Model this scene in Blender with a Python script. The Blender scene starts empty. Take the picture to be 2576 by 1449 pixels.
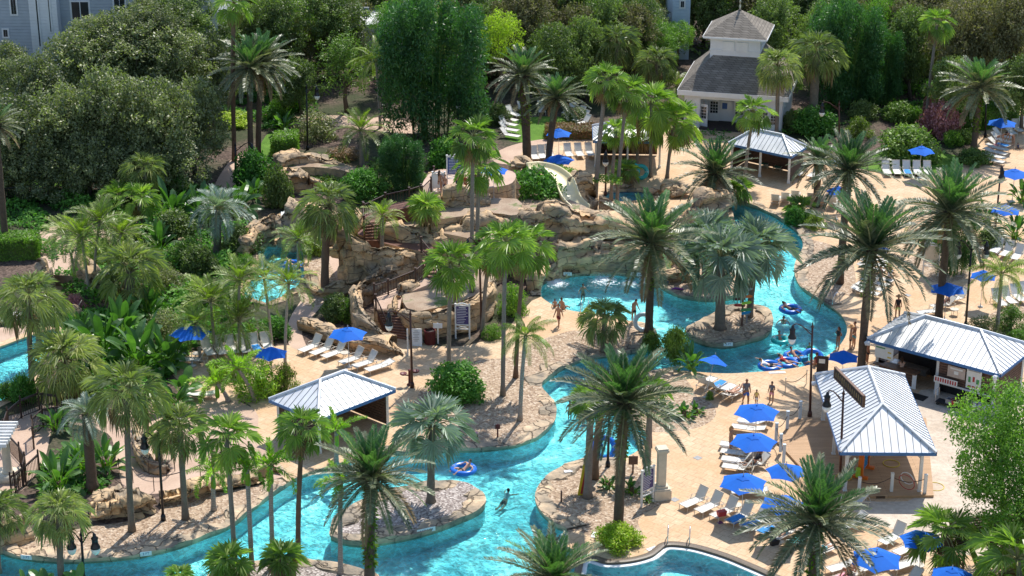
import bpy, bmesh, math, random
from mathutils import Vector, Matrix, noise, Euler
from mathutils.geometry import delaunay_2d_cdt
R = math.radians
sc = bpy.context.scene
COL = sc.collection
rng = random.Random(7)
# ------------------------------------------------------------------ camera
F_PX, W_PX, H_PX, TILT, CAM_H = 5000.0, 2576.0, 1449.0, R(22), 54.0
CX, CY = W_PX/2, H_PX/2
CAM = Vector((0, 0, CAM_H))
FW = Vector((0, math.cos(TILT), -math.sin(TILT)))
UP = Vector((0, math.sin(TILT), math.cos(TILT)))
def G(x, y, z=0.0):
    """survey point: ground position (height z) seen at photo coordinate x, y"""
    d = FW + Vector((1, 0, 0))*((x-CX)/F_PX) - UP*((y-CY)/F_PX)
    return CAM + d*((z-CAM_H)/d.z)
def height_at(P, y):
    v = P-CAM; k = (CY-y)/F_PX
    return (k*v.dot(FW)-v.dot(UP))/(math.cos(TILT)+k*math.sin(TILT))
def mpp(P):
    return (P-CAM).dot(FW)/F_PX
cd = bpy.data.cameras.new('camera'); cam = bpy.data.objects.new('camera', cd); COL.objects.link(cam)
cam.location = CAM; cam.rotation_euler = (math.pi/2-TILT, 0, 0)
cd.sensor_width = 36; cd.lens = F_PX/W_PX*36; cd.clip_end = 3000; cd.clip_start = 1
sc.camera = cam
# ------------------------------------------------------------------ light
SUN_EL, SUN_AZ = R(56), R(22)
w = bpy.data.worlds.new('World'); sc.world = w; w.use_nodes = True
nt = w.node_tree; bg = nt.nodes['Background']
sky = nt.nodes.new('ShaderNodeTexSky'); sky.sky_type = 'NISHITA'; sky.sun_disc = False
sky.sun_elevation = SUN_EL; sky.sun_rotation = SUN_AZ; sky.air_density = 1.0; sky.dust_density = 0.6
nt.links.new(sky.outputs[0], bg.inputs[0]); bg.inputs[1].default_value = 0.15
sd = bpy.data.lights.new('sun', 'SUN'); sd.energy = 4.2; sd.angle = R(0.5); sd.color = (1, .955, .88)
so = bpy.data.objects.new('sun', sd); COL.objects.link(so)
sdir = Vector((math.sin(SUN_AZ)*math.cos(SUN_EL), math.cos(SUN_AZ)*math.cos(SUN_EL), math.sin(SUN_EL)))
so.rotation_euler = sdir.to_track_quat('Z', 'Y').to_euler(); so.location = sdir*200
sc.view_settings.view_transform = 'Standard'; sc.view_settings.look = 'None'
sc.view_settings.exposure = 0.45; sc.view_settings.gamma = 1
cy = sc.cycles
cy.max_bounces = 6; cy.diffuse_bounces = 3; cy.glossy_bounces = 2; cy.transmission_bounces = 3
cy.transparent_max_bounces = 12; cy.caustics_reflective = False; cy.caustics_refractive = False
cy.sample_clamp_indirect = 6
# ------------------------------------------------------------------ materials
MATS = {}
class NB:
    def __init__(s, name):
        m = bpy.data.materials.new(name); m.use_nodes = True; s.m = m; s.t = m.node_tree
        s.p = s.t.nodes['Principled BSDF']; s.out = s.t.nodes['Material Output']; MATS[name] = m
    def n(s, typ, **kw):
        o = s.t.nodes.new('ShaderNode'+typ)
        for k, v in kw.items():
            if k in o.inputs: o.inputs[k].default_value = v
            else: setattr(o, k, v)
        return o
    def l(s, a, b): s.t.links.new(a, b)
    def coord(s, kind='Object', scale=(1, 1, 1), rot=(0, 0, 0)):
        c = s.n('TexCoord'); mp = s.n('Mapping'); s.l(c.outputs[kind], mp.inputs[0])
        mp.inputs['Scale'].default_value = scale; mp.inputs['Rotation'].default_value = rot
        return mp.outputs[0]
    def noise(s, vec, scale, detail=3, rough=.55, dist=0):
        o = s.n('TexNoise'); s.l(vec, o.inputs['Vector'])
        o.inputs['Scale'].default_value = scale; o.inputs['Detail'].default_value = detail
        o.inputs['Roughness'].default_value = rough; o.inputs['Distortion'].default_value = dist
        return o.outputs[0]
    def ramp(s, fac, stops, interp='LINEAR'):
        o = s.n('ValToRGB'); cr = o.color_ramp; cr.interpolation = interp
        while len(cr.elements) < len(stops): cr.elements.new(.5)
        for e, (p, c) in zip(cr.elements, stops):
            e.position = p; e.color = (c, c, c, 1) if not hasattr(c, '__len__') else (*c, 1)
        s.l(fac, o.inputs[0]); return o.outputs[0]
    def mix(s, fac, a, b, mode='MIX'):
        o = s.n('Mix', data_type='RGBA', blend_type=mode)
        for i, v in ((0, fac), (6, a), (7, b)):
            if hasattr(v, 'is_output'): s.l(v, o.inputs[i])
            elif i == 0: o.inputs[0].default_value = v
            else: o.inputs[i].default_value = (*v, 1) if len(v) == 3 else v
        return o.outputs[2]
    def math(s, op, a, b=0.5):
        o = s.n('Math', operation=op)
        for i, v in ((0, a), (1, b)):
            if hasattr(v, 'is_output'): s.l(v, o.inputs[i])
            else: o.inputs[i].default_value = v
        return o.outputs[0]
    def bump(s, h, strength=.3, dist=.02):
        o = s.n('Bump'); o.inputs['Strength'].default_value = strength; o.inputs['Distance'].default_value = dist
        s.l(h, o.inputs['Height']); s.l(o.outputs[0], s.p.inputs['Normal']); return o.outputs[0]
    def base(s, c):
        if hasattr(c, 'is_output'): s.l(c, s.p.inputs['Base Color'])
        else: s.p.inputs['Base Color'].default_value = (*c, 1)
    def set(s, rough=.6, spec=.5, metal=0):
        s.p.inputs['Roughness'].default_value = rough; s.p.inputs['Specular IOR Level'].default_value = spec
        s.p.inputs['Metallic'].default_value = metal; return s
def simple(name, c, rough=.6, var=.18, scale=3, spec=.4, metal=0, bump=0, bscale=30):
    b = NB(name); v = b.coord(); f = b.noise(v, scale, 4)
    lo = tuple(x*(1-var) for x in c); hi = tuple(min(1, x*(1+var)) for x in c)
    b.base(b.ramp(f, [(.3, lo), (.7, hi)])); b.set(rough, spec, metal)
    if bump: b.bump(b.noise(v, bscale, 3), bump, .02)
    return b.m
def leafmat(name, dark, mid, light, trans=.35, rough=.5, spec=.35, scale=1.1, hue=.25):
    """foliage: per-leaf tint attribute, per-plant random, clump noise; partly translucent"""
    k_ = 1.95; dark, mid, light = (tuple(min(.75, x*k_*w_) for x, w_ in zip(c, (1.06, 1, .95))) for c in (dark, mid, light))
    b = NB(name); at = b.n('Attribute', attribute_name='tint'); oi = b.n('ObjectInfo')
    v = b.coord(); nz = b.noise(v, scale, 2)
    f = b.math('ADD', b.math('MULTIPLY', at.outputs['Fac'], .55), b.math('MULTIPLY', nz, .45))
    f = b.math('ADD', f, b.math('MULTIPLY', b.math('SUBTRACT', oi.outputs['Random'], .5), hue))
    col = b.ramp(f, [(.15, dark), (.5, mid), (.88, light)])
    b.base(col); b.set(rough, spec)
    tr = b.n('BsdfTranslucent'); tc = b.mix(.6, col, (.55, .9, .12), 'MULTIPLY'); tc = b.mix(1, tc, (1.9, 1.9, 1.2), 'MULTIPLY')
    b.l(tc, tr.inputs[0])
    mx = b.n('MixShader'); mx.inputs[0].default_value = trans
    b.l(b.p.outputs[0], mx.inputs[1]); b.l(tr.outputs[0], mx.inputs[2]); b.l(mx.outputs[0], b.out.inputs[0])
    return b.m
# foliage
leafmat('leaf_date', (.026, .036, .022), (.066, .083, .048), (.155, .165, .105), .2, .42, .5)
leafmat('leaf_date_young', (.022, .05, .02), (.045, .1, .035), (.09, .16, .055), .25, .4, .5)
leafmat('leaf_fan', (.035, .065, .014), (.09, .15, .028), (.19, .25, .06), .34, .4, .5)
leafmat('leaf_sabal', (.04, .06, .024), (.105, .135, .05), (.23, .25, .11), .28, .4, .5)
leafmat('leaf_queen', (.035, .055, .01), (.095, .14, .022), (.2, .25, .05), .35, .42, .5)
leafmat('leaf_foxtail', (.045, .1, .01), (.125, .22, .02), (.26, .36, .05), .35, .45, .45)
leafmat('leaf_silver', (.05, .08, .065), (.12, .16, .135), (.25, .3, .26), .18, .45, .45)
leafmat('leaf_banana', (.014, .038, .012), (.033, .08, .02), (.075, .15, .035), .35, .35, .6)
leafmat('leaf_oak', (.03, .042, .024), (.082, .1, .05), (.17, .19, .095), .3, .46, .4, .45, .4)
leafmat('leaf_dark', (.026, .042, .016), (.062, .092, .03), (.13, .175, .058), .28, .5, .3, .45, .35)
leafmat('leaf_brown', (.036, .034, .018), (.082, .078, .042), (.15, .145, .075), .25, .6, .18, .35)
leafmat('leaf_bamboo', (.012, .042, .014), (.03, .085, .024), (.07, .15, .045), .28, .42, .45, .5)
leafmat('leaf_bright', (.022, .055, .01), (.062, .128, .018), (.14, .23, .035), .38, .45, .4, .5)
leafmat('leaf_lime', (.06, .1, .01), (.15, .21, .02), (.28, .34, .04), .4, .5, .35, .5)
leafmat('leaf_shrub', (.015, .05, .01), (.04, .11, .02), (.085, .19, .035), .28, .55, .22, .8)
leafmat('leaf_hedge', (.025, .05, .012), (.06, .11, .022), (.12, .18, .04), .25, .5, .35, .8)
leafmat('leaf_mauve', (.08, .035, .045), (.2, .085, .105), (.32, .17, .19), .25, .5, .35, .8)
leafmat('leaf_rust', (.05, .028, .015), (.1, .06, .03), (.16, .11, .05), .25, .5, .35, .8)
leafmat('leaf_fern', (.03, .06, .006), (.08, .13, .012), (.16, .22, .02), .35, .5, .35, .8)
leafmat('leaf_grey', (.05, .06, .03), (.1, .115, .055), (.17, .18, .09), .25, .5, .35, .8)
simple('frond_dry', (.24, .17, .08), .8, .3, 2)
simple('frond_stalk', (.28, .27, .13), .6, .25, 2)
def bark(name, c, ring=8, amt=.5, vert=False):
    b = NB(name); v = b.coord(scale=(1, 1, 1)); wv = b.n('TexWave', wave_type='BANDS', bands_direction='Z')
    b.l(v, wv.inputs['Vector']); wv.inputs['Scale'].default_value = ring; wv.inputs['Distortion'].default_value = 3
    wv.inputs['Detail'].default_value = 3; wv.inputs['Detail Scale'].default_value = 2.5
    nz = b.noise(v, 4, 4); f = b.mix(.55, wv.outputs[0], nz)
    b.base(b.ramp(f, [(.2, tuple(x*(1-amt) for x in c)), (.75, tuple(x*1.25 for x in c))])); b.set(.85, .2)
    b.bump(wv.outputs[0], .5, .03); return b.m
bark('bark_grey', (.26, .225, .19), 6, .4); bark('bark_date', (.15, .11, .08), 9, .65)
bark('bark_sabal', (.23, .19, .15), 7, .5); bark('bark_smooth', (.33, .29, .25), 3, .25)
bark('bark_brown', (.2, .13, .09), 7, .45); bark('bark_tree', (.13, .105, .08), 3, .4)
# ------------------------------------------------------------------ object helpers
def link(o, parent=None):
    COL.objects.link(o)
    if parent: o.parent = parent
    return o
def mesh_from(name, verts, faces, mats, fmat=None, tint=None, smooth=False):
    me = bpy.data.meshes.new(name); me.from_pydata(verts, [], faces)
    for m in (mats if isinstance(mats, (list, tuple)) else [mats]):
        me.materials.append(MATS[m] if isinstance(m, str) else m)
    if fmat: me.polygons.foreach_set('material_index', fmat)
    if tint:
        a = me.attributes.new('tint', 'FLOAT', 'FACE'); a.data.foreach_set('value', tint)
    if smooth: me.polygons.foreach_set('use_smooth', [True]*len(faces))
    me.update(); return me
class MB:
    """collects simple shapes into one mesh"""
    def __init__(s): s.v = []; s.f = []; s.m = []; s.t = []; s.mi = 0; s.tv = .5
    def add(s, vs, fs):
        k = len(s.v); s.v += [tuple(p) for p in vs]
        for f in fs: s.f.append(tuple(i+k for i in f)); s.m.append(s.mi); s.t.append(s.tv)
        return s
    def box(s, c, d, rz=0, M4=None):
        x, y, z = d[0]/2, d[1]/2, d[2]/2; c = Vector(c); rot = Matrix.Rotation(rz, 3, 'Z')
        vs = [c+rot @ Vector((a*x, b*y, e*z)) for e in (-1, 1) for a, b in ((-1, -1), (1, -1), (1, 1), (-1, 1))]
        if M4: vs = [M4 @ p for p in vs]
        return s.add(vs, [(3, 2, 1, 0), (4, 5, 6, 7), (0, 1, 5, 4), (1, 2, 6, 5), (2, 3, 7, 6), (3, 0, 4, 7)])
    def tube(s, pts, r, n=8, cap=True):
        pts = [Vector(p) for p in pts]; rs = r if hasattr(r, '__len__') else [r]*len(pts)
        vs = []; fs = []; prev = None
        for i, p in enumerate(pts):
            d = (pts[min(i+1, len(pts)-1)]-pts[max(i-1, 0)]).normalized()
            a = prev if prev else (Vector((1, 0, 0)) if abs(d.x) < .9 else Vector((0, 1, 0)))
            a = (a-d*a.dot(d)).normalized(); prev = a; b = d.cross(a)
            vs += [p+(a*math.cos(2*math.pi*k/n)+b*math.sin(2*math.pi*k/n))*rs[i] for k in range(n)]
        for i in range(len(pts)-1):
            for k in range(n):
                fs.append((i*n+k, i*n+(k+1) % n, (i+1)*n+(k+1) % n, (i+1)*n+k))
        if cap: fs += [tuple(range(n-1, -1, -1)), tuple((len(pts)-1)*n+k for k in range(n))]
        return s.add(vs, fs)
    def lathe(s, prof, n=16, c=(0, 0, 0)):
        vs = []; fs = []; c = Vector(c)
        for r, z in prof:
            vs += [c+Vector((r*math.cos(2*math.pi*k/n), r*math.sin(2*math.pi*k/n), z)) for k in range(n)]
        for i in range(len(prof)-1):
            for k in range(n): fs.append((i*n+k, i*n+(k+1) % n, (i+1)*n+(k+1) % n, (i+1)*n+k))
        if prof[0][0] > .001: fs.append(tuple(range(n-1, -1, -1)))
        if prof[-1][0] > .001: fs.append(tuple((len(prof)-1)*n+k for k in range(n)))
        return s.add(vs, fs)
    def torus(s, R_, r, c=(0, 0, 0), n=28, k=10, M3=None, zs=1):
        c = Vector(c); M3 = M3 or Matrix.Identity(3); vs = []; fs = []
        for i in range(n):
            a = 2*math.pi*i/n
            for j in range(k):
                b = 2*math.pi*j/k
                vs.append(c+M3 @ Vector(((R_+r*math.cos(b))*math.cos(a), (R_+r*math.cos(b))*math.sin(a), r*zs*math.sin(b))))
        for i in range(n):
            for j in range(k):
                fs.append((i*k+j, ((i+1) % n)*k+j, ((i+1) % n)*k+(j+1) % k, i*k+(j+1) % k))
        return s.add(vs, fs)
    def mesh(s, name, mats, smooth=False):
        return mesh_from(name, s.v, s.f, mats, s.m if isinstance(mats, (list, tuple)) and len(mats) > 1 else None, s.t, smooth)
    def obj(s, name, mats, parent=None, smooth=False, loc=None):
        o = bpy.data.objects.new(name, s.mesh(name, mats, smooth)); link(o, parent)
        if loc is not None: o.location = loc
        return o
def tag(o, label=None, cat=None, group=None, kind=None):
    if label: o['label'] = label
    if cat: o['category'] = cat
    if group: o['group'] = group
    if kind: o['kind'] = kind
    return o
def thing(name, label, cat, loc=(0, 0, 0), rz=0, group=None, scale=1):
    o = bpy.data.objects.new(name, None); o.empty_display_size = .2; COL.objects.link(o)
    o.location = loc; o.rotation_euler = (0, 0, rz); o.scale = (scale,)*3
    return tag(o, label, cat, group)
def part(name, me, parent, loc=(0, 0, 0)):
    o = bpy.data.objects.new(name, me); COL.objects.link(o); o.parent = parent; o.location = loc; return o
def dup(root, loc, rz=None, label=None, group=None, scale=None):
    r = root.copy(); COL.objects.link(r); r.location = loc
    if rz is not None: r.rotation_euler = (0, 0, rz)
    if scale: r.scale = (scale,)*3
    if label: r['label'] = label
    if group: r['group'] = group
    for ch in list(root.children):
        c = ch.copy(); COL.objects.link(c); c.parent = r
        for g in ch.children:
            d = g.copy(); COL.objects.link(d); d.parent = c
    return r
def catmull(pts, step=3, closed=True, keep=()):
    n = len(pts); out = []
    P = [Vector(p) for p in pts]
    for i in range(n if closed else n-1):
        p0, p1, p2, p3 = (P[(i-1) % n], P[i], P[(i+1) % n], P[(i+2) % n]) if closed else (P[max(i-1, 0)], P[i], P[i+1], P[min(i+2, n-1)])
        for k in range(step):
            t = k/step
            out.append(.5*((2*p1)+(p2-p0)*t+(2*p0-5*p1+4*p2-p3)*t*t+(3*p1-p0-3*p2+p3)*t**3))
    if not closed: out.append(P[-1])
    return out
def gpts(px, z=0): return [G(x, y, z).to_2d() for x, y in px]
def inpoly(p, poly):
    x, y = p; c = False; j = len(poly)-1
    for i in range(len(poly)):
        a, b = poly[i], poly[j]
        if (a[1] > y) != (b[1] > y) and x < (b[0]-a[0])*(y-a[1])/(b[1]-a[1])+a[0]: c = not c
        j = i
    return c
def cdt_sheet(name, mat, z, keep, outlines, kind='structure', uvz=None):
    """flat sheet of all triangles between the given outlines for which keep(centroid) holds"""
    vs = []; es = []
    for o in outlines:
        k = len(vs); vs += [Vector(p[:2]) for p in o]; es += [(k+i, k+(i+1) % len(o)) for i in range(len(o))]
    v2, e2, f2, *_ = delaunay_2d_cdt(vs, es, [], 0, 1e-5)
    faces = []
    for f in f2:
        c = sum((v2[i] for i in f), Vector((0, 0)))/len(f)
        if keep(c):
            a, b, d = (v2[i] for i in f[:3])
            faces.append(tuple(f) if (b-a).cross(d-a) > 0 else tuple(reversed(f)))
    me = mesh_from(name, [(p.x, p.y, z) for p in v2], faces, mat)
    bm = bmesh.new(); bm.from_mesh(me); bmesh.ops.delete(bm, geom=[v for v in bm.verts if not v.link_faces], context='VERTS'); bm.to_mesh(me); bm.free()
    o = bpy.data.objects.new(name, me); link(o); o['kind'] = kind; return o
def basis(d):
    d = d.normalized(); s = d.cross(Vector((0, 0, 1)))
    s = Vector((1, 0, 0)) if s.length < 1e-3 else s.normalized()
    return d, s, s.cross(d).normalized()
# ------------------------------------------------------------------ people
for nm, c in (('skin_fair', (.58, .33, .22)), ('skin_tan', (.46, .24, .15)), ('skin_brown', (.27, .125, .075)), ('skin_dark', (.075, .035, .022))): simple(nm, c, .5, .08, 6)
for nm, c in (('hair_black', (.014, .011, .01)), ('hair_brown', (.07, .035, .018)), ('hair_fair', (.3, .19, .08)), ('cloth_black', (.02, .02, .024)), ('cloth_red', (.4, .03, .03)), ('cloth_maroon', (.16, .02, .03)), ('cloth_blue', (.03, .11, .42)), ('cloth_navy', (.02, .035, .1)), ('cloth_grey', (.13, .14, .165)), ('cloth_white', (.74, .74, .74)), ('cloth_lime', (.5, .62, .24)), ('cloth_green', (.06, .3, .1)), ('cloth_pink', (.7, .3, .4)), ('cloth_teal', (.12, .42, .5)), ('cloth_yellow', (.66, .5, .16)), ('cloth_floral', (.45, .2, .3)), ('straw', (.5, .27, .12)), ('face_dark', (.05, .02, .018))): simple(nm, c, .8, .15, 9)
V3 = Vector
def skin_mesh(nm, vs, es, rs, root=0, sub=1):
    me = bpy.data.meshes.new(nm); me.from_pydata(vs, es, []); o = bpy.data.objects.new(nm, me); COL.objects.link(o)
    md = o.modifiers.new('s', 'SKIN'); md.use_smooth_shade = True
    sv = me.skin_vertices[0].data
    for i, r in enumerate(rs): sv[i].radius = r if hasattr(r, '__len__') else (r, r); sv[i].use_root = i == root
    if sub: m2 = o.modifiers.new('d', 'SUBSURF'); m2.levels = sub; m2.render_levels = sub
    dg = bpy.context.evaluated_depsgraph_get(); out = bpy.data.meshes.new_from_object(o.evaluated_get(dg)); bpy.data.objects.remove(o); out.name = nm; return out
D = dict
POSES = {
 'stand': D(), 'walk': D(tl=(0,-.42,-1), tr=(0,.34,-1), sl=(0,.02,-1), sr=(0,.62,-1), al=(.22,.3,-1), ar=(-.22,-.3,-1)),
 'hips': D(al=(.75,.1,-.8), fl=(-.8,-.2,-.45), ar=(-.75,.1,-.8), fr=(.8,-.2,-.45)), 'arms_folded': D(al=(.25,-.2,-1), fl=(-.9,-.6,.2), ar=(-.25,-.2,-1), fr=(.9,-.6,.1)),
 'look_down': D(to=(0,-.16,1), hd=(.2,-.5,.8), al=(.3,-.25,-1), ar=(-.3,-.3,-1)), 'hold': D(al=(.25,-.1,-1), fl=(-.3,-.9,.15), ar=(-.2,.1,-1)),
 'sit': D(pz=.12, to=(0,.12,1), tl=(.2,-1,.12), tr=(-.2,-1,.12), sl=(.05,-.8,-.6), sr=(-.05,-.8,-.6), al=(.3,.25,-1), ar=(-.3,.25,-1)),
 'perch': D(pz=.5, to=(0,-.1,1), tl=(.2,-1,-.02), tr=(-.2,-1,-.02), sl=(.05,-.15,-1), sr=(-.05,-.15,-1), al=(.2,-.4,-1), fl=(-.1,-.9,-.3), ar=(-.2,-.4,-1), fr=(.1,-.9,-.3)),
 'recline': D(pz=.47, to=(0,.72,.7), tl=(.12,-1,.03), tr=(-.12,-1,.03), sl=(.05,-1,-.04), sr=(-.05,-1,-.04), al=(.5,-.1,-.7), fl=(-.2,-.7,.2), ar=(-.6,.2,-.3), fr=(.3,.4,.8), hd=(0,.35,.9)),
 'kneesup': D(pz=.47, to=(0,.8,.55), tl=(.1,-.7,.75), tr=(-.1,-.6,.8), sl=(.0,-.45,-.9), sr=(0,-.5,-.85), al=(.3,-.3,-.6), fl=(-.3,-.6,.6), ar=(-.3,-.3,-.6), fr=(.3,-.6,.6), hd=(0,.3,.9)),
 'lie': D(pz=.47, to=(0,.98,.2), tl=(.1,-1,.02), tr=(-.1,-1,.02), sl=(0,-1,-.02), sr=(-.05,-.75,.7), al=(.5,-.2,-.1), fl=(-.4,.8,.2), ar=(-.5,-.5,-.1), hd=(0,1,.3)),
 'tube': D(pz=-.02, to=(0,.8,.6), tl=(.25,-.9,.42), tr=(-.25,-.9,.42), sl=(.1,-.85,-.4), sr=(-.1,-.85,-.4), al=(.95,.1,-.1), fl=(.3,-.7,-.3), ar=(-.95,.1,-.1), fr=(-.3,-.7,-.3), hd=(0,.2,1)),
 'float': D(pz=.06, to=(.1,.95,.35), tl=(.2,-1,.1), tr=(-.2,-1,.05), sl=(.1,-1,-.15), sr=(-.1,-1,-.2), al=(.9,.5,.1), fl=(.1,.9,.2), ar=(-.9,.3,0), fr=(-.3,-.7,-.2), hd=(0,.4,.9)),
 'wade': D(al=(.6,-.1,-.8), fl=(.4,-.6,-.3), ar=(-.6,-.1,-.8), fr=(-.4,-.6,-.3)), 'swim': D(pz=-.42, to=(0,-.7,.65), tl=(.1,.85,-.4), tr=(-.1,.9,-.3), sl=(0,1,-.05), sr=(0,1,-.1), al=(.6,-.7,-.1), fl=(.3,-.8,-.2), ar=(-.6,-.7,-.1), fr=(-.3,-.8,-.2), hd=(0,-.15,1)),
 'bend': D(to=(0,-.85,.5), al=(.1,-.3,-1), ar=(-.1,-.3,-1), tl=(.08,.12,-1), tr=(-.08,.12,-1), hd=(0,-.9,.2)), 'counter': D(to=(0,-.35,.95), al=(.35,-.75,-.55), fl=(-.5,-.8,0), ar=(-.35,-.75,-.55), fr=(.5,-.8,0), hd=(0,-.45,.9)),
 'carry': D(al=(.3,-.35,-.9), fl=(.3,-.8,.3), ar=(-.5,-.2,-.9), fr=(-.2,-.4,-.8), to=(0,-.12,1), tl=(.05,-.25,-1), tr=(-.05,.3,-1))}
NPER = [0]
def ell(mb, c, ax, fd, rx, ry, rz, n=14, m=9):
    s = fd.cross(ax).normalized(); vs = []; fs = []
    for i in range(m+1):
        t = math.pi*i/m; w_ = math.sin(t)*(1 if t < 1.9 else .92)
        for j in range(n): a = 2*math.pi*j/n; vs.append(c+ax*math.cos(t)*rz+s*math.cos(a)*w_*rx+fd*math.sin(a)*w_*ry)
    for i in range(m):
        for j in range(n): fs.append((i*n+j, (i+1)*n+j, (i+1)*n+(j+1) % n, i*n+(j+1) % n))
    mb.add(vs, fs)
def person(x, y, pose, face, label, skin='skin_tan', hair='hair_black', h=1.74, zb=0.0, top=None, bottom='cloth_black', long_hair=False, hat=None, female=False, cat='person', cap=None, brief=False):
    NPER[0] += 1; q = POSES[pose]; k = h/1.74; U = lambda v: V3(v).normalized(); g = lambda n, d: U(q.get(n, d))
    pel = V3((0, 0, q.get('pz', .93) if 'pz' in q else .93)); to = g('to', (0, 0, 1)); sh = .165 if not female else .145; hp = .09 if not female else .1
    if 'pz' not in q:
        tl_, sl_, tr_, sr_ = g('tl', (.06, 0, -1)), g('sl', (0, .03, -1)), g('tr', (-.06, 0, -1)), g('sr', (0, .03, -1)); pel.z = max(-(tl_.z*.43+sl_.z*.42), -(tr_.z*.43+sr_.z*.42))+.075
    hd = g('hd', to); J = {}; sp = pel+to*.2; ch = pel+to*.4; nk = pel+to*.53; hb = nk+hd*.09; hc = hb+hd*.08+V3((0, -.012, 0)); ht = hb+hd*.17
    X = V3((1, 0, 0)); vs = [pel, sp, ch, nk, hb, hc, ht]; es = [(0, 1), (1, 2), (2, 3), (3, 4), (4, 5), (5, 6)]
    rs = [(.135, .1), (.115, .085), (.15 if not female else .13, .1), (.052, .052), (.066, .07), (.08, .095), (.062, .07)]; L = {}
    for s, a, f in ((1, 'al', 'fl'), (-1, 'ar', 'fr')):
        S = ch+to*.055+X*s*sh; A = g(a, (.16*s, .02, -1)); Fd = g(f, tuple(A*1+V3((0, -.18, 0)))); E = S+A*.285; Wr = E+Fd*.25; Hn = Wr+Fd*.075; i = len(vs)
        vs += [S, S+A*.14, E, E+Fd*.1, Wr, Hn]; rs += [.068, .058, .046, .045, .03, (.042, .024)]; es += [(2, i), (i, i+1), (i+1, i+2), (i+2, i+3), (i+3, i+4), (i+4, i+5)]; L[a] = (S, A, E, Fd, Wr, Hn)
    for s, t, n in ((1, 'tl', 'sl'), (-1, 'tr', 'sr')):
        Hh = pel+X*s*hp-to*.03; T = g(t, (.06*s, 0, -1)); Sd = g(n, (0, .03, -1)); K = Hh+T*.43; An = K+Sd*.42; fo = V3((0, -1, 0)) if abs(Sd.z) > .6 else V3((0, -.3, .95)).normalized(); i = len(vs)
        vs += [Hh, Hh+T*.2, K, K+Sd*.14, An, An+fo*.09-V3((0, 0, .035)), An+fo*.17-V3((0, 0, .045))]; rs += [.1, .09, .062, .064, .042, .042, .034]; es += [(0, i)]+[(i+j, i+j+1) for j in range(6)]; L[t] = (Hh, T, K, Sd, An)
    body = skin_mesh('person', vs, es, rs, 0); body.materials.clear(); body.materials.append(MATS[skin])
    bm = bmesh.new(); bm.from_mesh(body); mb = MB()                    # fingers grow out of the palm, thumb from its side
    for a in ('al', 'ar'):
        S, A, E, Fd, Wr, Hn = L[a]; d, s_, u = basis(Fd); 
        for j, ln in enumerate((.07, .08, .075, .058)): o_ = s_*(-.03+.02*j); mb.tube([Hn+o_*.8-d*.02, Hn+o_+d*ln*.5, Hn+o_*1.1+d*ln*.9-u*.02], [.0095, .0085, .006], 5)
        mb.tube([Wr+s_*-.02+d*.02, Wr-s_*.05+d*.05, Wr-s_*.055+d*.085], [.011, .01, .007], 5)
    fd = V3((0, -1, 0)); fd = (fd-hd*fd.dot(hd)); fd = fd.normalized() if fd.length > .05 else V3((0, 0, 1)); ell(mb, hc-hd*.005, hd, fd, .08, .097, .122)
    tm = mb.mesh('tmp', skin, True); bm.from_mesh(tm); bm.to_mesh(body); bm.free(); body.polygons.foreach_set('use_smooth', [True]*len(body.polygons))
    o = bpy.data.objects.new('person', body); COL.objects.link(o); P = G(x, y, zb); o.location = P; o.scale = (k, k, k); o.rotation_euler = (0, 0, R(face)); tag(o, label, cat)
    m = MB(); sx = X; m = MB()
    for s in (-1, 1): m.lathe([(0, -.012), (.011, 0), (0, .012)], 6, hc+fd*.088+sx*s*.032+hd*.01)
    m.lathe([(0, -.008), (.022, 0), (0, .008)], 6, hc+fd*.085-hd*.055); part('face', m.mesh('face', 'face_dark'), o)
    m = MB(); m.lathe([(0, -.03), (.014, -.018), (.006, .02)], 6, hc+fd*.1-hd*.01)
    for s in (-1, 1): m.lathe([(0, -.028), (.015, 0), (0, .028)], 6, hc+sx*s*.084)
    part('nose_and_ear', m.mesh('nose', skin, True), o).name = 'nose'
    if hair:
        m = MB(); ell(m, hc-fd*.02+hd*.024, hd, fd, .09, .097, .114)
        if long_hair: m.tube([hc-fd*.07+hd*.02, hc-fd*.1-hd*.1, hc-fd*.11-hd*.22, hc-fd*.1-hd*.32], [.07, .085, .07, .03], 8)
        part('hair', m.mesh('hair', hair, True), o)
    def cloth(nm, vv, ee, rr, mat): me = skin_mesh(nm, vv, ee, rr, 0); me.materials.clear(); me.materials.append(MATS[mat]); return part(nm, me, o)
    if bottom:
        a, b = L['tl'], L['tr']; ln = .04 if brief else .3
        cloth('swim_brief' if brief else 'shorts', [pel+to*.05, pel-to*.02, a[0]+a[1]*.03, a[0]+a[1]*ln, b[0]+b[1]*.03, b[0]+b[1]*ln], [(0, 1), (1, 2), (2, 3), (1, 4), (4, 5)], [(.138, .108), (.145, .115), .108, .102 if brief else .1, .108, .102 if brief else .1], bottom)
    if top == 'bikini' or (top and top.startswith('bikini:')): cloth('bikini_top', [ch+to*.01-X*.08, ch+to*.01, ch+to*.01+X*.08], [(0, 1), (1, 2)], [(.06, .085), (.06, .112), (.06, .085)], top.split(':')[1] if ':' in top else (bottom or 'cloth_black'))
    elif top:
        a, b = L['al'], L['ar']; cloth('shirt', [pel-to*.03, sp, ch, nk-to*.03, a[0], a[0]+a[1]*.15, b[0], b[0]+b[1]*.15], [(0, 1), (1, 2), (2, 3), (2, 4), (4, 5), (2, 6), (6, 7)], [(.155, .122), (.14, .11), (.16 if not female else .145, .115), (.085, .075), .08, .074, .08, .074], top)
    if hat: m = MB(); m.lathe([(.235, -.01), (.23, .0), (.11, .03), (.1, .11), (.06, .13), (0, .132)], 18); part('hat', m.mesh('hat', hat, True), o, ht-hd*.03)
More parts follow.
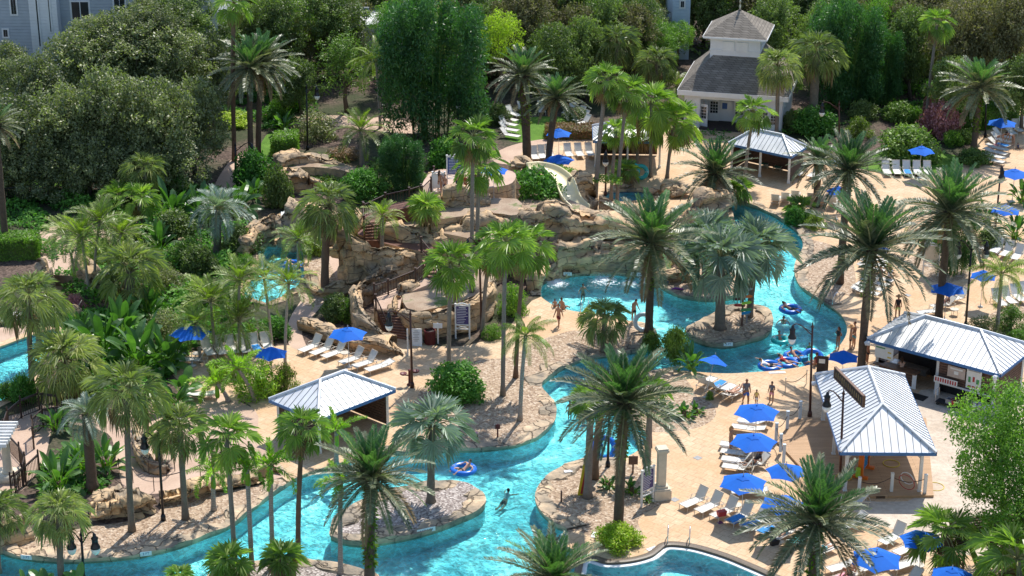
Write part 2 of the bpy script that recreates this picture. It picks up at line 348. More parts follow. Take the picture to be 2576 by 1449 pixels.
    if cap: m = MB(); m.lathe([(.104, -.05), (.1, .02), (.06, .075), (0, .085)], 14, ht-fd*.01); m.box(ht+fd*.13-hd*.035, (.14, .12, .012)); part('cap', m.mesh('cap', cap, True), o)
    return o
pp = person; WZ = -1.15
pp(1405,822,'walk',-25,'shirtless person in maroon trunks walking across the beach entry','skin_tan',bottom='cloth_maroon',h=1.72)
pp(1594,808,'look_down',30,'shirtless person in black shorts looking down at the beach edge','skin_tan','hair_brown')
pp(1414,778,'sit',150,'shirtless person sitting at the beach edge with dark trunks','skin_tan','hair_brown'); pp(1396,772,'sit',170,'small child sitting beside the person at the beach edge','skin_tan','hair_brown',h=1.2,bottom='cloth_maroon',cat='person')
pp(1466,762,'wade',20,'child standing chest deep alone in the slide lagoon','skin_brown',h=1.5,zb=WZ-.1); pp(1674,752,'wade',160,'person with dark swimsuit in water at the landing rim','skin_fair','hair_brown',zb=WZ,top='cloth_navy',female=True,long_hair=True,brief=True,bottom='cloth_navy'); pp(1482,792,'swim',10,'swimmer whose head shows beside the bent hand rail','skin_brown',zb=-.15,h=1.5)
pp(2257,800,'walk',175,'person in straw hat and black top with lime shorts carrying a white towel','skin_brown','hair_brown',top='cloth_black',bottom='cloth_lime',hat='straw',female=True)
pp(2107,877,'hips',-60,'person in dark swimsuit with long hair at the lagoon rim','skin_brown',top='cloth_black',brief=True,long_hair=True,female=True,h=1.6); pp(2138,878,'arms_folded',80,'shirtless person with sun hat standing at the lagoon rim','skin_tan',hat='straw',bottom='cloth_black'); pp(2147,872,'arms_folded',-70,'taller shirtless person in teal trunks at the lagoon rim','skin_tan','hair_brown',bottom='cloth_teal',h=1.85)
pp(2181,912,'stand',100,'shirtless person half behind the tallest date palm trunk','skin_brown',bottom='cloth_black'); pp(2208,938,'counter',160,'person in red shorts leaning on the bar counter end','skin_tan',bottom='cloth_red'); pp(2266,962,'counter',175,'person with bare back standing at the bar counter','skin_fair','hair_brown',top='bikini:cloth_white',bottom='cloth_maroon',female=True,brief=True,long_hair=True)
pp(1988,779,'float',60,'shirtless person lying back on the ring in the channel','skin_brown',zb=-.02); pp(1972,797,'swim',-10,'swimmer pushing beside the channel ring rider','skin_brown',zb=-.1); pp(1964,858,'tube',10,'swimmer with arms over the teal ring','skin_tan','hair_black',zb=-.2,bottom='cloth_navy')
pp(1934,921,'float',80,'person in white shirt lying on the ring by the rim','skin_fair','hair_brown',top='cloth_white',zb=0); pp(1980,913,'float',60,'person in red swimsuit lying on a blue ring','skin_tan','hair_brown',top='cloth_red',bottom='cloth_red',female=True,zb=0,brief=True); pp(2002,897,'tube',40,'person with dark top riding the rear blue ring','skin_tan',top='bikini:cloth_black',female=True,zb=-.02)
pp(2034,905,'wade',20,'child in green vest by the blue rings','skin_tan',top='cloth_green',h=1.25,zb=-.7); pp(2051,918,'sit',-140,'person in maroon swimsuit sitting on the lagoon rim','skin_tan','hair_brown',top='cloth_maroon',bottom='cloth_maroon',female=True,brief=True)
pp(1876,1018,'walk',10,'person in grey printed shirt and blue shorts holding a child by the hand','skin_brown',None,top='cloth_grey',bottom='cloth_blue',h=1.85); pp(1902,1019,'walk',-10,'small child in yellow and white holding the hand of an adult','skin_brown','hair_black',h=1.1,top='cloth_yellow',bottom='cloth_white'); pp(1940,1012,'hold',-20,'child in grey top and pink shorts holding a pink towel','skin_brown','hair_black',h=1.45,top='cloth_grey',bottom='cloth_pink')
pp(1847,1000,'lie',145,'sunbather lying face up on a lounger by the curved planter','skin_fair','hair_brown',top='bikini',female=True,brief=True,bottom='cloth_maroon'); pp(1838,1137,'hold',60,'person in floral bikini standing beside loungers','skin_tan','hair_fair',top='bikini:cloth_floral',bottom='cloth_yellow',female=True,brief=True,long_hair=True); pp(1897,1178,'recline',-65,'person in dark clothes lying under the second big umbrella','skin_brown',top='cloth_black')
pp(1977,1352,'recline',-45,'person in black shirt and teal shorts reclining on a lounger','skin_tan','hair_brown',top='cloth_black',bottom='cloth_teal',cap='cloth_black'); pp(2134,1459,'kneesup',-50,'person in black bikini with knees up on the pink towel','skin_tan','hair_black',top='bikini',female=True,brief=True,long_hair=True); pp(2066,1398,'recline',130,'person whose legs show behind the low date palm','skin_fair',bottom='cloth_teal')
pp(1198,1153,'wade',-30,'person in pink cap standing waist deep near the river bank','skin_fair','hair_brown',top='bikini:cloth_white',bottom='cloth_black',female=True,brief=True,cap='cloth_pink',zb=WZ+.12,long_hair=True); pp(1153,1150,'wade',170,'shirtless person wading behind the silver palm leaves','skin_tan','hair_brown',zb=WZ); pp(1166,1182,'tube',-60,'person sunk in the blue ring near oval island','skin_fair','hair_brown',zb=-.05,bottom='cloth_black')
pp(1270,1245,'swim',150,'swimmer with dark hair and white top in the open river','skin_tan','hair_black',top='cloth_white',female=True,zb=-.28); pp(1433,1058,'wade',30,'small child standing in river below the bend','skin_brown',h=1.4,zb=WZ-.1); pp(1462,1064,'wade',-20,'adult carrying on through water beside two small children','skin_brown',zb=WZ+.05); pp(1474,1066,'wade',10,'child in red beside the wading adult','skin_brown',h=1.35,zb=WZ-.05,top='cloth_red'); pp(1510,1142,'carry',60,'child in blue shorts wading with a blue ring','skin_fair','hair_black',bottom='cloth_blue',h=1.5,zb=-.75)
pp(1360,1362,'swim',120,'swimmer near the lower date palm fronds, head nearest the river middle','skin_brown',zb=-.15); pp(1368,1374,'swim',60,'second swimmer by the lower date palm fronds','skin_brown',zb=-.15,h=1.5); pp(1402,1358,'swim',200,'swimmer close to the white pool wall','skin_brown',zb=-.15)
pp(366,1462,'swim',10,'swimmer in white and maroon cap at the lower edge','skin_fair','hair_brown',zb=-.1,cap='cloth_maroon'); pp(84,1458,'swim',-20,'swimmer at the lower corner beside banana leaves','skin_tan','hair_brown',zb=-.12)
pp(1106,484,'hips',150,'person in dark bikini queueing on the slide platform','skin_tan','hair_brown',top='bikini',female=True,brief=True,long_hair=True,zb=5); pp(1120,487,'hold',-30,'child in navy trunks queueing on the slide platform','skin_tan','hair_brown',bottom='cloth_navy',h=1.5,zb=5); pp(1152,482,'look_down',160,'broad shirtless person at the slide start','skin_tan','hair_black',bottom='cloth_navy',zb=5,h=1.8); pp(1171,480,'stand',-40,'child in red behind the person at the slide start','skin_tan',h=1.3,bottom='cloth_red',top='cloth_red',zb=5)
pp(737,667,'tube',80,'rider on the blue ring in the grotto stream','skin_fair','hair_fair',zb=-.03); pp(696,664,'swim',-60,'swimmer in grotto stream ahead of the ring','skin_tan','hair_brown',zb=-.1)
pp(2508,369,'bend',60,'person in white bottoms bending over a far lounger','skin_tan','hair_brown',top='bikini:cloth_white',bottom='cloth_white',female=True); pp(2546,366,'bend',-70,'person in cap and white shirt bending near pink bag','skin_tan','hair_black',top='cloth_white',brief=True,cap='cloth_black',female=True); pp(2576,478,'stand',60,'person cut by the frame edge next to umbrella','skin_tan','hair_brown',bottom='cloth_maroon'); pp(2561,374,'sit',40,'small child in dark clothes beside pink bag','skin_brown',h=1.0,top='cloth_navy')
pp(2214,709,'perch',-40,'person in patterned blue shorts seated on the lounger rank','skin_tan','hair_brown',bottom='cloth_floral'); pp(2237,712,'perch',160,'person in white shirt seated with back turned','skin_tan','hair_brown',top='cloth_white',bottom='cloth_white'); pp(2372,777,'kneesup',-67,'person with one raised leg lounging behind the bar','skin_brown',bottom='cloth_blue')
# ------------------------------------------------------------------ ground materials
def ground_mats():
    # stamped concrete pavers
    b = NB('pavers'); v = b.coord(rot=(0, 0, R(38)))
    br = b.n('TexBrick', offset=.5, squash=1); b.l(v, br.inputs['Vector'])
    br.inputs['Scale'].default_value = 1; br.inputs['Brick Width'].default_value = .62; br.inputs['Row Height'].default_value = .62
    br.inputs['Mortar Size'].default_value = .014; br.inputs['Bias'].default_value = -.1
    br.inputs['Color1'].default_value = (.5, .375, .25, 1); br.inputs['Color2'].default_value = (.58, .45, .315, 1); br.inputs['Mortar'].default_value = (.33, .215, .14, 1)
    n1 = b.noise(v, .35, 4); n2 = b.noise(v, 6, 4)
    c = b.mix(b.ramp(n1, [(.4, 0), (.66, .75)]), br.outputs[0], (.48, .31, .175))
    c = b.mix(.35, c, b.ramp(n2, [(.3, (.5, .4, .3)), (.7, (.9, .82, .72))]), 'OVERLAY')
    n3 = b.noise(v, 1.3, 5, .7); c = b.mix(b.ramp(n3, [(.56, 0), (.74, .45)]), c, (.33, .22, .14)); c = b.mix(b.ramp(n3, [(.22, .35), (.36, 0)]), c, (.68, .6, .5))
    b.base(c); b.set(.75, .3); b.bump(br.outputs['Fac'], -.15, .01)
    # concrete walk (pinkish)
    b = NB('concrete_walk'); v = b.coord(); n1 = b.noise(v, .5, 5); n2 = b.noise(v, 9, 3)
    c = b.ramp(n1, [(.3, (.44, .30, .22)), (.7, (.56, .41, .31))]); c = b.mix(.25, c, b.ramp(n2, [(.3, .3), (.7, .7)]), 'OVERLAY')
    b.base(c); b.set(.8, .3)
    # gravel
    b = NB('gravel'); v = b.coord(); vo = b.n('TexVoronoi'); b.l(v, vo.inputs['Vector']); vo.inputs['Scale'].default_value = 8
    n1 = b.noise(v, .6, 3); n2 = b.noise(v, 4, 3)
    c = b.ramp(vo.outputs['Color'], [(.1, (.2, .13, .085)), (.45, (.39, .275, .185)), (.75, (.52, .40, .29)), (.95, (.68, .57, .45))])
    c = b.mix(b.ramp(n1, [(.35, .0), (.75, .5)]), c, (.42, .30, .2))
    c = b.mix(b.ramp(n2, [(.55, 0), (.75, .45)]), c, (.2, .14, .1))
    b.base(c); b.set(.85, .3); b.bump(vo.outputs['Distance'], .9, .06)
    b = NB('gravel_grey'); v = b.coord(); vo = b.n('TexVoronoi'); b.l(v, vo.inputs['Vector']); vo.inputs['Scale'].default_value = 9
    c = b.ramp(vo.outputs['Color'], [(.1, (.13, .105, .095)), (.5, (.33, .275, .25)), (.95, (.6, .54, .5))])
    b.base(c); b.set(.85, .3); b.bump(vo.outputs['Distance'], .9, .06)
    b = NB('mulch'); v = b.coord(); vo = b.n('TexVoronoi'); b.l(v, vo.inputs['Vector']); vo.inputs['Scale'].default_value = 6
    n1 = b.noise(v, .12, 4)
    c = b.ramp(vo.outputs['Color'], [(.1, (.05, .035, .028)), (.9, (.17, .12, .095))])
    c = b.mix(b.ramp(n1, [(.45, 0), (.6, .8)]), c, (.035, .055, .02)); b.base(c); b.set(.9, .2); b.bump(vo.outputs['Distance'], .6, .05)
    b = NB('soil'); v = b.coord(); n1 = b.noise(v, .7, 4); n2 = b.noise(v, 12, 3)
    c = b.ramp(n1, [(.38, (.3, .215, .15)), (.55, (.38, .29, .21)), (.66, (.1, .15, .04))]); c = b.mix(.4, c, b.ramp(n2, [(.3, .3), (.7, .75)]), 'OVERLAY')
    b.base(c); b.set(.9, .2); b.bump(n2, .4, .04)
    b = NB('sand'); v = b.coord(); n1 = b.noise(v, .5, 5); n2 = b.noise(v, 3.5, 4, .65); n3 = b.noise(v, 1.1, 4)
    c = b.ramp(n1, [(.3, (.48, .385, .295)), (.7, (.62, .53, .43))]); c = b.mix(.3, c, b.ramp(n2, [(.35, .3), (.65, .7)]), 'OVERLAY')
    b.base(c); b.set(.9, .2); b.bump(n2, .8, .08)
    b = NB('grass'); v = b.coord(); n1 = b.noise(v, 1.2, 4); n2 = b.noise(v, 25, 3)
    c = b.ramp(n1, [(.3, (.07, .16, .02)), (.7, (.13, .25, .035))]); c = b.mix(.5, c, b.ramp(n2, [(.3, .25), (.7, .75)]), 'OVERLAY')
    b.base(c); b.set(.9, .2); b.bump(n2, .8, .05)
    b = NB('wood_deck'); v = b.coord(); br = b.n('TexBrick', offset=.37); b.l(v, br.inputs['Vector'])
    br.inputs['Scale'].default_value = 1; br.inputs['Brick Width'].default_value = 3.6; br.inputs['Row Height'].default_value = .145; br.inputs['Mortar Size'].default_value = .009
    br.inputs['Color1'].default_value = (.42, .255, .135, 1); br.inputs['Color2'].default_value = (.5, .315, .175, 1); br.inputs['Mortar'].default_value = (.1, .06, .035, 1)
    n2 = b.noise(b.coord(scale=(1, 9, 1)), 2, 4); b.base(b.mix(.3, br.outputs[0], b.ramp(n2, [(.3, .3), (.7, .7)]), 'OVERLAY')); b.set(.6, .3); b.bump(br.outputs['Fac'], -.3, .02)
    # pool plaster
    b = NB('pool_plaster'); v = b.coord(); n1 = b.noise(v, .15, 3); n2 = b.noise(v, .9, 3)
    c = b.ramp(n1, [(.35, (.30, .66, .72)), (.65, (.42, .76, .78))]); c = b.mix(.25, c, b.ramp(n2, [(.3, .35), (.7, .65)]), 'OVERLAY')
    b.base(c); b.set(.5, .3)
    simple('pool_wall_tile', (.2, .5, .58), .4, .15, 2)
    simple('blue_tile', (.06, .2, .34), .35, .2, 6)
    simple('brown_tile', (.13, .095, .065), .5, .35, 14)
    simple('white_step', (.78, .8, .78), .5, .06, 3)
    # water: mirror of the sky by fresnel, transmission colour with a sunlight caustic pattern painted in
    b = NB('water'); v = b.coord(scale=(1, .8, 1))
    nz = b.n('TexNoise'); b.l(v, nz.inputs['Vector']); nz.inputs['Scale'].default_value = .8; nz.inputs['Detail'].default_value = 3
    vv = b.n('VectorMath', operation='ADD'); sub = b.n('VectorMath', operation='SCALE'); b.l(nz.outputs['Color'], sub.inputs[0]); sub.inputs['Scale'].default_value = 1.4
    b.l(v, vv.inputs[0]); b.l(sub.outputs[0], vv.inputs[1])
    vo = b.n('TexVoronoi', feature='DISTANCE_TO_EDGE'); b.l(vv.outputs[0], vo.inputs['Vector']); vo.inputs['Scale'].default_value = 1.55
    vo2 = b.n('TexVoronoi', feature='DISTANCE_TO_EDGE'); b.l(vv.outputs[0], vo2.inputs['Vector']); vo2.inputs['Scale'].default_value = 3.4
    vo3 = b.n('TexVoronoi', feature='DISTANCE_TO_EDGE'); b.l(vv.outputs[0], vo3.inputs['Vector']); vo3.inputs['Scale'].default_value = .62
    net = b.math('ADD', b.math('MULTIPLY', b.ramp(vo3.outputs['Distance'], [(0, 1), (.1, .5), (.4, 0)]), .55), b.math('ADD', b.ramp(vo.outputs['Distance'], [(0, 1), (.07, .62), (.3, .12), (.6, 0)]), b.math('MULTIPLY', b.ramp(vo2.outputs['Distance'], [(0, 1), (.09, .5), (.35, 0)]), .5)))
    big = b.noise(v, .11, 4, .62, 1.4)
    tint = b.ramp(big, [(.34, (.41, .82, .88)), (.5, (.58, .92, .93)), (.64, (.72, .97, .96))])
    lens = b.math('ADD', .66, b.math('MULTIPLY', net, b.ramp(big, [(.35, .3), (.62, .7)])))  # painted caustic brightness, multiplied into the transmission colour; no sunlight is bent
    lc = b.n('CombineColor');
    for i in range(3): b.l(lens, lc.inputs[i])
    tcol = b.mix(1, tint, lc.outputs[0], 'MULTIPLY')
    tr = b.n('BsdfTransparent'); b.l(tcol, tr.inputs[0])
    gl = b.n('BsdfGlossy'); gl.inputs['Roughness'].default_value = .04
    rip = b.noise(v, 2.2, 4, .6, 1.5); rip2 = b.noise(v, .6, 3, .5, .5)
    bp = b.n('Bump'); bp.inputs['Strength'].default_value = 1; bp.inputs['Distance'].default_value = .22
    b.l(b.math('ADD', rip, b.math('MULTIPLY', rip2, 1.2)), bp.inputs['Height']); b.l(bp.outputs[0], gl.inputs['Normal'])
    fr = b.n('Fresnel'); fr.inputs['IOR'].default_value = 1.33; b.l(bp.outputs[0], fr.inputs['Normal'])
    ms = b.n('MixShader'); b.l(fr.outputs[0], ms.inputs[0]); b.l(tr.outputs[0], ms.inputs[1]); b.l(gl.outputs[0], ms.inputs[2])
    b.l(ms.outputs[0], b.out.inputs[0])
    # foam
    b = NB('foam'); b.base((.85, .92, .94)); b.set(.4, .5)
    # artificial rock: strata, blocks split by dark joints, weathered tops
    def rock(name, tan, grey, crack=.75, sc_=.55):
        b = NB(name); c0 = b.n('TexCoord'); geo = b.n('NewGeometry')
        nz = b.n('TexNoise'); b.l(c0.outputs['Object'], nz.inputs['Vector']); nz.inputs['Scale'].default_value = .9; nz.inputs['Detail'].default_value = 3
        sub = b.n('VectorMath', operation='SCALE'); b.l(nz.outputs['Color'], sub.inputs[0]); sub.inputs['Scale'].default_value = .9
        vv = b.n('VectorMath', operation='ADD'); b.l(c0.outputs['Object'], vv.inputs[0]); b.l(sub.outputs[0], vv.inputs[1])
        mp = b.n('Mapping'); b.l(vv.outputs[0], mp.inputs[0]); mp.inputs['Scale'].default_value = (.75, .75, 1.9)
        vo = b.n('TexVoronoi', feature='DISTANCE_TO_EDGE'); b.l(mp.outputs[0], vo.inputs['Vector']); vo.inputs['Scale'].default_value = sc_*1.15
        sx = b.n('SeparateXYZ'); b.l(vv.outputs[0], sx.inputs[0]); cb = b.n('CombineXYZ')
        b.l(b.math('ADD', b.math('MULTIPLY', sx.outputs[0], .8), b.math('MULTIPLY', sx.outputs[1], .6)), cb.inputs[0]); b.l(sx.outputs[2], cb.inputs[1])
        bk = b.n('TexBrick', offset=.43); b.l(cb.outputs[0], bk.inputs['Vector']); bk.inputs['Scale'].default_value = 1; bk.inputs['Brick Width'].default_value = 1.5; bk.inputs['Row Height'].default_value = .62
        bk.inputs['Mortar Size'].default_value = .022; bk.inputs['Mortar Smooth'].default_value = .6; bk.inputs['Color1'].default_value = (0, 0, 0, 1); bk.inputs['Color2'].default_value = (1, 1, 1, 1); bk.inputs['Mortar'].default_value = (.5, .5, .5, 1)
        gn = b.n('SeparateXYZ'); b.l(geo.outputs['True Normal'], gn.inputs[0]); flat_ = b.ramp(gn.outputs[2], [(.55, 0), (.8, 1)])
        n1 = b.noise(c0.outputs['Object'], .5, 4); n2 = b.noise(mp.outputs[0], 2.5, 5, .65); n3 = b.noise(mp.outputs[0], 9, 3)
        col = b.ramp(n2, [(.25, tuple(x*.5 for x in tan)), (.5, tan), (.75, tuple(min(1, x*1.35) for x in tan))])
        col = b.mix(b.math('MULTIPLY', bk.outputs['Color'], .45), col, tuple(min(1, x*1.5) for x in tan))
        col = b.mix(b.ramp(n1, [(.42, 0), (.62, .85)]), col, grey)
        sep = b.n('SeparateXYZ'); b.l(geo.outputs['Normal'], sep.inputs[0])
        stain = b.math('MULTIPLY', b.ramp(n1, [(.4, 0), (.58, .8)]), b.ramp(n2, [(.35, .2), (.6, 1)]))
        col = b.mix(stain, col, (.15, .135, .115))
        jt = b.mix(flat_, bk.outputs['Fac'], b.ramp(vo.outputs['Distance'], [(0, 1), (.015, .7), (.04, 0)]))
        col = b.mix(b.math('MULTIPLY', jt, crack), col, (.05, .036, .026))
        b.base(col); b.set(.85, .25)
        h = b.math('SUBTRACT', b.math('ADD', b.math('MULTIPLY', n2, .5), b.math('MULTIPLY', n3, .18)), b.math('MULTIPLY', jt, .8))
        b.bump(h, .9, .12)
    rock('rock', (.60, .405, .23), (.46, .35, .23)); rock('rock_warm', (.58, .40, .225), (.48, .37, .25), .8, .8)
    rock('coping_stone', (.52, .39, .26), (.38, .31, .23), .7, .8)
    simple('cave_dark', (.02, .018, .016), .9, .3)
ground_mats()
# ------------------------------------------------------------------ outlines (survey of the photograph)
RIVER = [(1851,507),(1905,520),(1945,538),(1982,562),(2007,582),(2020,605),(2020,628),(2008,648),(2000,672),(2003,698),(2022,725),(2059,750),(2092,770),(2119,793),(2131,816),(2132,838),(2119,863),(2099,883),(2065,906),(2032,920),(1965,931),(1908,936),(1828,940),(1750,936),(1690,930),(1640,936),(1600,955),(1575,985),(1570,1020),(1588,1050),(1625,1088),(1626,1112),(1581,1147),(1520,1153),(1455,1163),(1421,1174),(1385,1193),(1358,1219),(1348,1249),(1355,1276),(1375,1299),(1398,1319),(1428,1334),(1421,1368),(1446,1388),(1452,1430),(1450,1500),(1450,1570),(1200,1575),(985,1570),(960,1500),(950,1447),(910,1433),(830,1417),(770,1408),(700,1405),(640,1414),(560,1432),(515,1460),(490,1500),(470,1570),(200,1575),(-80,1570),(-80,1440),(-60,1370),(0,1382),(20,1391),(83,1403),(167,1408),(233,1406),(317,1399),(383,1388),(450,1371),(517,1346),(567,1326),(600,1306),(640,1273),(677,1246),(711,1223),(747,1200),(777,1187),(837,1168),(911,1148),(977,1139),(1077,1133),(1144,1129),(1211,1128),(1288,1119),(1321,1109),(1355,1096),(1385,1069),(1398,1039),(1391,1009),(1375,989),(1361,966),(1388,943),(1421,920),(1471,900),(1528,891),(1585,884),(1630,870),(1650,850),(1646,828),(1621,811),(1581,806),(1521,793),(1468,786),(1431,780),(1398,770),(1375,757),(1360,743),(1361,723),(1371,706),(1400,697),(1428,690),(1488,685),(1571,686),(1621,696),(1655,713),(1668,722),(1705,740),(1755,750),(1805,750),(1855,743),(1885,726),(1888,700),(1878,660),(1862,600),(1845,550),(1838,518)]
ISLE_A = [(831,1343),(844,1309),(877,1283),(944,1249),(1011,1229),(1077,1219),(1127,1213),(1177,1218),(1211,1243),(1220,1266),(1204,1286),(1161,1306),(1111,1326),(1044,1346),(977,1359),(911,1366),(871,1363),(841,1353)]
ISLE_B = [(1726,836),(1738,820),(1771,806),(1815,783),(1838,772),(1888,768),(1930,782),(1943,805),(1938,830),(1920,846),(1888,855),(1838,868),(1788,866),(1748,853)]
POOL_W = [(-90,900),(0,871),(67,846),(127,828),(153,833),(150,855),(110,900),(75,955),(35,990),(0,1010),(-90,1040)]
POOL_G = [(648,632),(671,614),(710,606),(757,612),(764,640),(766,670),(767,698),(752,722),(720,742),(677,762),(640,758),(612,742),(632,700),(650,665)]
POOL_K = [(1520,492),(1530,482),(1600,478),(1640,486),(1640,500),(1600,506),(1560,506),(1530,500)]
POOL_D = [(1480,1404),(1528,1415),(1588,1411),(1635,1399),(1656,1385),(1674,1372),(1705,1371),(1755,1379),(1821,1399),(1871,1419),(1932,1446),(1995,1480),(2040,1570),(1700,1590),(1462,1570),(1462,1430)]
def curve(px, step=4): return catmull(gpts(px), step)
river, isleA, isleB, poolW, poolG, poolK, poolD = (curve(p) for p in (RIVER, ISLE_A, ISLE_B, POOL_W, POOL_G, POOL_K, POOL_D))
WATERS = [river, poolW, poolG, poolK, poolD]; ISLES = [isleA, isleB]
def in_water(c): return any(inpoly(c, p) for p in WATERS) and not any(inpoly(c, p) for p in ISLES)
BIG = [Vector(p) for p in ((-330, 60), (330, 60), (330, 520), (-330, 520))]
EDGES = WATERS+ISLES
cdt_sheet('ground', 'mulch', 0, lambda c: inpoly(c, BIG) and not in_water(c), [BIG]+EDGES)
def region(name, mat, px, z, step=4, holes=(), smooth=True):
    o = catmull(gpts(px), step) if smooth else gpts(px)
    return cdt_sheet(name, mat, z, lambda c: inpoly(c, o) and not in_water(c) and not any(inpoly(c, h) for h in holes), [o]+EDGES)
region('pool_deck', 'pavers', [(1285,410),(1300,372),(1380,350),(1480,345),(1490,330),(1600,322),(1700,315),(1800,318),(1900,330),(2000,395),(2060,395),(2130,420),(2180,428),(2230,440),(2320,445),(2400,420),(2440,390),(2455,340),(2480,310),(2530,285),(2660,250),(2700,700),(2680,1100),(2680,1570),(2000,1600),(1440,1580),(1410,1450),(1400,1250),(1500,1000),(1700,900),(1960,740),(1950,650),(1840,540),(1700,570),(1600,560),(1480,520),(1380,450),(1320,430)], .004, 3)
region('middle_deck', 'pavers', [(1365,745),(1500,780),(1640,800),(1655,830),(1628,816),(1560,820),(1468,831),(1435,833),(1388,846),(1338,863),(1288,898),(1227,903),(1180,912),(1120,935),(1080,960),(1050,1000),(1060,1090),(1000,1150),(830,1190),(740,1215),(690,1180),(640,1110),(630,1020),(560,1000),(470,970),(430,930),(480,885),(640,875),(735,868),(800,875),(900,880),(990,850),(1064,862),(1104,871),(1161,871),(1211,860),(1254,853),(1300,800)], .004, 3)
region('planting_bed', 'gravel', [(1180,912),(1227,903),(1288,898),(1338,863),(1388,846),(1435,833),(1468,831),(1560,820),(1628,812),(1665,836),(1660,870),(1560,900),(1430,960),(1420,1050),(1330,1130),(1200,1150),(1070,1150),(1055,1090),(1050,1000),(1080,960),(1120,935)], .008)
region('planting_bed', 'gravel', [(1440,1150),(1340,1200),(1330,1290),(1400,1340),(1455,1336),(1501,1362),(1541,1383),(1590,1378),(1618,1350),(1606,1308),(1655,1273),(1678,1256),(1648,1233),(1618,1185),(1571,1163)], .008)
region('planting_bed', 'gravel', [(1560,1000),(1575,1055),(1625,1085),(1705,1084),(1761,1074),(1795,1053),(1801,1033),(1788,1013),(1755,999),(1735,965),(1700,940),(1600,945)], .008)
region('planting_bed', 'gravel', [(1990,690),(2059,755),(2075,748),(2119,743),(2149,736),(2152,696),(2140,650),(2100,620),(2050,605),(2010,600),(1990,640)], .008)
region('planting_bed', 'gravel', [(2285,655),(2310,640),(2370,600),(2440,600),(2450,680),(2400,708),(2330,705)], .008)
region('planting_bed', 'gravel', [(2425,850),(2450,820),(2510,780),(2576,760),(2680,740),(2680,960),(2560,900),(2440,868)], .008)
region('planting_bed', 'gravel', [(-40,1360),(20,1400),(167,1420),(317,1410),(450,1390),(567,1340),(660,1280),(720,1230),(700,1205),(620,1228),(500,1245),(420,1262),(380,1300),(230,1325),(80,1350)], .008)
region('planting_bed', 'gravel_grey', [(480,1480),(560,1420),(640,1404),(770,1398),(830,1407),(965,1440),(985,1580),(470,1590)], .008)
region('planting_bed', 'gravel', [(1655,712),(1705,745),(1755,755),(1855,750),(1895,728),(1890,690),(1800,676),(1700,684)], .008)
region('planting_bed', 'gravel', [(770,640),(815,640),(850,720),(820,760),(770,770),(755,740),(780,690)], .012)
cdt_sheet('island_bed', 'gravel_grey', .1, lambda c: inpoly(c, isleA), [isleA])
cdt_sheet('island_bed', 'gravel', .1, lambda c: inpoly(c, isleB), [isleB])
region('sand', 'sand', [(2300,1000),(2420,985),(2680,1000),(2680,1420),(2450,1400),(2330,1360),(2240,1330),(2150,1285),(2090,1255),(2330,1240)], .008)
region('lawn', 'grass', [(1300,300),(1420,295),(1485,325),(1480,345),(1390,350),(1300,358),(1270,340)], .008)
region('lawn', 'grass', [(2130,395),(2250,380),(2400,390),(2420,415),(2330,440),(2230,436),(2160,422)], .008)
region('lawn', 'grass', [(670,340),(720,330),(720,390),(650,400)], .008); region('lawn', 'grass', [(40,290),(300,280),(300,430),(30,460)], .008)
region('walkway', 'concrete_walk', [(1240,390),(1290,365),(1370,350),(1390,358),(1320,375),(1300,410),(1250,410)], .012)
region('walkway', 'concrete_walk', [(540,470),(560,430),(585,400),(620,390),(625,420),(600,470),(560,490)], .008)
region('walkway', 'concrete_walk', [(700,300),(800,290),(1000,300),(1060,330),(1000,335),(800,312),(700,318)], .008)
region('walkway', 'concrete_walk', [(-60,880),(0,862),(67,838),(125,822),(160,815),(120,800),(0,825),(-60,840)], .008)
region('walkway', 'concrete_walk', [(0,1060),(50,1040),(110,1020),(150,1030),(130,1080),(110,1160),(60,1230),(0,1240),(-60,1150)], .008)
region('walkway', 'concrete_walk', [(150,1030),(260,1040),(340,1030),(430,1010),(500,980),(640,1030),(650,1110),(720,1190),(640,1212),(520,1225),(420,1240),(320,1235),(290,1150),(270,1090),(160,1060)], .008)
region('walkway', 'concrete_walk', [(80,600),(130,570),(260,560),(420,520),(420,545),(280,600),(190,640),(190,720),(110,720),(110,660)], .008)
region('walkway', 'concrete_walk', [(735,875),(720,840),(735,790),(780,730),(830,690),(800,650),(850,650),(860,700),(800,780),(760,830),(770,875)], .008)
# ------------------------------------------------------------------ pools: floor, walls, water
def pool(outline, isles, depth, wl, nm, band='pool_wall_tile'):
    keep = lambda c: inpoly(c, outline) and not any(inpoly(c, i) for i in isles)
    cdt_sheet(nm+'_floor', 'pool_plaster', -depth, keep, [outline]+isles)
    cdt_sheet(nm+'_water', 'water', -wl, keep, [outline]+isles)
    for o, top in [(outline, 0)]+[(i, .1) for i in isles]:
        n = len(o); mb = MB()
        for z0, z1, mi in ((-depth, -wl-.12, 1), (-wl-.12, top, 0)):
            mb.mi = mi
            mb.add([(p.x, p.y, z) for p in o for z in (z0, z1)], [(2*i, 2*((i+1) % n), 2*((i+1) % n)+1, 2*i+1) for i in range(n)])
        w_ = mb.obj(nm+'_wall', [band, 'pool_plaster']); w_['kind'] = 'structure'
pool(river, ISLES, 1.15, .16, 'river', 'coping_stone'); pool(poolW, [], 1.1, .14, 'pool', 'blue_tile'); pool(poolG, [], 1.1, .16, 'pool', 'coping_stone'); pool(poolK, [], .7, .12, 'pool', 'blue_tile'); pool(poolD, [], 1.2, .16, 'pool', 'blue_tile')
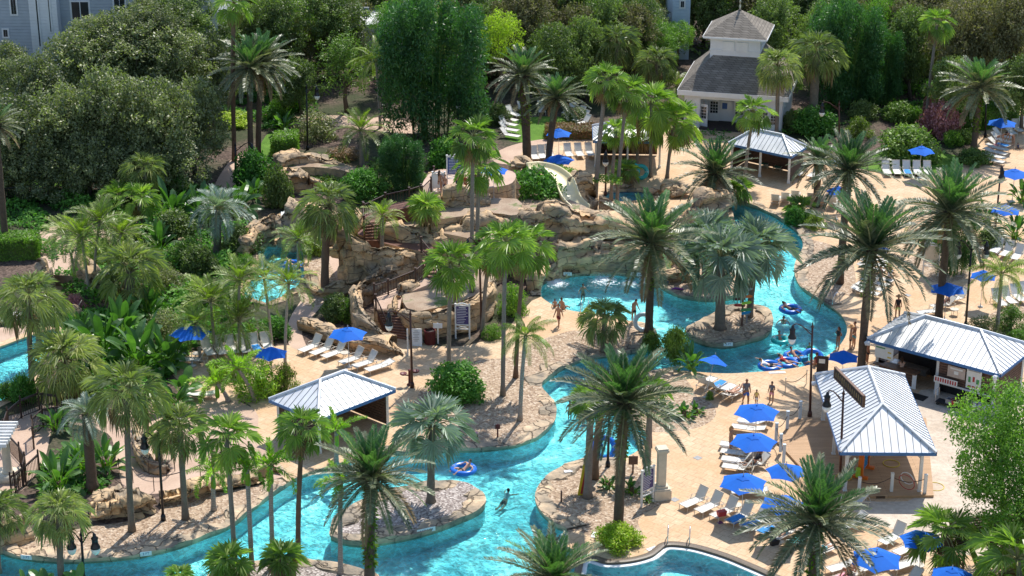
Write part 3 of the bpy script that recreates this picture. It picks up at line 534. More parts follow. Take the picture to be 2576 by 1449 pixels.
def strip(name, mat, line, wid, z, th, closed=False, seed=0, rough=.0, side=1):
    """kerb of stone along a line of 2D points: inner edge on the line, outer edge wid away, lumpy top"""
    n = len(line); rows = []; L = 0
    for i in range(n):
        a = line[(i-1) % n] if closed or i else line[0]; b = line[(i+1) % n] if closed or i < n-1 else line[-1]
        d = (b-a); d = d.normalized() if d.length > 1e-6 else Vector((1, 0)); nn = Vector((-d.y, d.x))*side
        L += (line[i]-line[i-1]).length if i else 0
        p = line[i]; nz = noise.noise(Vector((p.x*.8, p.y*.8, seed)))
        w_ = wid*(1+rough*1.2*nz+rough*.5*noise.noise(Vector((p.x*2.5, p.y*2.5, seed+4))))
        cell = noise.cell(Vector((L*.9, seed, 3)))
        h = z+th*(1+rough*(1.3*nz+.9*(cell-.5)))
        row = [(p-nn*.05, z-.12), (p-nn*.06, h-.03), (p+nn*.06, h), (p+nn*w_*.55, h+rough*th*.8*noise.noise(Vector((p.x*1.7, p.y*1.7, seed+9)))), (p+nn*w_*.92, h-.02), (p+nn*w_, z-.01)]
        rows.append([(q.x, q.y, zz) for q, zz in row])
    vs = [v for r in rows for v in r]; k = 6; fs = []
    for i in range(n if closed else n-1):
        for j in range(k-1): fs.append((i*k+j, i*k+j+1, ((i+1) % n)*k+j+1, ((i+1) % n)*k+j))
    me = mesh_from(name, vs, fs, mat); bm = bmesh.new(); bm.from_mesh(me); bmesh.ops.recalc_face_normals(bm, faces=bm.faces[:]); bm.to_mesh(me); bm.free()
    if not rough: pass
    o = bpy.data.objects.new(name, me); link(o); o['kind'] = 'structure'; return o
def densify(line, d=.45, closed=False):
    out = []; n = len(line)
    for i in range(n if closed else n-1):
        a, b = line[i], line[(i+1) % n]; k = max(1, int((b-a).length/d)); out += [a+(b-a)*(j/k) for j in range(k)]
    if not closed: out.append(line[-1])
    return out
def shore(i0, i1): return densify(river[i0*4:i1*4+1])
def ri(x, y): return min(range(len(RIVER)), key=lambda i: (RIVER[i][0]-x)**2+(RIVER[i][1]-y)**2)
sd_ = 1
# orientation of the river outline (positive area = counter-clockwise): outside lies right of travel when ccw
area = sum(a.x*b.y-b.x*a.y for a, b in zip(river, river[1:]+river[:1]))
OUT = -1 if area > 0 else 1
for a, b, wd, mt, th, rg in [((1361,743),(1650,850),.5,'pavers',.01,0),]: pass
for (ax, ay), (bx, by), wd, th, rg, mt in [
    ((0,1382),(711,1223),.95,.16,.75,'coping_stone'), ((747,1200),(911,1148),.5,.03,.02,'pavers'), ((911,1148),(1528,891),.95,.15,.75,'coping_stone'),
    ((1528,891),(1646,828),.8,.14,.7,'coping_stone'), ((1655,713),(1838,518),.7,.13,.7,'coping_stone'), ((1851,507),(2022,725),.75,.13,.7,'coping_stone'), ((2022,725),(2092,770),.7,.08,.5,'coping_stone'),
    ((2092,770),(1750,936),.42,.025,.02,'pavers'), ((1690,930),(1588,1050),.75,.13,.7,'coping_stone'), ((1581,1147),(1428,1334),.95,.15,.75,'coping_stone'), ((985,1570),(490,1500),.8,.13,.7,'coping_stone'), ((1360,743),(1400,697),.8,.35,.8,'coping_stone')]:
    sd_ += 7; strip('coping', mt, shore(ri(ax, ay), ri(bx, by)), wd, 0, th, False, sd_, rg, OUT)
for isl, wd in ((isleA, .95), (isleB, .85)):
    ar = sum(a.x*b.y-b.x*a.y for a, b in zip(isl, isl[1:]+isl[:1]))
    strip('coping', 'coping_stone', densify(isl, .4, True), wd, .1, .14, True, wd*31, .7, 1 if ar > 0 else -1)
def ring(out, mat, wd, z, th, inner=False, nm='coping', rough=.02):
    ar = sum(a.x*b.y-b.x*a.y for a, b in zip(out, out[1:]+out[:1])); sgn = (1 if ar > 0 else -1)*(1 if inner else -1)
    strip(nm, mat, densify(out, .5, True), wd, z, th, True, 3, rough, sgn)
ring(poolD, 'brown_tile', .35, 0, .06); ring(poolD, 'white_step', .3, -.15, .05, True, 'pool_step'); ring(poolW, 'pavers', .6, 0, .04); ring(poolG, 'rock', .6, 0, .2, rough=.8); ring(poolK, 'rock', .4, 0, .12, rough=.8)
# ------------------------------------------------------------------ foliage builders
def kite(mb, p, d, nrm, l, wd, droop=0.0):
    d = d.normalized(); s = d.cross(nrm); s = s.normalized() if s.length > 1e-5 else Vector((1, 0, 0))
    m = p+d*l*.42; t = p+d*l-Vector((0, 0, droop*l))
    mb.add([p, m-s*wd/2, t, m+s*wd/2], [(0, 1, 2, 3)])
def feather(name, nf, L, e_hi, e_lo, droop, nl, ll, wd, mat, young=None, fwd=.75, lift=.35, hang=0.0, plume=False, seed=1, bare=.16, arch=1.4, spiral=137.5):
    r = random.Random(seed); mb = MB()
    for i in range(nf):
        q = (i+.5)/nf; az = R(spiral*i+r.uniform(-14, 14)); e0 = R(e_hi+(e_lo-e_hi)*q**1.05+r.uniform(-7, 7))
        Lf = L*(.62+.38*min(1, q*2.4))*r.uniform(.88, 1.08); dr = R(droop)*(.45+.75*q)*r.uniform(.8, 1.2)
        N = 12; pts = [Vector((0, 0, 0))]; tang = []
        sw = R(r.uniform(-12, 12))
        for k in range(N):
            t = (k+.5)/N; e = e0-dr*t**arch; a = az+sw*t
            d = Vector((math.cos(a)*math.cos(e), math.sin(a)*math.cos(e), math.sin(e))); tang.append(d)
            pts.append(pts[-1]+d*Lf/N)
        mb.mi = 1; mb.tv = .5; rr = wd*.55
        mb.tube(pts, [max(.006, rr*(1.6-1.5*k/N)) for k in range(N+1)], 3, False)
        is_young = young and q < .3; is_old = young and q > .93
        mb.mi = 2 if is_young else 3 if is_old else 0; tw = r.uniform(-.25, .25); ft = r.uniform(.2, .8)
        for k in range(nl):
            t = bare+(1-bare)*(k+.5)/nl; f = t*N; j = min(N-1, int(f)); p = pts[j].lerp(pts[j+1], f-j); T = tang[j]
            T, S, U = basis(T)
            if tw: rot = Matrix.Rotation(tw, 3, T); S = rot @ S; U = rot @ U
            prof = (math.sin(math.pi*min(1, .18+t*.72))**.7)*(1-.25*t)
            l = ll*prof*r.uniform(.85, 1.1)
            for sgn in (-1, 1):
                mb.tv = min(1, max(0, ft+r.uniform(-.3, .3)))
                if plume:
                    a = r.uniform(0, 2*math.pi); d = T*.7+(S*math.cos(a)+U*math.sin(a))*.8
                else: d = T*(fwd+.5*t)+S*sgn*1.0+U*(lift+r.uniform(-.15, .15))
                d = d.normalized(); 
                if hang:
                    m = p+d*l*.45; d2 = (d*.35-Vector((0, 0, hang))).normalized(); s_ = T*wd*.5
                    tip = m+d2*l*.6
                    mb.add([p-s_*.6, m-s_, tip, m+s_, p+s_*.6], [(0, 1, 3, 4), (1, 2, 3)])
                else: kite(mb, p, d, U+S*sgn*r.uniform(-.6, .6)+T*r.uniform(-.3, .3), l, wd)
    return mb.mesh(name, [mat, 'frond_stalk', young or mat, 'frond_dry'])
def fan(name, nl, pet, br, ns, e_hi, e_lo, mat, seed=1, spread=115, droop=.35, dry=0, old='frond_dry', fold=.25, width=1.0, petmat='frond_stalk'):
    r = random.Random(seed); mb = MB()
    for i in range(nl):
        q = (i+.5)/nl; az = R(137.5*i+r.uniform(-15, 15)); e = R(e_hi+(e_lo-e_hi)*q+r.uniform(-8, 8))
        d = Vector((math.cos(az)*math.cos(e), math.sin(az)*math.cos(e), math.sin(e)))
        pl = pet*(.55+.5*min(1, q*2))*r.uniform(.85, 1.15)
        e2 = e-R(18+22*q); d2 = Vector((math.cos(az)*math.cos(e2), math.sin(az)*math.cos(e2), math.sin(e2)))
        c = d*pl*.6+d2*pl*.4
        mb.mi = 1; mb.tv = .5; mb.tube([(0, 0, 0), d*pl*.6, c], [.035*br, .025*br, .018*br], 3, False)
        isdry = q > 1-dry; mb.mi = 2 if isdry else 0
        e3 = e2-R(12+15*q); T = Vector((math.cos(az)*math.cos(e3), math.sin(az)*math.cos(e3), math.sin(e3)))
        T, S, U = basis(T); rot = Matrix.Rotation(r.uniform(-.5, .5), 3, T); S = rot @ S; U = rot @ U
        b0 = br*r.uniform(.85, 1.1); ft = r.uniform(.15, .85); dph = 2*R(spread)/ns
        for k in range(ns):
            ph = -R(spread)+dph*(k+.5); cs, sn = math.cos(ph), math.sin(ph)
            dirv = (T*cs+S*sn+U*fold*(abs(sn)-.25)).normalized(); side = (S*cs-T*sn).normalized()
            l = b0*(.72+.28*cs)*r.uniform(.92, 1.06); mid = .55*l; hw = mid*math.tan(dph/2)*1.02*width
            nrm = U*(1 if k % 2 else -1)*.06*l
            m = c+dirv*mid; tip = c+dirv*l-Vector((0, 0, droop*l*r.uniform(.4, 1)))*(.5+q*.6)
            mb.tv = min(1, max(0, ft+r.uniform(-.18, .18)))
            mb.add([c, m-side*hw+nrm, tip, m+side*hw-nrm], [(0, 1, 2, 3)])
    return mb.mesh(name, [mat, petmat, old])
def leafcloud(name, blobs, n, size, mat, seed=1, flat=.5, aspect=.55, shell=.55, hangy=0.0):
    """leaf-sized faces spread through a set of clumps (centre, radii)"""
    r = random.Random(seed); mb = MB(); tot = sum((b[1][0]*b[1][1]*b[1][2])**.67 for b in blobs)
    for c, rad in blobs:
        k = max(3, int(n*(rad[0]*rad[1]*rad[2])**.67/tot)); c = Vector(c); bt = r.uniform(.25, .75)
        for _ in range(k):
            d = Vector((r.gauss(0, 1), r.gauss(0, 1), r.gauss(0, 1))).normalized()
            rr = r.uniform(shell, 1.0)*(1+.12*r.gauss(0, 1))
            p = c+Vector((d.x*rad[0], d.y*rad[1], d.z*rad[2]))*rr
            nrm = (d*.5+Vector((r.gauss(0, .6), r.gauss(0, .6), flat+r.gauss(0, .6)))).normalized()
            dd = nrm.cross(Vector((r.gauss(0, 1), r.gauss(0, 1), r.gauss(0, 1)))); dd.z -= hangy
            if dd.length < 1e-3: continue
            l = size*r.uniform(.6, 1.35); mb.tv = min(1, max(0, bt+r.uniform(-.35, .35)))
            kite(mb, p, dd, nrm, l, l*aspect)
    return mb.mesh(name, mat)
def clumps(n, seed, r_in=.25, r_out=.42, squash=.9, spread=.72, bottom=-.75):
    r = random.Random(seed); out = []
    for i in range(n):
        z = bottom+(1-bottom)*((i+.5)/n); a = 2.4*i+r.uniform(-.4, .4); q = math.sqrt(max(.05, 1-z*z))*spread*r.uniform(.75, 1.15)
        s = r.uniform(r_in, r_out); out.append(((q*math.cos(a), q*math.sin(a), z*spread*squash), (s, s, s*.75)))
    for i in range(n//5): out.append(((r.uniform(-.35, .35), r.uniform(-.35, .35), r.uniform(-.4, .5)), (.4, .4, .35)))
    return out
PROTO = {}
def protos():
    P = PROTO
    for s in range(3):
        P['date', s] = feather('date_crown', 54, 3.5, 82, -30, 42, 44, .6, .07, 'leaf_date', 'leaf_date_young', .75, .35, seed=s+1, bare=.1)
        P['queen', s] = feather('queen_crown', 20, 2.7, 74, -14, 100, 36, .7, .042, 'leaf_queen', None, .6, .1, .9, seed=s+11, arch=1.15)
        P['robust', s] = feather('feather_crown', 24, 2.3, 78, -14, 84, 34, .52, .036, 'leaf_queen', None, .75, .3, .0, seed=s+15, arch=1.2)
        P['foxtail', s] = feather('foxtail_crown', 9, 2.0, 66, 2, 95, 75, .38, .05, 'leaf_foxtail', None, plume=True, seed=s+21, bare=.1, arch=1.3)
        P['pindo', s] = feather('pindo_crown', 38, 2.3, 76, -18, 115, 36, .52, .034, 'leaf_silver', None, .7, .45, seed=s+31, arch=1.1)
        P['fan', s] = fan('fan_crown', 25, 1.1, 1.0, 20, 84, -46, 'leaf_fan', s+41, 112, .3, .14, width=.92)
        P['sabal', s] = fan('sabal_crown', 40, 1.05, .9, 22, 86, -42, 'leaf_sabal', s+51, 116, .5, .08, fold=.6, width=.55)
        P['silver', s] = fan('silver_crown', 26, 1.15, 1.25, 26, 80, -32, 'leaf_silver', s+61, 122, .2, 0, fold=.45, width=.85)
        P['squat', s] = fan('squat_crown', 18, .55, .8, 18, 80, -18, 'leaf_fan', s+71, 120, .25, .1)
        P['oak', s] = leafcloud('oak_crown', clumps(95, s+1, .09, .23, .95, .9), 15000, .068, 'leaf_oak', s+1)
        P['dark', s] = leafcloud('dark_crown', clumps(90, s+5, .1, .24, .95, .88), 14000, .07, 'leaf_dark', s+5)
        P['brown', s] = leafcloud('brown_crown', clumps(90, s+25, .1, .23, .95, .88), 13500, .066, 'leaf_brown', s+25)
        P['bright', s] = leafcloud('bright_crown', clumps(70, s+9, .12, .26, .95, .85), 15000, .062, 'leaf_bright', s+9, aspect=.4)
        P['shrub', s] = leafcloud('shrub_crown', clumps(26, s+12, .28, .42, 1, .72, -.3), 5200, .12, 'leaf_shrub', s+12)
        P['bush', s] = leafcloud('loose_crown', clumps(30, s+17, .18, .36, 1, .8, -.5), 3600, .13, 'leaf_bright', s+17, aspect=.35)
    P['lime', 0] = leafcloud('lime_crown', clumps(40, 77, .14, .26, .9, .85), 7000, .06, 'leaf_lime', 3)
    P['sparse', 0] = leafcloud('sparse_crown', clumps(60, 78, .08, .17, .9, .95), 4600, .06, 'leaf_hedge', 4)
protos()
ASP = {'date': 3.3, 'queen': 2.1, 'robust': 1.85, 'foxtail': 1.6, 'pindo': 1.9, 'fan': 1.75, 'sabal': 1.7, 'silver': 2.25, 'squat': 1.2}
def hexa(seed, n=1): return random.Random(seed).random()
def fern_mesh(pts, r0, z0, z1, seed):
    """ferns growing round a trunk between two shares of its length"""
    r = random.Random(seed); mb = MB(); n = len(pts)-1
    tot = sum((pts[i+1]-pts[i]).length for i in range(n))
    for _ in range(int(620*(z1-z0)*max(1, tot/7))):
        t = r.uniform(z0, z1)*n; j = min(n-1, int(t)); p = pts[j].lerp(pts[j+1], t-j); a = r.uniform(0, 6.283)
        lump = .75+.5*noise.noise(Vector((math.cos(a)*1.5, math.sin(a)*1.5, t*1.3+seed)))
        d = Vector((math.cos(a), math.sin(a), r.uniform(-.5, .7))); mb.tv = r.random()
        kite(mb, p+Vector((math.cos(a), math.sin(a), 0))*r0*.9, d, Vector((r.gauss(0, .4), r.gauss(0, .4), 1)), r.uniform(.2, .42)*lump, .13, .25)
    return mb.mesh('fern_foliage', 'leaf_fern')
NPALM = [0]
NICE = {'date': 'date_palm', 'queen': 'queen_palm', 'robust': 'feather_palm', 'foxtail': 'foxtail_palm', 'pindo': 'pindo_palm', 'fan': 'fan_palm', 'sabal': 'sabal_palm', 'silver': 'silver_fan_palm', 'squat': 'dwarf_fan_palm'}
def palm(kind, base, top, rad, label, zb=0.0, tr=None, fern=None, bark_=None, group=None, bend=.15, name=None):
    NPALM[0] += 1; k = NPALM[0]; r = random.Random(k*13)
    P = G(base[0], base[1], zb); h = height_at(P, top[1])-0; h = max(h-0, .5)
    T = Vector((P.x, P.y, P.z+h)); px = CX+(T-CAM).x/((T-CAM).dot(FW))*F_PX
    T.x += (top[0]-px)*mpp(T); m = mpp(T)
    th = thing(name or NICE[kind], label, 'palm tree', P, 0, group); L = T-P
    tr = tr or {'date': .27, 'fan': .145, 'sabal': .185, 'queen': .135, 'robust': .11, 'foxtail': .135, 'pindo': .22, 'silver': .23, 'squat': .13}[kind]
    bk = bark_ or {'date': 'bark_date', 'fan': 'bark_grey', 'sabal': 'bark_sabal', 'queen': 'bark_smooth', 'robust': 'bark_smooth', 'foxtail': 'bark_smooth', 'pindo': 'bark_sabal', 'silver': 'bark_sabal', 'squat': 'bark_brown'}[kind]
    pts = []; rs = []; N = 12; bv = Vector((L.x, L.y, 0))*bend
    for i in range(N+1):
        t = i/N; pts.append(L*t+bv*math.sin(math.pi*t)*-1)
        flare = 1+.4*math.exp(-t*h/.35)
        rr = tr*flare*(1-.14*t)
        if kind == 'date': rr = tr*(1+.3*math.exp(-t*h/.4))*(1+.25*max(0, (t-.8)/.2))
        rs.append(rr*(1+.06*math.sin(i*2.1+k)))
    mb = MB(); mb.tube(pts, rs, 10); part('trunk', mb.mesh('trunk', bk, True), th)
    s = rad*m/ASP[kind]
    c = part('crown', PROTO[kind, k % 3], th, L); c.scale = (s, s, s*r.uniform(.95, 1.05)); c.rotation_euler = (r.uniform(-.06, .06), r.uniform(-.06, .06), r.uniform(0, 6.28))
    if kind in ('date',):
        b2 = MB(); r_ = random.Random(k)
        for i in range(70):
            a = 2.4*i; z = -.75+.8*i/70; rr = tr*(1.05+.35*(i/70)); b2.tube([Vector((math.cos(a)*rr*.7, math.sin(a)*rr*.7, z)), Vector((math.cos(a)*rr*1.35, math.sin(a)*rr*1.35, z+.28))], [.07, .03], 4)
        part('leaf_bases', b2.mesh('leaf_bases', 'bark_date'), th, L)
    if kind == 'foxtail':
        b2 = MB(); b2.lathe([(tr*.8, -1.0), (tr*1.15, -.85), (tr*.95, -.3), (tr*.4, .1)], 10); part('crownshaft', b2.mesh('crownshaft', 'leaf_foxtail', True), th, L)
    if fern: part('fern_foliage', fern_mesh(pts, tr, fern[0], fern[1], k), th)
    return th
def tree(kind, base, cen, rx, ry, label, name='oak_tree', zb=0.0, depth=None, group=None, var=None, trunk_r=None, lean=None):
    NPALM[0] += 1; k = NPALM[0]; r = random.Random(k*17)
    P = G(base[0], base[1], zb); m = mpp(P); h = height_at(P, cen[1])
    th = thing(name, label, 'tree', P, 0, group)
    T = Vector((0, 0, h)); Cp = P+T; px = CX+(Cp-CAM).x/((Cp-CAM).dot(FW))*F_PX; T.x += (cen[0]-px)*mpp(Cp)
    ax, az = rx*m, ry*m/.93; ay = depth or ax
    pr = PROTO[kind, k % 3] if (kind, 1) in PROTO else PROTO[kind, 0]
    c = part('crown', pr, th, T); c.scale = (ax, ay, az); c.rotation_euler = (0, 0, r.choice((0, math.pi))+r.uniform(-.3, .3))
    mb = MB(); tr_ = trunk_r or max(.12, ax*.06); top = T+Vector((0, 0, az*.25))
    mb.tube([Vector((0, 0, -.2)), T*.3+Vector((r.uniform(-.2, .2), 0, 0)), T*.7, top], [tr_*1.35, tr_, tr_*.75, tr_*.3], 8)
    for i in range(7):
        a = r.uniform(0, 6.28); st = T*r.uniform(.45, .85); en = T+Vector((math.cos(a)*ax*.6, math.sin(a)*ay*.6, az*r.uniform(-.35, .45)))
        mb.tube([st, st.lerp(en, .5)+Vector((0, 0, .1*az)), en], [tr_*.45, tr_*.3, tr_*.1], 5)
    part('trunk', mb.mesh('trunk', 'bark_tree', True), th)
    return th
def shrub(kind, base, w_, h_, label, name='shrub', zb=0.0, depth=None, group=None, mat=None, cat='shrub'):
    """low plant: base = middle of its foot in the photo, width and height in photo units"""
    NPALM[0] += 1; k = NPALM[0]; P = G(base[0], base[1], zb); m = mpp(P); az = max(.2, (h_-w_*.2)*m/.93)
    th = thing(name, label, cat, P, 0, group)
    me = PROTO[kind, k % 3]
    if mat:
        key = (kind, k % 3, mat)
        if key not in PROTO: PROTO[key] = me.copy(); PROTO[key].materials[0] = MATS[mat]
        me = PROTO[key]
    c = part('foliage', me, th, (0, 0, az*.28)); c.scale = (w_/2*m, depth or w_/2*m, az*.85); c.rotation_euler = (0, 0, hexa(k)*.8-.4)
    mb = MB(); r = random.Random(k)
    for i in range(6): a = i*1.05; mb.tube([(0, 0, -.05), (math.cos(a)*w_*m*.2, math.sin(a)*w_*m*.2, az*.7)], [.04, .02], 5)
    part('stem', mb.mesh('stem', 'bark_tree'), th); return th
def hedge(corners, h, mat, label, zb=0.0, name='hedge', dens=230, size=.17):
    """clipped hedge: dense leaf faces over a block standing on four ground corners"""
    NPALM[0] += 1; k = NPALM[0]; r = random.Random(k); pts = [G(x, y, zb) for x, y in corners]; c = sum(pts, Vector())/len(pts)
    th = thing(name, label, 'hedge', c); Q = [p-c for p in pts]; mb = MB(); n = len(Q)
    def sprinkle(fn, area, nrm):
        for _ in range(int(area*dens)):
            p = fn(r.random(), r.random()); nn = (nrm+Vector((r.gauss(0, .5), r.gauss(0, .5), r.gauss(0, .5)))).normalized()
            p = p+nrm*(r.uniform(-.22, .06)+.12*noise.noise(p*.9)); mb.tv = min(1, max(0, .5+.45*noise.noise(p*.7)+r.uniform(-.3, .3)))
            kite(mb, p, nn.cross(Vector((r.gauss(0, 1), r.gauss(0, 1), r.gauss(0, 1)))), nn, size*r.uniform(.7, 1.3), size*.55)
    for i in range(n):
        a, b = Q[i], Q[(i+1) % n]; e = b-a; nr = Vector((e.y, -e.x, 0)).normalized()
        if nr.dot((a+b)/2) < 0: nr = -nr
        sprinkle(lambda u, v: a+e*u*1.0+Vector((0, 0, h*v))+(-nr)*max(0, v-.8)*1.2, e.length*h, nr)
    A = (Q[1]-Q[0]).cross(Q[2]-Q[0]).length
    def top(u, v):
        p = (Q[0].lerp(Q[1], u)).lerp(Q[3 % n].lerp(Q[2], u), v); ed = max(abs(u-.5), abs(v-.5))*2
        return p+Vector((0, 0, h*(1.04-.1*ed**4)))
    sprinkle(top, A, Vector((0, 0, 1)))
    part('foliage', mb.mesh('foliage', mat), th)
    b2 = MB(); b2.add([p*.86+Vector((0, 0, z)) for z in (0, h*.86) for p in Q], [tuple(range(n-1, -1, -1)), tuple(range(n, 2*n))]+[(i, (i+1) % n, n+(i+1) % n, n+i) for i in range(n)])  # one solid darker block filling the hedge inside its leaf faces
    part('dark_core', b2.mesh('dark_core', 'leaf_dark'), th); return th
def paddle_mesh(nl, L, seed, wide=.3, e_hi=82, e_lo=25, mat='leaf_banana'):
    r = random.Random(seed); mb = MB()
    for i in range(nl):
        q = (i+.5)/nl; az = R(137.5*i+r.uniform(-20, 20)); e0 = R(e_hi+(e_lo-e_hi)*q+r.uniform(-8, 8)); Lf = L*r.uniform(.75, 1.1)
        pts = [Vector((r.uniform(-.25, .25), r.uniform(-.25, .25), 0))]; N = 9; T = []
        dr = R(70)*r.uniform(.5, 1.2)*(.4+q)
        for k in range(N):
            t = (k+.5)/N; e = e0-dr*t**2; d = Vector((math.cos(az)*math.cos(e), math.sin(az)*math.cos(e), math.sin(e))); T.append(d); pts.append(pts[-1]+d*Lf/N)
        mb.mi = 1; mb.tube(pts[:6], [.05, .045, .04, .03, .025, .02], 4, False)
        mb.mi = 0; base_t = r.uniform(.2, .8); vs = []; rr = Matrix.Rotation(r.uniform(-.6, .6), 3, T[5])
        for k in range(4, N+1):
            t = (k-4)/(N-4); wd = wide*L*.42*math.sin(math.pi*min(1, .12+.86*t))**.6*(1 if t < .99 else .05)
            d, s, u = basis(T[min(k, N-1)]); s = rr @ s; u = rr @ u
            vs += [pts[k]-s*wd+u*wd*.3, pts[k], pts[k]+s*wd+u*wd*.3]
        n = N-4
        for k in range(n):
            for j in (0, 1):
                mb.tv = min(1, max(0, base_t+r.uniform(-.15, .15))); a = k*3+j
                mb.add([vs[a], vs[a+1], vs[a+4], vs[a+3]], [(0, 1, 2, 3)])
    return mb.mesh('leaf_fan', [mat, 'leaf_foxtail'])
for s in range(3): PROTO['paddle', s] = paddle_mesh(24, 2.5, s+3, .22); PROTO['banana', s] = paddle_mesh(11, 2.4, s+13, .36, 80, 5)
for s in range(2): PROTO['clump', s] = paddle_mesh(24, 1.0, s+23, .3, 80, 10)
def bigleaf(kind, base, w_, label, name='bird_of_paradise_plant', zb=0.0, group=None):
    NPALM[0] += 1; k = NPALM[0]; P = G(base[0], base[1], zb); s = w_*mpp(P)/(1.6 if kind == 'clump' else 3.6)
    th = thing(name, label, 'plant', P, hexa(k)*6.28, group)
    c = part('foliage', PROTO.get((kind, k % 3)) or PROTO[kind, k % 2], th); c.scale = (s, s, s*hexa(k+5)*.3+s*.95)
    mb = MB()
    for i in range(5): a = i*1.25; mb.tube([(math.cos(a)*.15, math.sin(a)*.15, -.05), (math.cos(a)*.1*s, math.sin(a)*.1*s, .5*s)], [.06, .04], 6)
    part('stem', mb.mesh('stem', 'bark_brown'), th); return th
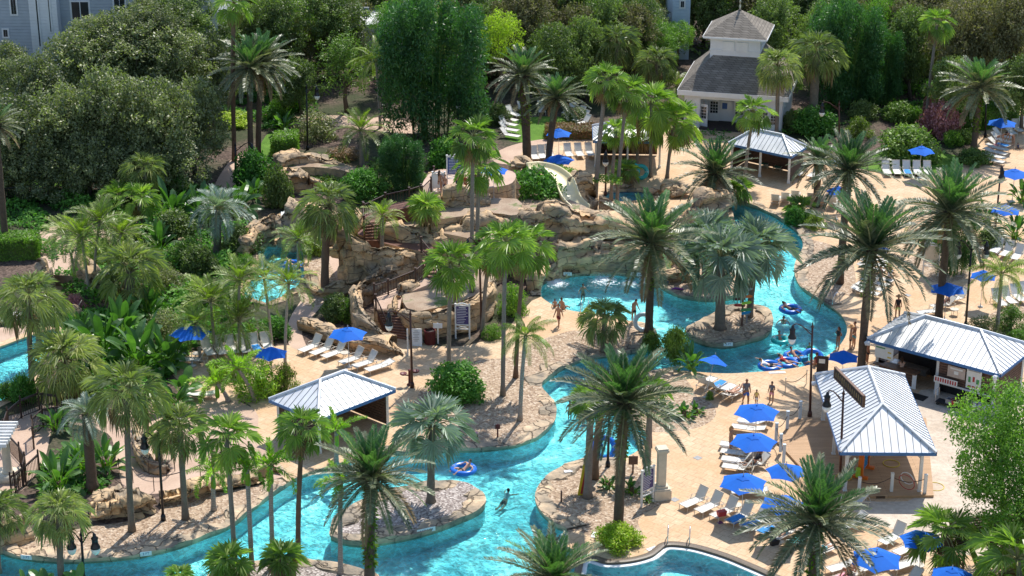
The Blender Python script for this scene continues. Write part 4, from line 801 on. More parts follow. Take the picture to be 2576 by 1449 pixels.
# ------------------------------------------------------------------ palms
# kind, base (x,y), crown centre (x,y), crown radius, label, options
PALMS = [
 ('date',(1632,838),(1640,612),165,'date palm with fern tufts on its trunk between slide lagoon and gravel bed',{'fern':(.5,.98)}),
 ('date',(2165,940),(2190,630),188,'very tall date palm with two fern collars beside the drinks bar roof',{'fern':(.62,.98)}),
 ('date',(2360,805),(2390,535),168,'date palm rising just behind the drinks bar, ringed trunk without ferns',{}),
 ('date',(1555,1330),(1572,1016),185,'date palm with shaggy green fern trunk standing in the round yellow bush',{'fern':(.58,.99)}),
 ('date',(930,1475),(935,1203),158,'date palm with fern covered trunk in front of the oval gravel island',{'fern':(.2,.99)}),
 ('date',(2040,1530),(2055,1312),192,'low date palm arching over loungers beside the wooden pavilion deck',{'fern':(.1,.99)}),
 ('date',(2449,380),(2466,222),112,'date palm with yellow ferns by bright hedge at the far deck edge',{'fern':(.3,.95)}),
 ('date',(1327,430),(1314,190),92,'date palm with thick fern sleeve behind the waterslide, taller of the pair',{'fern':(.5,.98),'tr':.36}),
 ('date',(1376,457),(1400,248),86,'leaning date palm beside the waterslide, its trunk bare of ferns',{}),
 ('date',(1794,530),(1798,435),110,'short date palm with a bushy fern trunk at head of the narrow channel',{'fern':(.05,.95),'tr':.34}),
 ('date',(2112,713),(2135,430),120,'date palm on gravel by the pool ladder with crown over the far deck',{'fern':(.75,.98)}),
 ('date',(2053,520),(2060,405),85,'small date palm on the far deck next to the striped cabana wall',{}),
 ('date',(1385,1560),(1392,1462),165,'date palm whose fronds alone rise at the lower edge over the river',{}),
 ('date',(632,412),(628,172),108,'tall date palm by the red path with fern tufts under its crown',{'fern':(.75,.98),'tr':.24}),
 ('date',(650,395),(660,158),102,'tall date palm with plain ringed trunk beside the clipped square hedge',{'tr':.24}),
 ('date',(17,636),(-12,318),75,'tall dark trunked palm above the bright clipped hedge at the frame edge',{'tr':.27}),
 ('fan',(590,405),(588,10),58,'very tall bare brown trunked fan palm by the red path',{'bark_':'bark_brown','tr':.2}),
 ('fan',(1496,530),(1526,200),58,'tall leaning fan palm in front of the first cabana roof',{'tr':.19}),
 ('fan',(1551,527),(1578,232),60,'tall fan palm curving over the first cabana beside the small blue pool',{}),
 ('fan',(1537,505),(1550,330),48,'yellowing fan palm with a straight trunk below the cabana eave',{}),
 ('fan',(1265,995),(1272,612),82,'tall straight fan palm on the gravel bed before the rock hill',{}),
 ('fan',(1297,950),(1322,618),84,'shaggy trunked fan palm beside the slide lagoon rocks',{'bark_':'bark_brown'}),
 ('fan',(1213,842),(1232,640),62,'fan palm leaning beside the tall brown lamp pole near the rock planter',{}),
 ('fan',(1129,940),(1134,664),80,'fan palm with pale straight trunk rising from the round dark bush',{}),
 ('fan',(1187,733),(1190,345),72,'taller fan palm of the pair growing in the round rock planter',{'zb':1.8}),
 ('fan',(1200,655),(1206,418),76,'lower fan palm of the pair on the rock hill, crown before blue sign',{'zb':2.4}),
 ('squat',(1071,575),(1071,520),56,'dwarf fan palm with yellow green leaves on rock hill terrace',{'zb':3.6}),
 ('robust',(962,683),(961,545),48,'slim smooth trunked palm in front of the big cliff rock by stairs',{'zb':1.2,'bark_':'bark_grey','tr':.16}),
 ('fan',(592,1425),(570,1100),92,'fan palm with grey leaning trunk on the near river bank',{}),
 ('fan',(750,1412),(762,1076),72,'fan palm with rough leafbase trunk standing before the low cabana',{'bark_':'bark_brown'}),
 ('fan',(1478,1252),(1488,1000),66,'fan palm beside the yellow rescue board on the stone edged bed',{'tr':.22}),
 ('fan',(1495,1203),(1518,992),60,'fan palm with darker trunk close behind the rescue board palm',{'tr':.22,'bark_':'bark_brown'}),
 ('fan',(1628,1182),(1638,985),56,'fan palm on deck edge by pool entry steps and stone column',{'tr':.2}),
 ('fan',(2392,1470),(2376,1343),96,'fan palm with dark stubby trunk over blue umbrellas by the sand',{'tr':.24,'bark_':'bark_brown'}),
 ('fan',(2570,1560),(2560,1405),120,'fan palm with hanging green skirt at the sandy lower corner',{}),
 ('fan',(2328,312),(2358,58),50,'tall slender fan palm beside the mauve bush beyond the deck',{}),
 ('fan',(1873,457),(1896,282),54,'slender curved fan palm in front of house and second cabana',{}),
 ('sabal',(1953,350),(1957,167),64,'sabal palm at the corner of the white house roof',{}),
 ('sabal',(2043,318),(2055,130),76,'stout sabal palm with criss cross trunk beyond white house',{'tr':.42}),
 ('sabal',(1545,250),(1552,108),66,'sabal palm behind cabanas against the dark trees',{}),
 ('sabal',(1650,262),(1652,158),62,'sabal palm close to the gable side of the white house',{}),
 ('pindo',(2254,210),(2262,128),50,'pale arching pindo palm in front of the dark iron fence',{'tr':.2}),
 ('fan',(2240,200),(2240,58),36,'thin fan palm far behind the iron fence',{}),
 ('sabal',(82,985),(72,752),92,'sabal palm with flower sprays at edge of kidney pool',{}),
 ('sabal',(96,880),(112,770),70,'sabal palm close behind the pool edge palm, shorter trunk',{}),
 ('sabal',(325,775),(328,680),98,'broad sabal palm with fat booted trunk amid banana leaves',{'tr':.4}),
 ('sabal',(170,1010),(162,905),108,'bushy sabal palm over the curved iron railing',{}),
 ('sabal',(332,1336),(318,985),108,'tall grey sabal palm on chip bed beside the winding walk',{}),
 ('sabal',(467,1306),(452,1076),82,'medium sabal palm on chip bed behind the lamp pole',{}),
 ('sabal',(400,1160),(408,1095),50,'small dark sabal palm crown beside the black lamp pole',{}),
 ('sabal',(155,1475),(150,1290),82,'sabal palm rising from the water edge at lower corner of frame',{}),
 ('sabal',(-6,1440),(-2,1285),76,'sabal palm cut by the frame edge beside the pergola',{}),
 ('sabal',(817,743),(826,520),88,'shaggy brown trunked sabal palm beside the waterfall grotto',{'bark_':'bark_brown','tr':.3}),
 ('sabal',(1518,885),(1521,800),68,'compact sabal palm on the gravel bed by the lagoon beach',{}),
 ('fan',(308,545),(300,500),60,'yellow green fan palm under the oaks, first of the path clump',{}),
 ('fan',(355,575),(354,500),58,'fan palm with short thick trunk in the path clump under oaks',{'tr':.3}),
 ('sabal',(372,520),(362,425),62,'fan palm deepest in the oak shade above the banana leaves',{}),
 ('silver',(1084,1266),(1087,1070),120,'silver blue fan palm growing on the oval gravel island',{}),
 ('silver',(1811,830),(1812,648),125,'silver blue fan palm with stout trunk on round lagoon island',{'tr':.36}),
 ('silver',(1885,800),(1905,620),112,'second silver blue fan palm beside the arrow signpost on the island',{}),
 ('silver',(1778,716),(1782,590),95,'low silver fan palm with thick trunk on the slide landing bed',{'tr':.42}),
 ('pindo',(547,640),(550,528),84,'grey green pindo palm with drooping plumes among banana leaves',{'tr':.3}),
 ('pindo',(233,1232),(217,1042),78,'silvery pindo palm with dark trunk in the black mulch bed',{'tr':.32,'bark_':'bark_date'}),
 ('robust',(225,745),(205,600),80,'feather palm of the steps clump with largest arching crown',{}),
 ('robust',(238,735),(250,560),72,'feather palm of the steps clump, highest crown',{}),
 ('robust',(262,730),(305,590),62,'feather palm of the steps clump leaning toward the banana plants',{}),
 ('robust',(190,700),(165,590),56,'feather palm of the steps clump nearest the garden stairs',{}),
 ('robust',(540,885),(530,760),78,'feather palm over the half hidden umbrella by the lounger row',{}),
 ('robust',(505,910),(492,815),58,'feather palm right in front of the hidden terrace umbrella'.replace('right ',''),{}),
 ('robust',(603,885),(602,708),70,'feather palm behind the lounger row, tallest there',{}),
 ('robust',(625,890),(600,808),72,'feather palm with low crown behind the lounger backs',{}),
 ('robust',(684,873),(664,700),66,'thin leaning feather palm between grotto stream and lounger terrace',{'tr':.1}),
 ('robust',(717,930),(727,715),68,'thin feather palm with long trunk at the end of lounger terrace',{'tr':.1}),
 ('robust',(752,702),(750,605),56,'feather palm on the grotto stream bank beside the tube rider',{'tr':.13}),
 ('foxtail',(538,1284),(535,1190),62,'short foxtail palm on the chip bed by long stone wall',{}),
 ('foxtail',(634,1430),(622,1180),56,'foxtail palm with thin trunk on the near river bank',{}),
 ('foxtail',(687,1425),(680,1175),74,'foxtail palm with bushy plumes on the near river bank',{}),
 ('foxtail',(857,1443),(857,1208),64,'foxtail palm just beside the fern trunked date palm',{}),
 ('foxtail',(846,1165),(846,1085),62,'foxtail palm with bright plumes beside the low cabana roof',{}),
 ('foxtail',(640,1010),(600,930),70,'foxtail palm half hidden between cabana and lounger terrace',{}),
 ('foxtail',(575,1010),(545,965),62,'low foxtail palm spreading over the deck behind the cabana',{}),
 ('queen',(1308,1058),(1322,846),74,'queen palm with drooping fronds on the gravel bed by river bend',{}),
 ('queen',(2507,842),(2520,690),82,'queen palm with hanging fronds behind the drinks bar',{}),
 ('queen',(957,322),(946,155),72,'queen palm with yellow drooping fronds beside the bamboo grove',{}),
 ('robust',(911,422),(908,330),66,'young queen palm above the upper rock ledge',{'tr':.2,'bark_':'bark_grey'}),
 ('fan',(781,192),(781,90),46,'fan palm in deep shade behind the bare branched tree',{}),
 ('sabal',(884,140),(884,66),46,'sabal palm crown in front of the far white house',{}),
 ('queen',(1700,268),(1702,218),54,'small queen palm against the white house wall',{}),
 ('fan',(1636,445),(1638,262),82,'fan palm with long hanging skirt in front of the cabana',{}),
 ('fan',(1602,420),(1608,322),64,'fan palm with dark trunk inside the cabana front group',{}),
 ('fan',(1678,447),(1698,305),74,'drooping fan palm between the two cabana roofs',{}),
 ('squat',(1568,468),(1575,428),46,'dwarf fan palm beside the small blue pool',{}),
 ('squat',(1849,515),(1858,475),46,'dwarf fan palm at the narrow channel mouth',{}),
 ('squat',(2012,545),(2014,525),50,'dwarf fan palm thicket behind the two beige chairs',{}),
 ('squat',(575,1460),(578,1415),78,'dwarf yellow fan palm at the near gravel bank, fuller one',{}),
 ('squat',(712,1462),(708,1405),72,'dwarf yellow fan palm at near gravel bank beside the foxtails',{}),
 ('squat',(455,1470),(452,1448),44,'dwarf fan palm tip poking in at the lower frame edge',{}),
]
for kd, b, t, rad, lab, op in PALMS:
    if kd == 'robust': rad *= 1.18
    if kd == 'foxtail': rad *= 1.12
    palm(kd, b, t, rad, lab, **op)
# ------------------------------------------------------------------ trees
TREES = [
 ('oak',(55,490),(45,350),112,115,'olive green oak nearest the tall edge palm'),
 ('oak',(165,480),(160,325),105,118,'oak with grey green crown over the iron garden fence'),
 ('oak',(275,478),(272,300),110,130,'big oak in the middle of the dense oak wood'),
 ('oak',(395,470),(392,312),105,120,'oak standing over the banana leaf thicket'),
 ('oak',(492,440),(485,300),92,112,'oak at the wood edge beside the red path'),
 ('oak',(85,400),(88,230),95,95,'oak whose crown touches the grey white apartment wall'),
 ('oak',(215,360),(212,165),105,95,'tall oak with yellowish top in front of the apartment block'),
 ('oak',(335,350),(338,140),110,85,'rounded oak below the apartment window'),
 ('oak',(450,350),(448,165),95,95,'oak with light tips behind the tall bare palm trunk'),
 ('oak',(540,330),(535,180),70,100,'narrow oak between the bare palm and the wood'),
 ('oak',(10,330),(5,185),80,85,'oak cut by the frame edge near grey apartment'),
 ('oak',(250,345),(248,118),88,80,'oak rising to the apartment window sill'),
 ('oak',(340,335),(332,88),95,78,'oak covering the blue grey apartment wall'),
 ('oak',(415,330),(412,80),80,75,'oak between the apartment wall and bare palm'),
 ('oak',(120,500),(115,430),100,82,'low oak in the front rank beside the edge palm'),
 ('oak',(225,498),(220,425),95,85,'low oak in the front rank over the fence'),
 ('oak',(335,492),(332,425),95,80,'low oak in the front rank above the sabal clump'),
 ('oak',(445,480),(442,405),90,85,'low oak in the front rank above paddle leaves'),
 ('oak',(15,500),(10,430),90,85,'low oak in the front rank at the frame edge'),
 ('dark',(455,300),(460,45),85,70,'dark tree in front of the blue grey wall near bare palm'),
 ('oak',(370,300),(372,40),60,50,'light topped oak high against the blue grey wall'),
 ('dark',(545,270),(548,120),70,95,'dark tree just behind twin date palm crowns'),
 ('dark',(400,235),(400,62),75,62,'dark tree half covering the apartment block windows'),
 ('dark',(530,230),(525,62),72,80,'dark tree close behind the very tall fan palm'),
 ('dark',(700,230),(695,75),78,100,'dark tree behind twin tall date palms'),
 ('dark',(640,150),(640,5),85,70,'dark tree topmost behind the feathered palm crowns'),
 ('dark',(830,205),(828,35),88,72,'dark spreading tree left of the far white house'.replace('left of','before')),
 ('dark',(760,300),(745,215),62,75,'shadowed tree behind the banana clump and lamp'),
 ('sparse',(874,285),(868,165),88,95,'thin branched tree with yellow green leaves on mulch slope'),
 ('lime',(1255,290),(1262,95),62,78,'lime green feathery tree touching the bamboo grove'),
 ('brown',(1330,215),(1320,45),85,85,'brownish tree behind the taller fern sleeved palm'),
 ('dark',(1400,265),(1395,165),78,110,'very dark tree behind the lawn loungers'),
 ('dark',(1475,250),(1470,150),70,110,'dark tree behind the tall leaning fan palm'),
 ('brown',(1420,160),(1415,30),75,70,'brown tree at top between the two date palm crowns'),
 ('bright',(1530,170),(1522,40),62,70,'green tree above the sabal palm behind the cabanas'),
 ('dark',(1610,190),(1602,60),70,85,'dark tree beside the light blue far house'),
 ('bright',(1660,205),(1655,105),62,55,'leafy green tree close to the white house cupola'),
 ('bright',(1706,165),(1706,92),48,42,'small green tree before the light blue far house'),
 ('bright',(2085,262),(2085,150),52,52,'light leaved tree in front of the second bamboo grove'),
 ('bright',(2185,262),(2182,190),48,48,'light leaved tree between second bamboo and iron fence'),
 ('bright',(1120,235),(985,60),60,60,'mid green tree beside the tall bamboo top'),
 ('lime',(735,262),(728,195),42,40,'yellow green small tree behind the twin date palms'),
 ('dark',(1770,110),(1770,-5),70,55,'dark tree directly behind the roof finial'),
 ('bright',(1860,130),(1868,35),62,42,'bright rubbery leaved tree behind the cupola roof'),
 ('dark',(1950,200),(1950,75),72,90,'dark tree at the white house corner behind sabal palm'),
 ('dark',(2010,150),(2020,15),80,70,'dark tree topmost beyond the white house'),
 ('bright',(1985,270),(1985,185),50,62,'green small tree squeezed between house and sabal palm'),
 ('dark',(2290,250),(2290,120),70,105,'dark tree over the iron fence'),
 ('brown',(2320,160),(2310,20),85,75,'brown tree behind the tall slender fan palm'),
 ('brown',(2440,270),(2425,110),95,120,'brown leaved tree behind mauve bush'),
 ('brown',(2530,280),(2535,90),95,130,'large brown tree at the far corner'),
 ('dark',(2380,330),(2400,215),70,75,'dark low tree between the fan palm and fern date palm'),
 ('dark',(2570,330),(2575,215),70,80,'dark low tree at frame edge behind the far umbrella'),
 ('dark',(1190,180),(1190,30),70,75,'dark tree peeping over the bamboo top'),
 ('dark',(960,120),(965,0),75,65,'dark tree above the far white house roof'),
 ('dark',(2210,170),(2205,20),70,75,'dark tree rising behind the second bamboo'),
 ('bright',(2525,1400),(2515,1115),140,170,'bright feathery tree on the sand beside the keg trolley'),
 ('bright',(2590,1460),(2580,1270),140,130,'bright feathery tree overhanging the slatted pergola at frame edge'),
]
for kd, b, c, rx, ry, lab in TREES:
    tree(kd, b, c, rx, ry, lab, {'oak':'oak_tree','sparse':'branching_tree'}.get(kd, 'leafy_tree'))
FAR = []
r_ = random.Random(5)
for y0, stp in ((95, 92), (135, 88), (180, 84), (222, 80)):
    x = 470+r_.uniform(0, 40)
    while x < 2640:
        yb = y0+r_.uniform(-14, 14)
        if not (1630 < x < 2030 and y0 > 140) and not (780 < x < 980 and y0 > 190) and not (1660 < x < 1760 and y0 > 100) and not (890 < x < 975):
            hh = r_.uniform(150, 215); rx = r_.uniform(62, 85); kd = r_.choice(('dark', 'dark', 'brown', 'oak', 'bright') if x < 2250 else ('brown', 'dark', 'brown'))
            tree(kd, (x, yb), (x+r_.uniform(-10, 10), yb-hh*.55), rx, hh*.5, 'leafy tree of the dense wood closing off the far edge', 'leafy_tree', group='trees of the far wood')
        x += stp*r_.uniform(.8, 1.2)
# bamboo: culms with hanging sprays, in metres
def bamboo_blobs(wd, h, seed):
    r = random.Random(seed); out = []
    for i in range(150):
        x = r.uniform(-1, 1); y = r.uniform(-1, 1); top = h*(1-.18*abs(x)**2)*r.uniform(.84, 1.02)
        z = r.uniform(.08, 1)**.8*top; s = r.uniform(.65, 1.25)
        bulge = .7+.3*math.sin(math.pi*min(1, z/h*.9+.1)); out.append(((x*wd*bulge, y*wd*.65*bulge, z), (s, s, s*1.45)))
    return out
BM = leafcloud('bamboo_leaves', bamboo_blobs(4.4, 14.0, 4), 44000, .36, 'leaf_bamboo', 4, flat=.2, aspect=.3, hangy=.9)
def bamboo(base, wpx, hpx, label, culms=26):
    P = G(*base); m = mpp(P); th = thing('bamboo_grove', label, 'bamboo', P); sx = wpx*m/10.2; h = height_at(P, base[1]-hpx); sz = h/14.6
    c = part('foliage', BM, th); c.scale = (sx, sx, sz)
    r = random.Random(int(wpx)); mb = MB()
    for i in range(culms):
        a = r.uniform(0, 6.28); q = r.uniform(.2, 1)*3.2*sx; l = r.uniform(.55, .9)*h; x, y = math.cos(a)*q, math.sin(a)*q*.65
        mb.tube([(x*.7, y*.7, -.1), (x*.85, y*.85, l*.5), (x*1.25, y*1.25, l)], [.05, .045, .02], 5)
    part('stem', mb.mesh('stem', 'leaf_hedge'), th)
bamboo((1092,345), 285, 395, 'huge dark green bamboo grove behind the rock hill')
bamboo((2120,270), 190, 300, 'tall bamboo grove beyond the white house')
bamboo((2205,265), 120, 220, 'narrow bamboo grove beside the iron fence', 14)
bamboo((1012,480), 120, 150, 'low bright bamboo clump on the rock hill top', 18)
bamboo((2395,690), 110, 190, 'feathery green juniper like clump behind the arched notice board', 10)
# ------------------------------------------------------------------ shrubs and hedges
SH = [
 ('shrub',(1150,995),165,110,'round dark green bush with pale palm trunk beside it',{}),
 ('shrub',(915,500),120,95,'glossy dark green bush between rock ledges',{}),
 ('shrub',(1125,420),105,90,'dark green bush beside the slide tower sign',{}),
 ('shrub',(1342,528),160,128,'dark green shrub beside the beige waterslide curve',{'zb':1.5}),
 ('bush',(790,350),120,90,'greyish flowering bush behind the lamp post',{'mat':'leaf_grey'}),
 ('shrub',(2045,335),125,85,'glossy round bush beside the white house corner',{}),
 ('shrub',(2260,305),90,62,'olive clipped round bush on mulch bank',{'mat':'leaf_hedge'}),
 ('shrub',(2366,345),105,105,'large mauve leaved bush beside the tall slender palm',{'mat':'leaf_mauve'}),
 ('shrub',(2345,300),60,70,'higher mauve leaved bush behind the large one',{'mat':'leaf_mauve'}),
 ('shrub',(2425,355),62,40,'small yellow green ball bush near the fern date palm',{'mat':'leaf_hedge'}),
 ('shrub',(2395,365),55,45,'bright shrub between mauve bush and hedge',{'mat':'leaf_bright'}),
 ('shrub',(2450,410),95,52,'pale clipped low bush at the deck planter',{'mat':'leaf_hedge'}),
 ('shrub',(2300,310),52,48,'yellow green bush just behind tall slender palm trunk',{'mat':'leaf_bright'}),
 ('shrub',(1555,1372),120,75,'round yellow green bush around the fern trunked date palm foot',{'mat':'leaf_lime'}),
 ('bush',(2470,850),90,70,'olive bush beside the drinks bar roof',{'mat':'leaf_grey'}),
 ('bush',(2540,830),95,75,'yellow olive bush behind the bar by the queen palm',{'mat':'leaf_hedge'}),
 ('shrub',(2560,860),55,40,'small bright green plant at the bar roof edge',{'mat':'leaf_bright'}),
 ('shrub',(850,800),90,75,'dark strappy plant clump beside stair foot rocks',{'mat':'leaf_dark'}),
 ('bush',(880,805),75,62,'light green palm like clump beside the dark strappy plants',{}),
 ('shrub',(1700,905),75,95,'loose shrub hiding the lagoon inlet near the blue umbrella',{'mat':'leaf_queen'}),
 ('shrub',(640,470),110,110,'dark magnolia like shrub beside the red path end',{'mat':'leaf_shrub'}),
 ('shrub',(700,520),80,110,'dark shrub over the upper grotto rock',{'mat':'leaf_dark'}),
 ('bush',(430,740),90,80,'pale green bush between fat sabal and pindo palm',{'mat':'leaf_grey'}),
 ('bush',(420,860),110,100,'pinkish grey bush behind the banana leaves',{'mat':'leaf_grey'}),
 ('shrub',(190,780),60,50,'dark purple leaved plant by pool lounger',{'mat':'leaf_mauve'}),
 ('shrub',(200,1000),80,60,'dark plant at kidney pool edge under the sabal',{'mat':'leaf_dark'}),
 ('shrub',(60,1010),70,80,'dark green shrub at the lower end of the kidney pool',{}),
 ('shrub',(20,1000),70,50,'bright shrub beside the curved iron railing',{'mat':'leaf_bright'}),
 ('shrub',(690,850),90,70,'dark bush beside the thin palms at grotto stream',{'mat':'leaf_shrub'}),
 ('bush',(655,995),120,110,'light green palm thicket behind the low cabana',{'mat':'leaf_foxtail'}),
 ('bush',(720,985),70,80,'yellow green plant at the low cabana corner',{'mat':'leaf_queen'}),
 ('shrub',(500,690),100,90,'shaded bush under the drooping pindo palm',{'mat':'leaf_dark'}),
 ('shrub',(610,640),110,90,'shaded bush at the grotto stream head',{'mat':'leaf_dark'}),
 ('shrub',(790,640),60,55,'yellow green clump under the grotto ledge',{'mat':'leaf_queen'}),
 ('bush',(1290,790),80,90,'bright loose plant between fan palms and rock planter',{}),
 ('bush',(1240,850),55,45,'low plant at the foot of the brown lamp pole',{}),
 ('shrub',(580,310),130,50,'yellow orange low hedge plant behind the bare palm trunk',{'mat':'leaf_lime'}),
 ('bush',(700,300),70,60,'bright fan leaved plant by path lamp',{'mat':'leaf_bright'}),
 ('bush',(860,400),90,45,'rusty low plants above the rock ledge',{'mat':'leaf_rust'}),
 ('shrub',(1450,300),80,42,'dim shrub behind the lawn loungers',{'mat':'leaf_dark'}),
 ('shrub',(1250,310),70,60,'dim shrub at the bamboo foot beside lawn',{'mat':'leaf_dark'}),
 ('shrub',(2170,300),80,60,'dim shrub at second bamboo foot',{'mat':'leaf_dark'}),
 ('bush',(2160,345),75,60,'bright palm like plant behind the lamp over the deck',{'mat':'leaf_queen'}),
 ('shrub',(1990,330),50,60,'dark plant against the white house wall',{'mat':'leaf_dark'}),
 ('shrub',(2000,565),60,55,'dark green shrub at the channel bend',{}),
 ('bush',(2050,575),60,50,'yellow green shrub beside the channel bend',{'mat':'leaf_queen'}),
 ('shrub',(2340,630),60,60,'green shrub behind arched notice board',{'mat':'leaf_bright'}),
 ('shrub',(2490,620),80,60,'shaded shrub behind the two headed lamp',{'mat':'leaf_dark'}),
 ('shrub',(2470,1340),90,60,'clipped bush half hidden by fan palm at the sand edge',{'mat':'leaf_hedge'}),
 ('shrub',(2570,1450),110,120,'green shrub under the slatted pergola',{'mat':'leaf_bright'}),
 ('shrub',(1640,880),60,55,'palm like shrub at the lagoon inlet bank',{'mat':'leaf_queen'}),
 ('bush',(470,665),95,80,'pale bush in the shade left of the pindo palm'.replace('left of','beneath'),{'mat':'leaf_hedge'}),
 ('bush',(505,770),100,85,'yellow green bush behind terrace feather palms',{'mat':'leaf_queen'}),
 ('bush',(575,765),90,80,'dense green bush beside grotto stream behind feather palms',{'mat':'leaf_shrub'}),
 ('bush',(620,690),70,60,'bright low bush at the grotto stream bank',{'mat':'leaf_bright'}),
 ('bush',(255,660),90,70,'light bush under the steps clump palms',{'mat':'leaf_queen'}),
 ('bush',(395,720),90,80,'grey green bush between the fat sabal and banana stems',{'mat':'leaf_grey'}),
 ('shrub',(560,950),70,60,'green shrub at the deck behind low cabana',{'mat':'leaf_queen'}),
 ('shrub',(330,640),90,80,'shaded shrub in the path palm clump',{'mat':'leaf_dark'}),
 ('shrub',(440,600),120,90,'dark shrub under the banana leaf thicket',{'mat':'leaf_dark'}),
 ('shrub',(300,720),80,60,'dark shrub beside the stone stair post',{'mat':'leaf_dark'}),
 ('bush',(1785,1005),22,26,'small spiky plant at the planter tip',{}),
]
for kd, b, w_, h_, lab, op in SH: shrub(kd, b, w_, h_, lab, **op)
hedge([(-30,660),(100,655),(104,630),(-30,628)], 1.7, 'leaf_bright', 'bright green clipped hedge at the frame edge below oaks')
hedge([(684,402),(748,396),(752,372),(690,376)], 1.8, 'leaf_bright', 'square clipped hedge between tall date palms and lamp')
shrub('shrub',(2282,402),158,112,'big rounded clipped hedge behind the far lounger row','hedge',mat='leaf_hedge',depth=2.6,cat='hedge')
hedge([(2412,330),(2475,330),(2475,305),(2415,300)], 2.0, 'leaf_bright', 'vivid green clipped hedge behind fern trunked date palm')
hedge([(2475,330),(2560,310),(2560,285),(2480,300)], 1.9, 'leaf_bright', 'vivid green hedge continuing behind the far umbrella')
hedge([(1372,352),(1494,352),(1494,332),(1372,332)], .9, 'leaf_rust', 'low rust brown hedge between the lawn and lounger row')
BIGL = [
 ('paddle',(435,560),150,'bird of paradise thicket under the oaks, first clump'),('paddle',(510,560),150,'bird of paradise thicket with tall upright leaves before the oaks'),('paddle',(590,545),140,'bird of paradise thicket beside the red path'),
 ('paddle',(640,500),90,'bird of paradise plant at the path lamp foot'),('paddle',(400,640),120,'shaded paddle leaf plant behind the fat sabal palm'),('paddle',(730,270),95,'paddle leaf plant behind square hedge'),('paddle',(715,330),80,'paddle leaf plant just above square hedge'),
 ('paddle',(755,275),90,'paddle leaf plant beside black lamp post'),('banana',(735,215),80,'banana plant with one yellow leaf behind the lamp'),
 ('paddle',(195,870),130,'paddle leaf plant at kidney pool corner'),('paddle',(255,900),180,'large paddle leaf plant behind the kidney pool'),('paddle',(350,930),190,'large paddle leaf plant in the middle of the thicket'),('paddle',(420,930),150,'large paddle leaf plant beside the terrace loungers'),
 ('paddle',(310,860),150,'paddle leaf plant in front of the fat sabal palm'),('banana',(460,1000),120,'paddle leaf plant at the terrace corner beside single lounger'),('paddle',(440,1030),110,'paddle leaf plant behind tall grey sabal palm'),
 ('paddle',(375,800),110,'tall paddle leaf plant with dry stem by fat sabal'),('paddle',(150,1230),150,'glossy paddle leaf plant on black mulch by the railing'),('paddle',(205,1180),140,'glossy paddle leaf plant behind the silvery pindo palm'),('paddle',(270,1180),130,'glossy paddle leaf plant beside the winding walk'),
 ('paddle',(140,1080),110,'paddle leaf plant inside the curved iron railing'),('banana',(120,1490),110,'banana leaf plant at the lower edge beside the sabal trunk'),('banana',(205,1490),110,'banana leaf plant at the lower edge beside the lamp pole'),('banana',(60,1490),80,'banana leaf plant nearest the lower corner'),
 ('clump',(1680,1045),60,'broad leaved plant in the curved gravel planter, dark leaf'),('clump',(1720,1050),65,'broad leaved plant in the curved gravel planter, tallest leaf'),('clump',(1750,1040),50,'broad leaved plant near the planter tip'),('paddle',(1740,930),90,'banana like plant under the tilted blue umbrella'),
 ('clump',(1530,1228),60,'bright small banana plant by the rescue board bed'),('clump',(1588,1240),60,'bright small banana plant between fern palm and purple sign'),('clump',(1628,1262),30,'tiny banana shoot under the purple sign'),
 ('paddle',(2555,600),95,'paddle leaf plant behind deck loungers beside the brown pole'),('paddle',(2570,510),80,'paddle leaf plant before the far blue umbrella'),('paddle',(2480,560),80,'dry paddle leaf plant behind two headed lamp'),('banana',(1395,480),55,'single leaf banana shoot against the waterslide'),
]
for kd, b, w_, lab in BIGL: bigleaf(kd, b, w_, lab, zb=1.5 if b == (1395,480) else 0)
# low growth that nobody could count
def undergrowth(px, n, mat, size, seed, hmax=.9, z=0.0):
    poly = gpts(px); r = random.Random(seed); xs = [p.x for p in poly]; ys = [p.y for p in poly]; mb = MB(); k = 0; tries = 0
    while k < n and tries < n*6:
        tries += 1; p = Vector((r.uniform(min(xs), max(xs)), r.uniform(min(ys), max(ys))))
        d = noise.noise(Vector((p.x*.35, p.y*.35, seed)))
        if not inpoly(p, poly) or in_water(p) or d < -.12: continue
        k += 1; h = hmax*(.25+max(0, d)*1.6)*r.uniform(.2, 1)
        nn = Vector((r.gauss(0, .6), r.gauss(0, .6), .8)).normalized(); mb.tv = min(1, max(0, .5+d+r.uniform(-.35, .35)))
        kite(mb, Vector((p.x, p.y, z+h)), nn.cross(Vector((r.gauss(0, 1), r.gauss(0, 1), r.gauss(0, 1)))), nn, size*r.uniform(.7, 1.4), size*.5)
    o = mb.obj('undergrowth', mat); o['kind'] = 'stuff'; return o
undergrowth([(-40,470),(540,470),(640,560),(640,760),(560,840),(300,850),(180,780),(120,640),(-40,660)], 19000, 'leaf_shrub', .34, 3, 1.3)
undergrowth([(220,760),(480,720),(640,800),(640,880),(480,880),(430,960),(470,1010),(300,1000),(160,1000),(150,860)], 14000, 'leaf_shrub', .36, 5, 1.2)
undergrowth([(-60,230),(600,230),(1000,180),(1300,180),(1700,150),(2000,200),(2640,200),(2640,-90),(-60,-90)], 16000, 'leaf_dark', .6, 7, 1.6)
undergrowth([(2060,230),(2300,200),(2500,200),(2620,330),(2480,300),(2400,300),(2200,300),(2080,320)], 5000, 'leaf_shrub', .35, 9, .8)
undergrowth([(640,330),(760,320),(800,280),(720,200),(560,220),(560,320)], 4500, 'leaf_shrub', .35, 11, 1.0)
undergrowth([(700,420),(760,395),(900,395),(1100,420),(1060,480),(860,480),(720,470)], 4500, 'leaf_hedge', .3, 13, .6)
undergrowth([(100,1270),(270,1250),(290,1180),(220,1100),(100,1180)], 1800, 'leaf_shrub', .3, 15, .5)
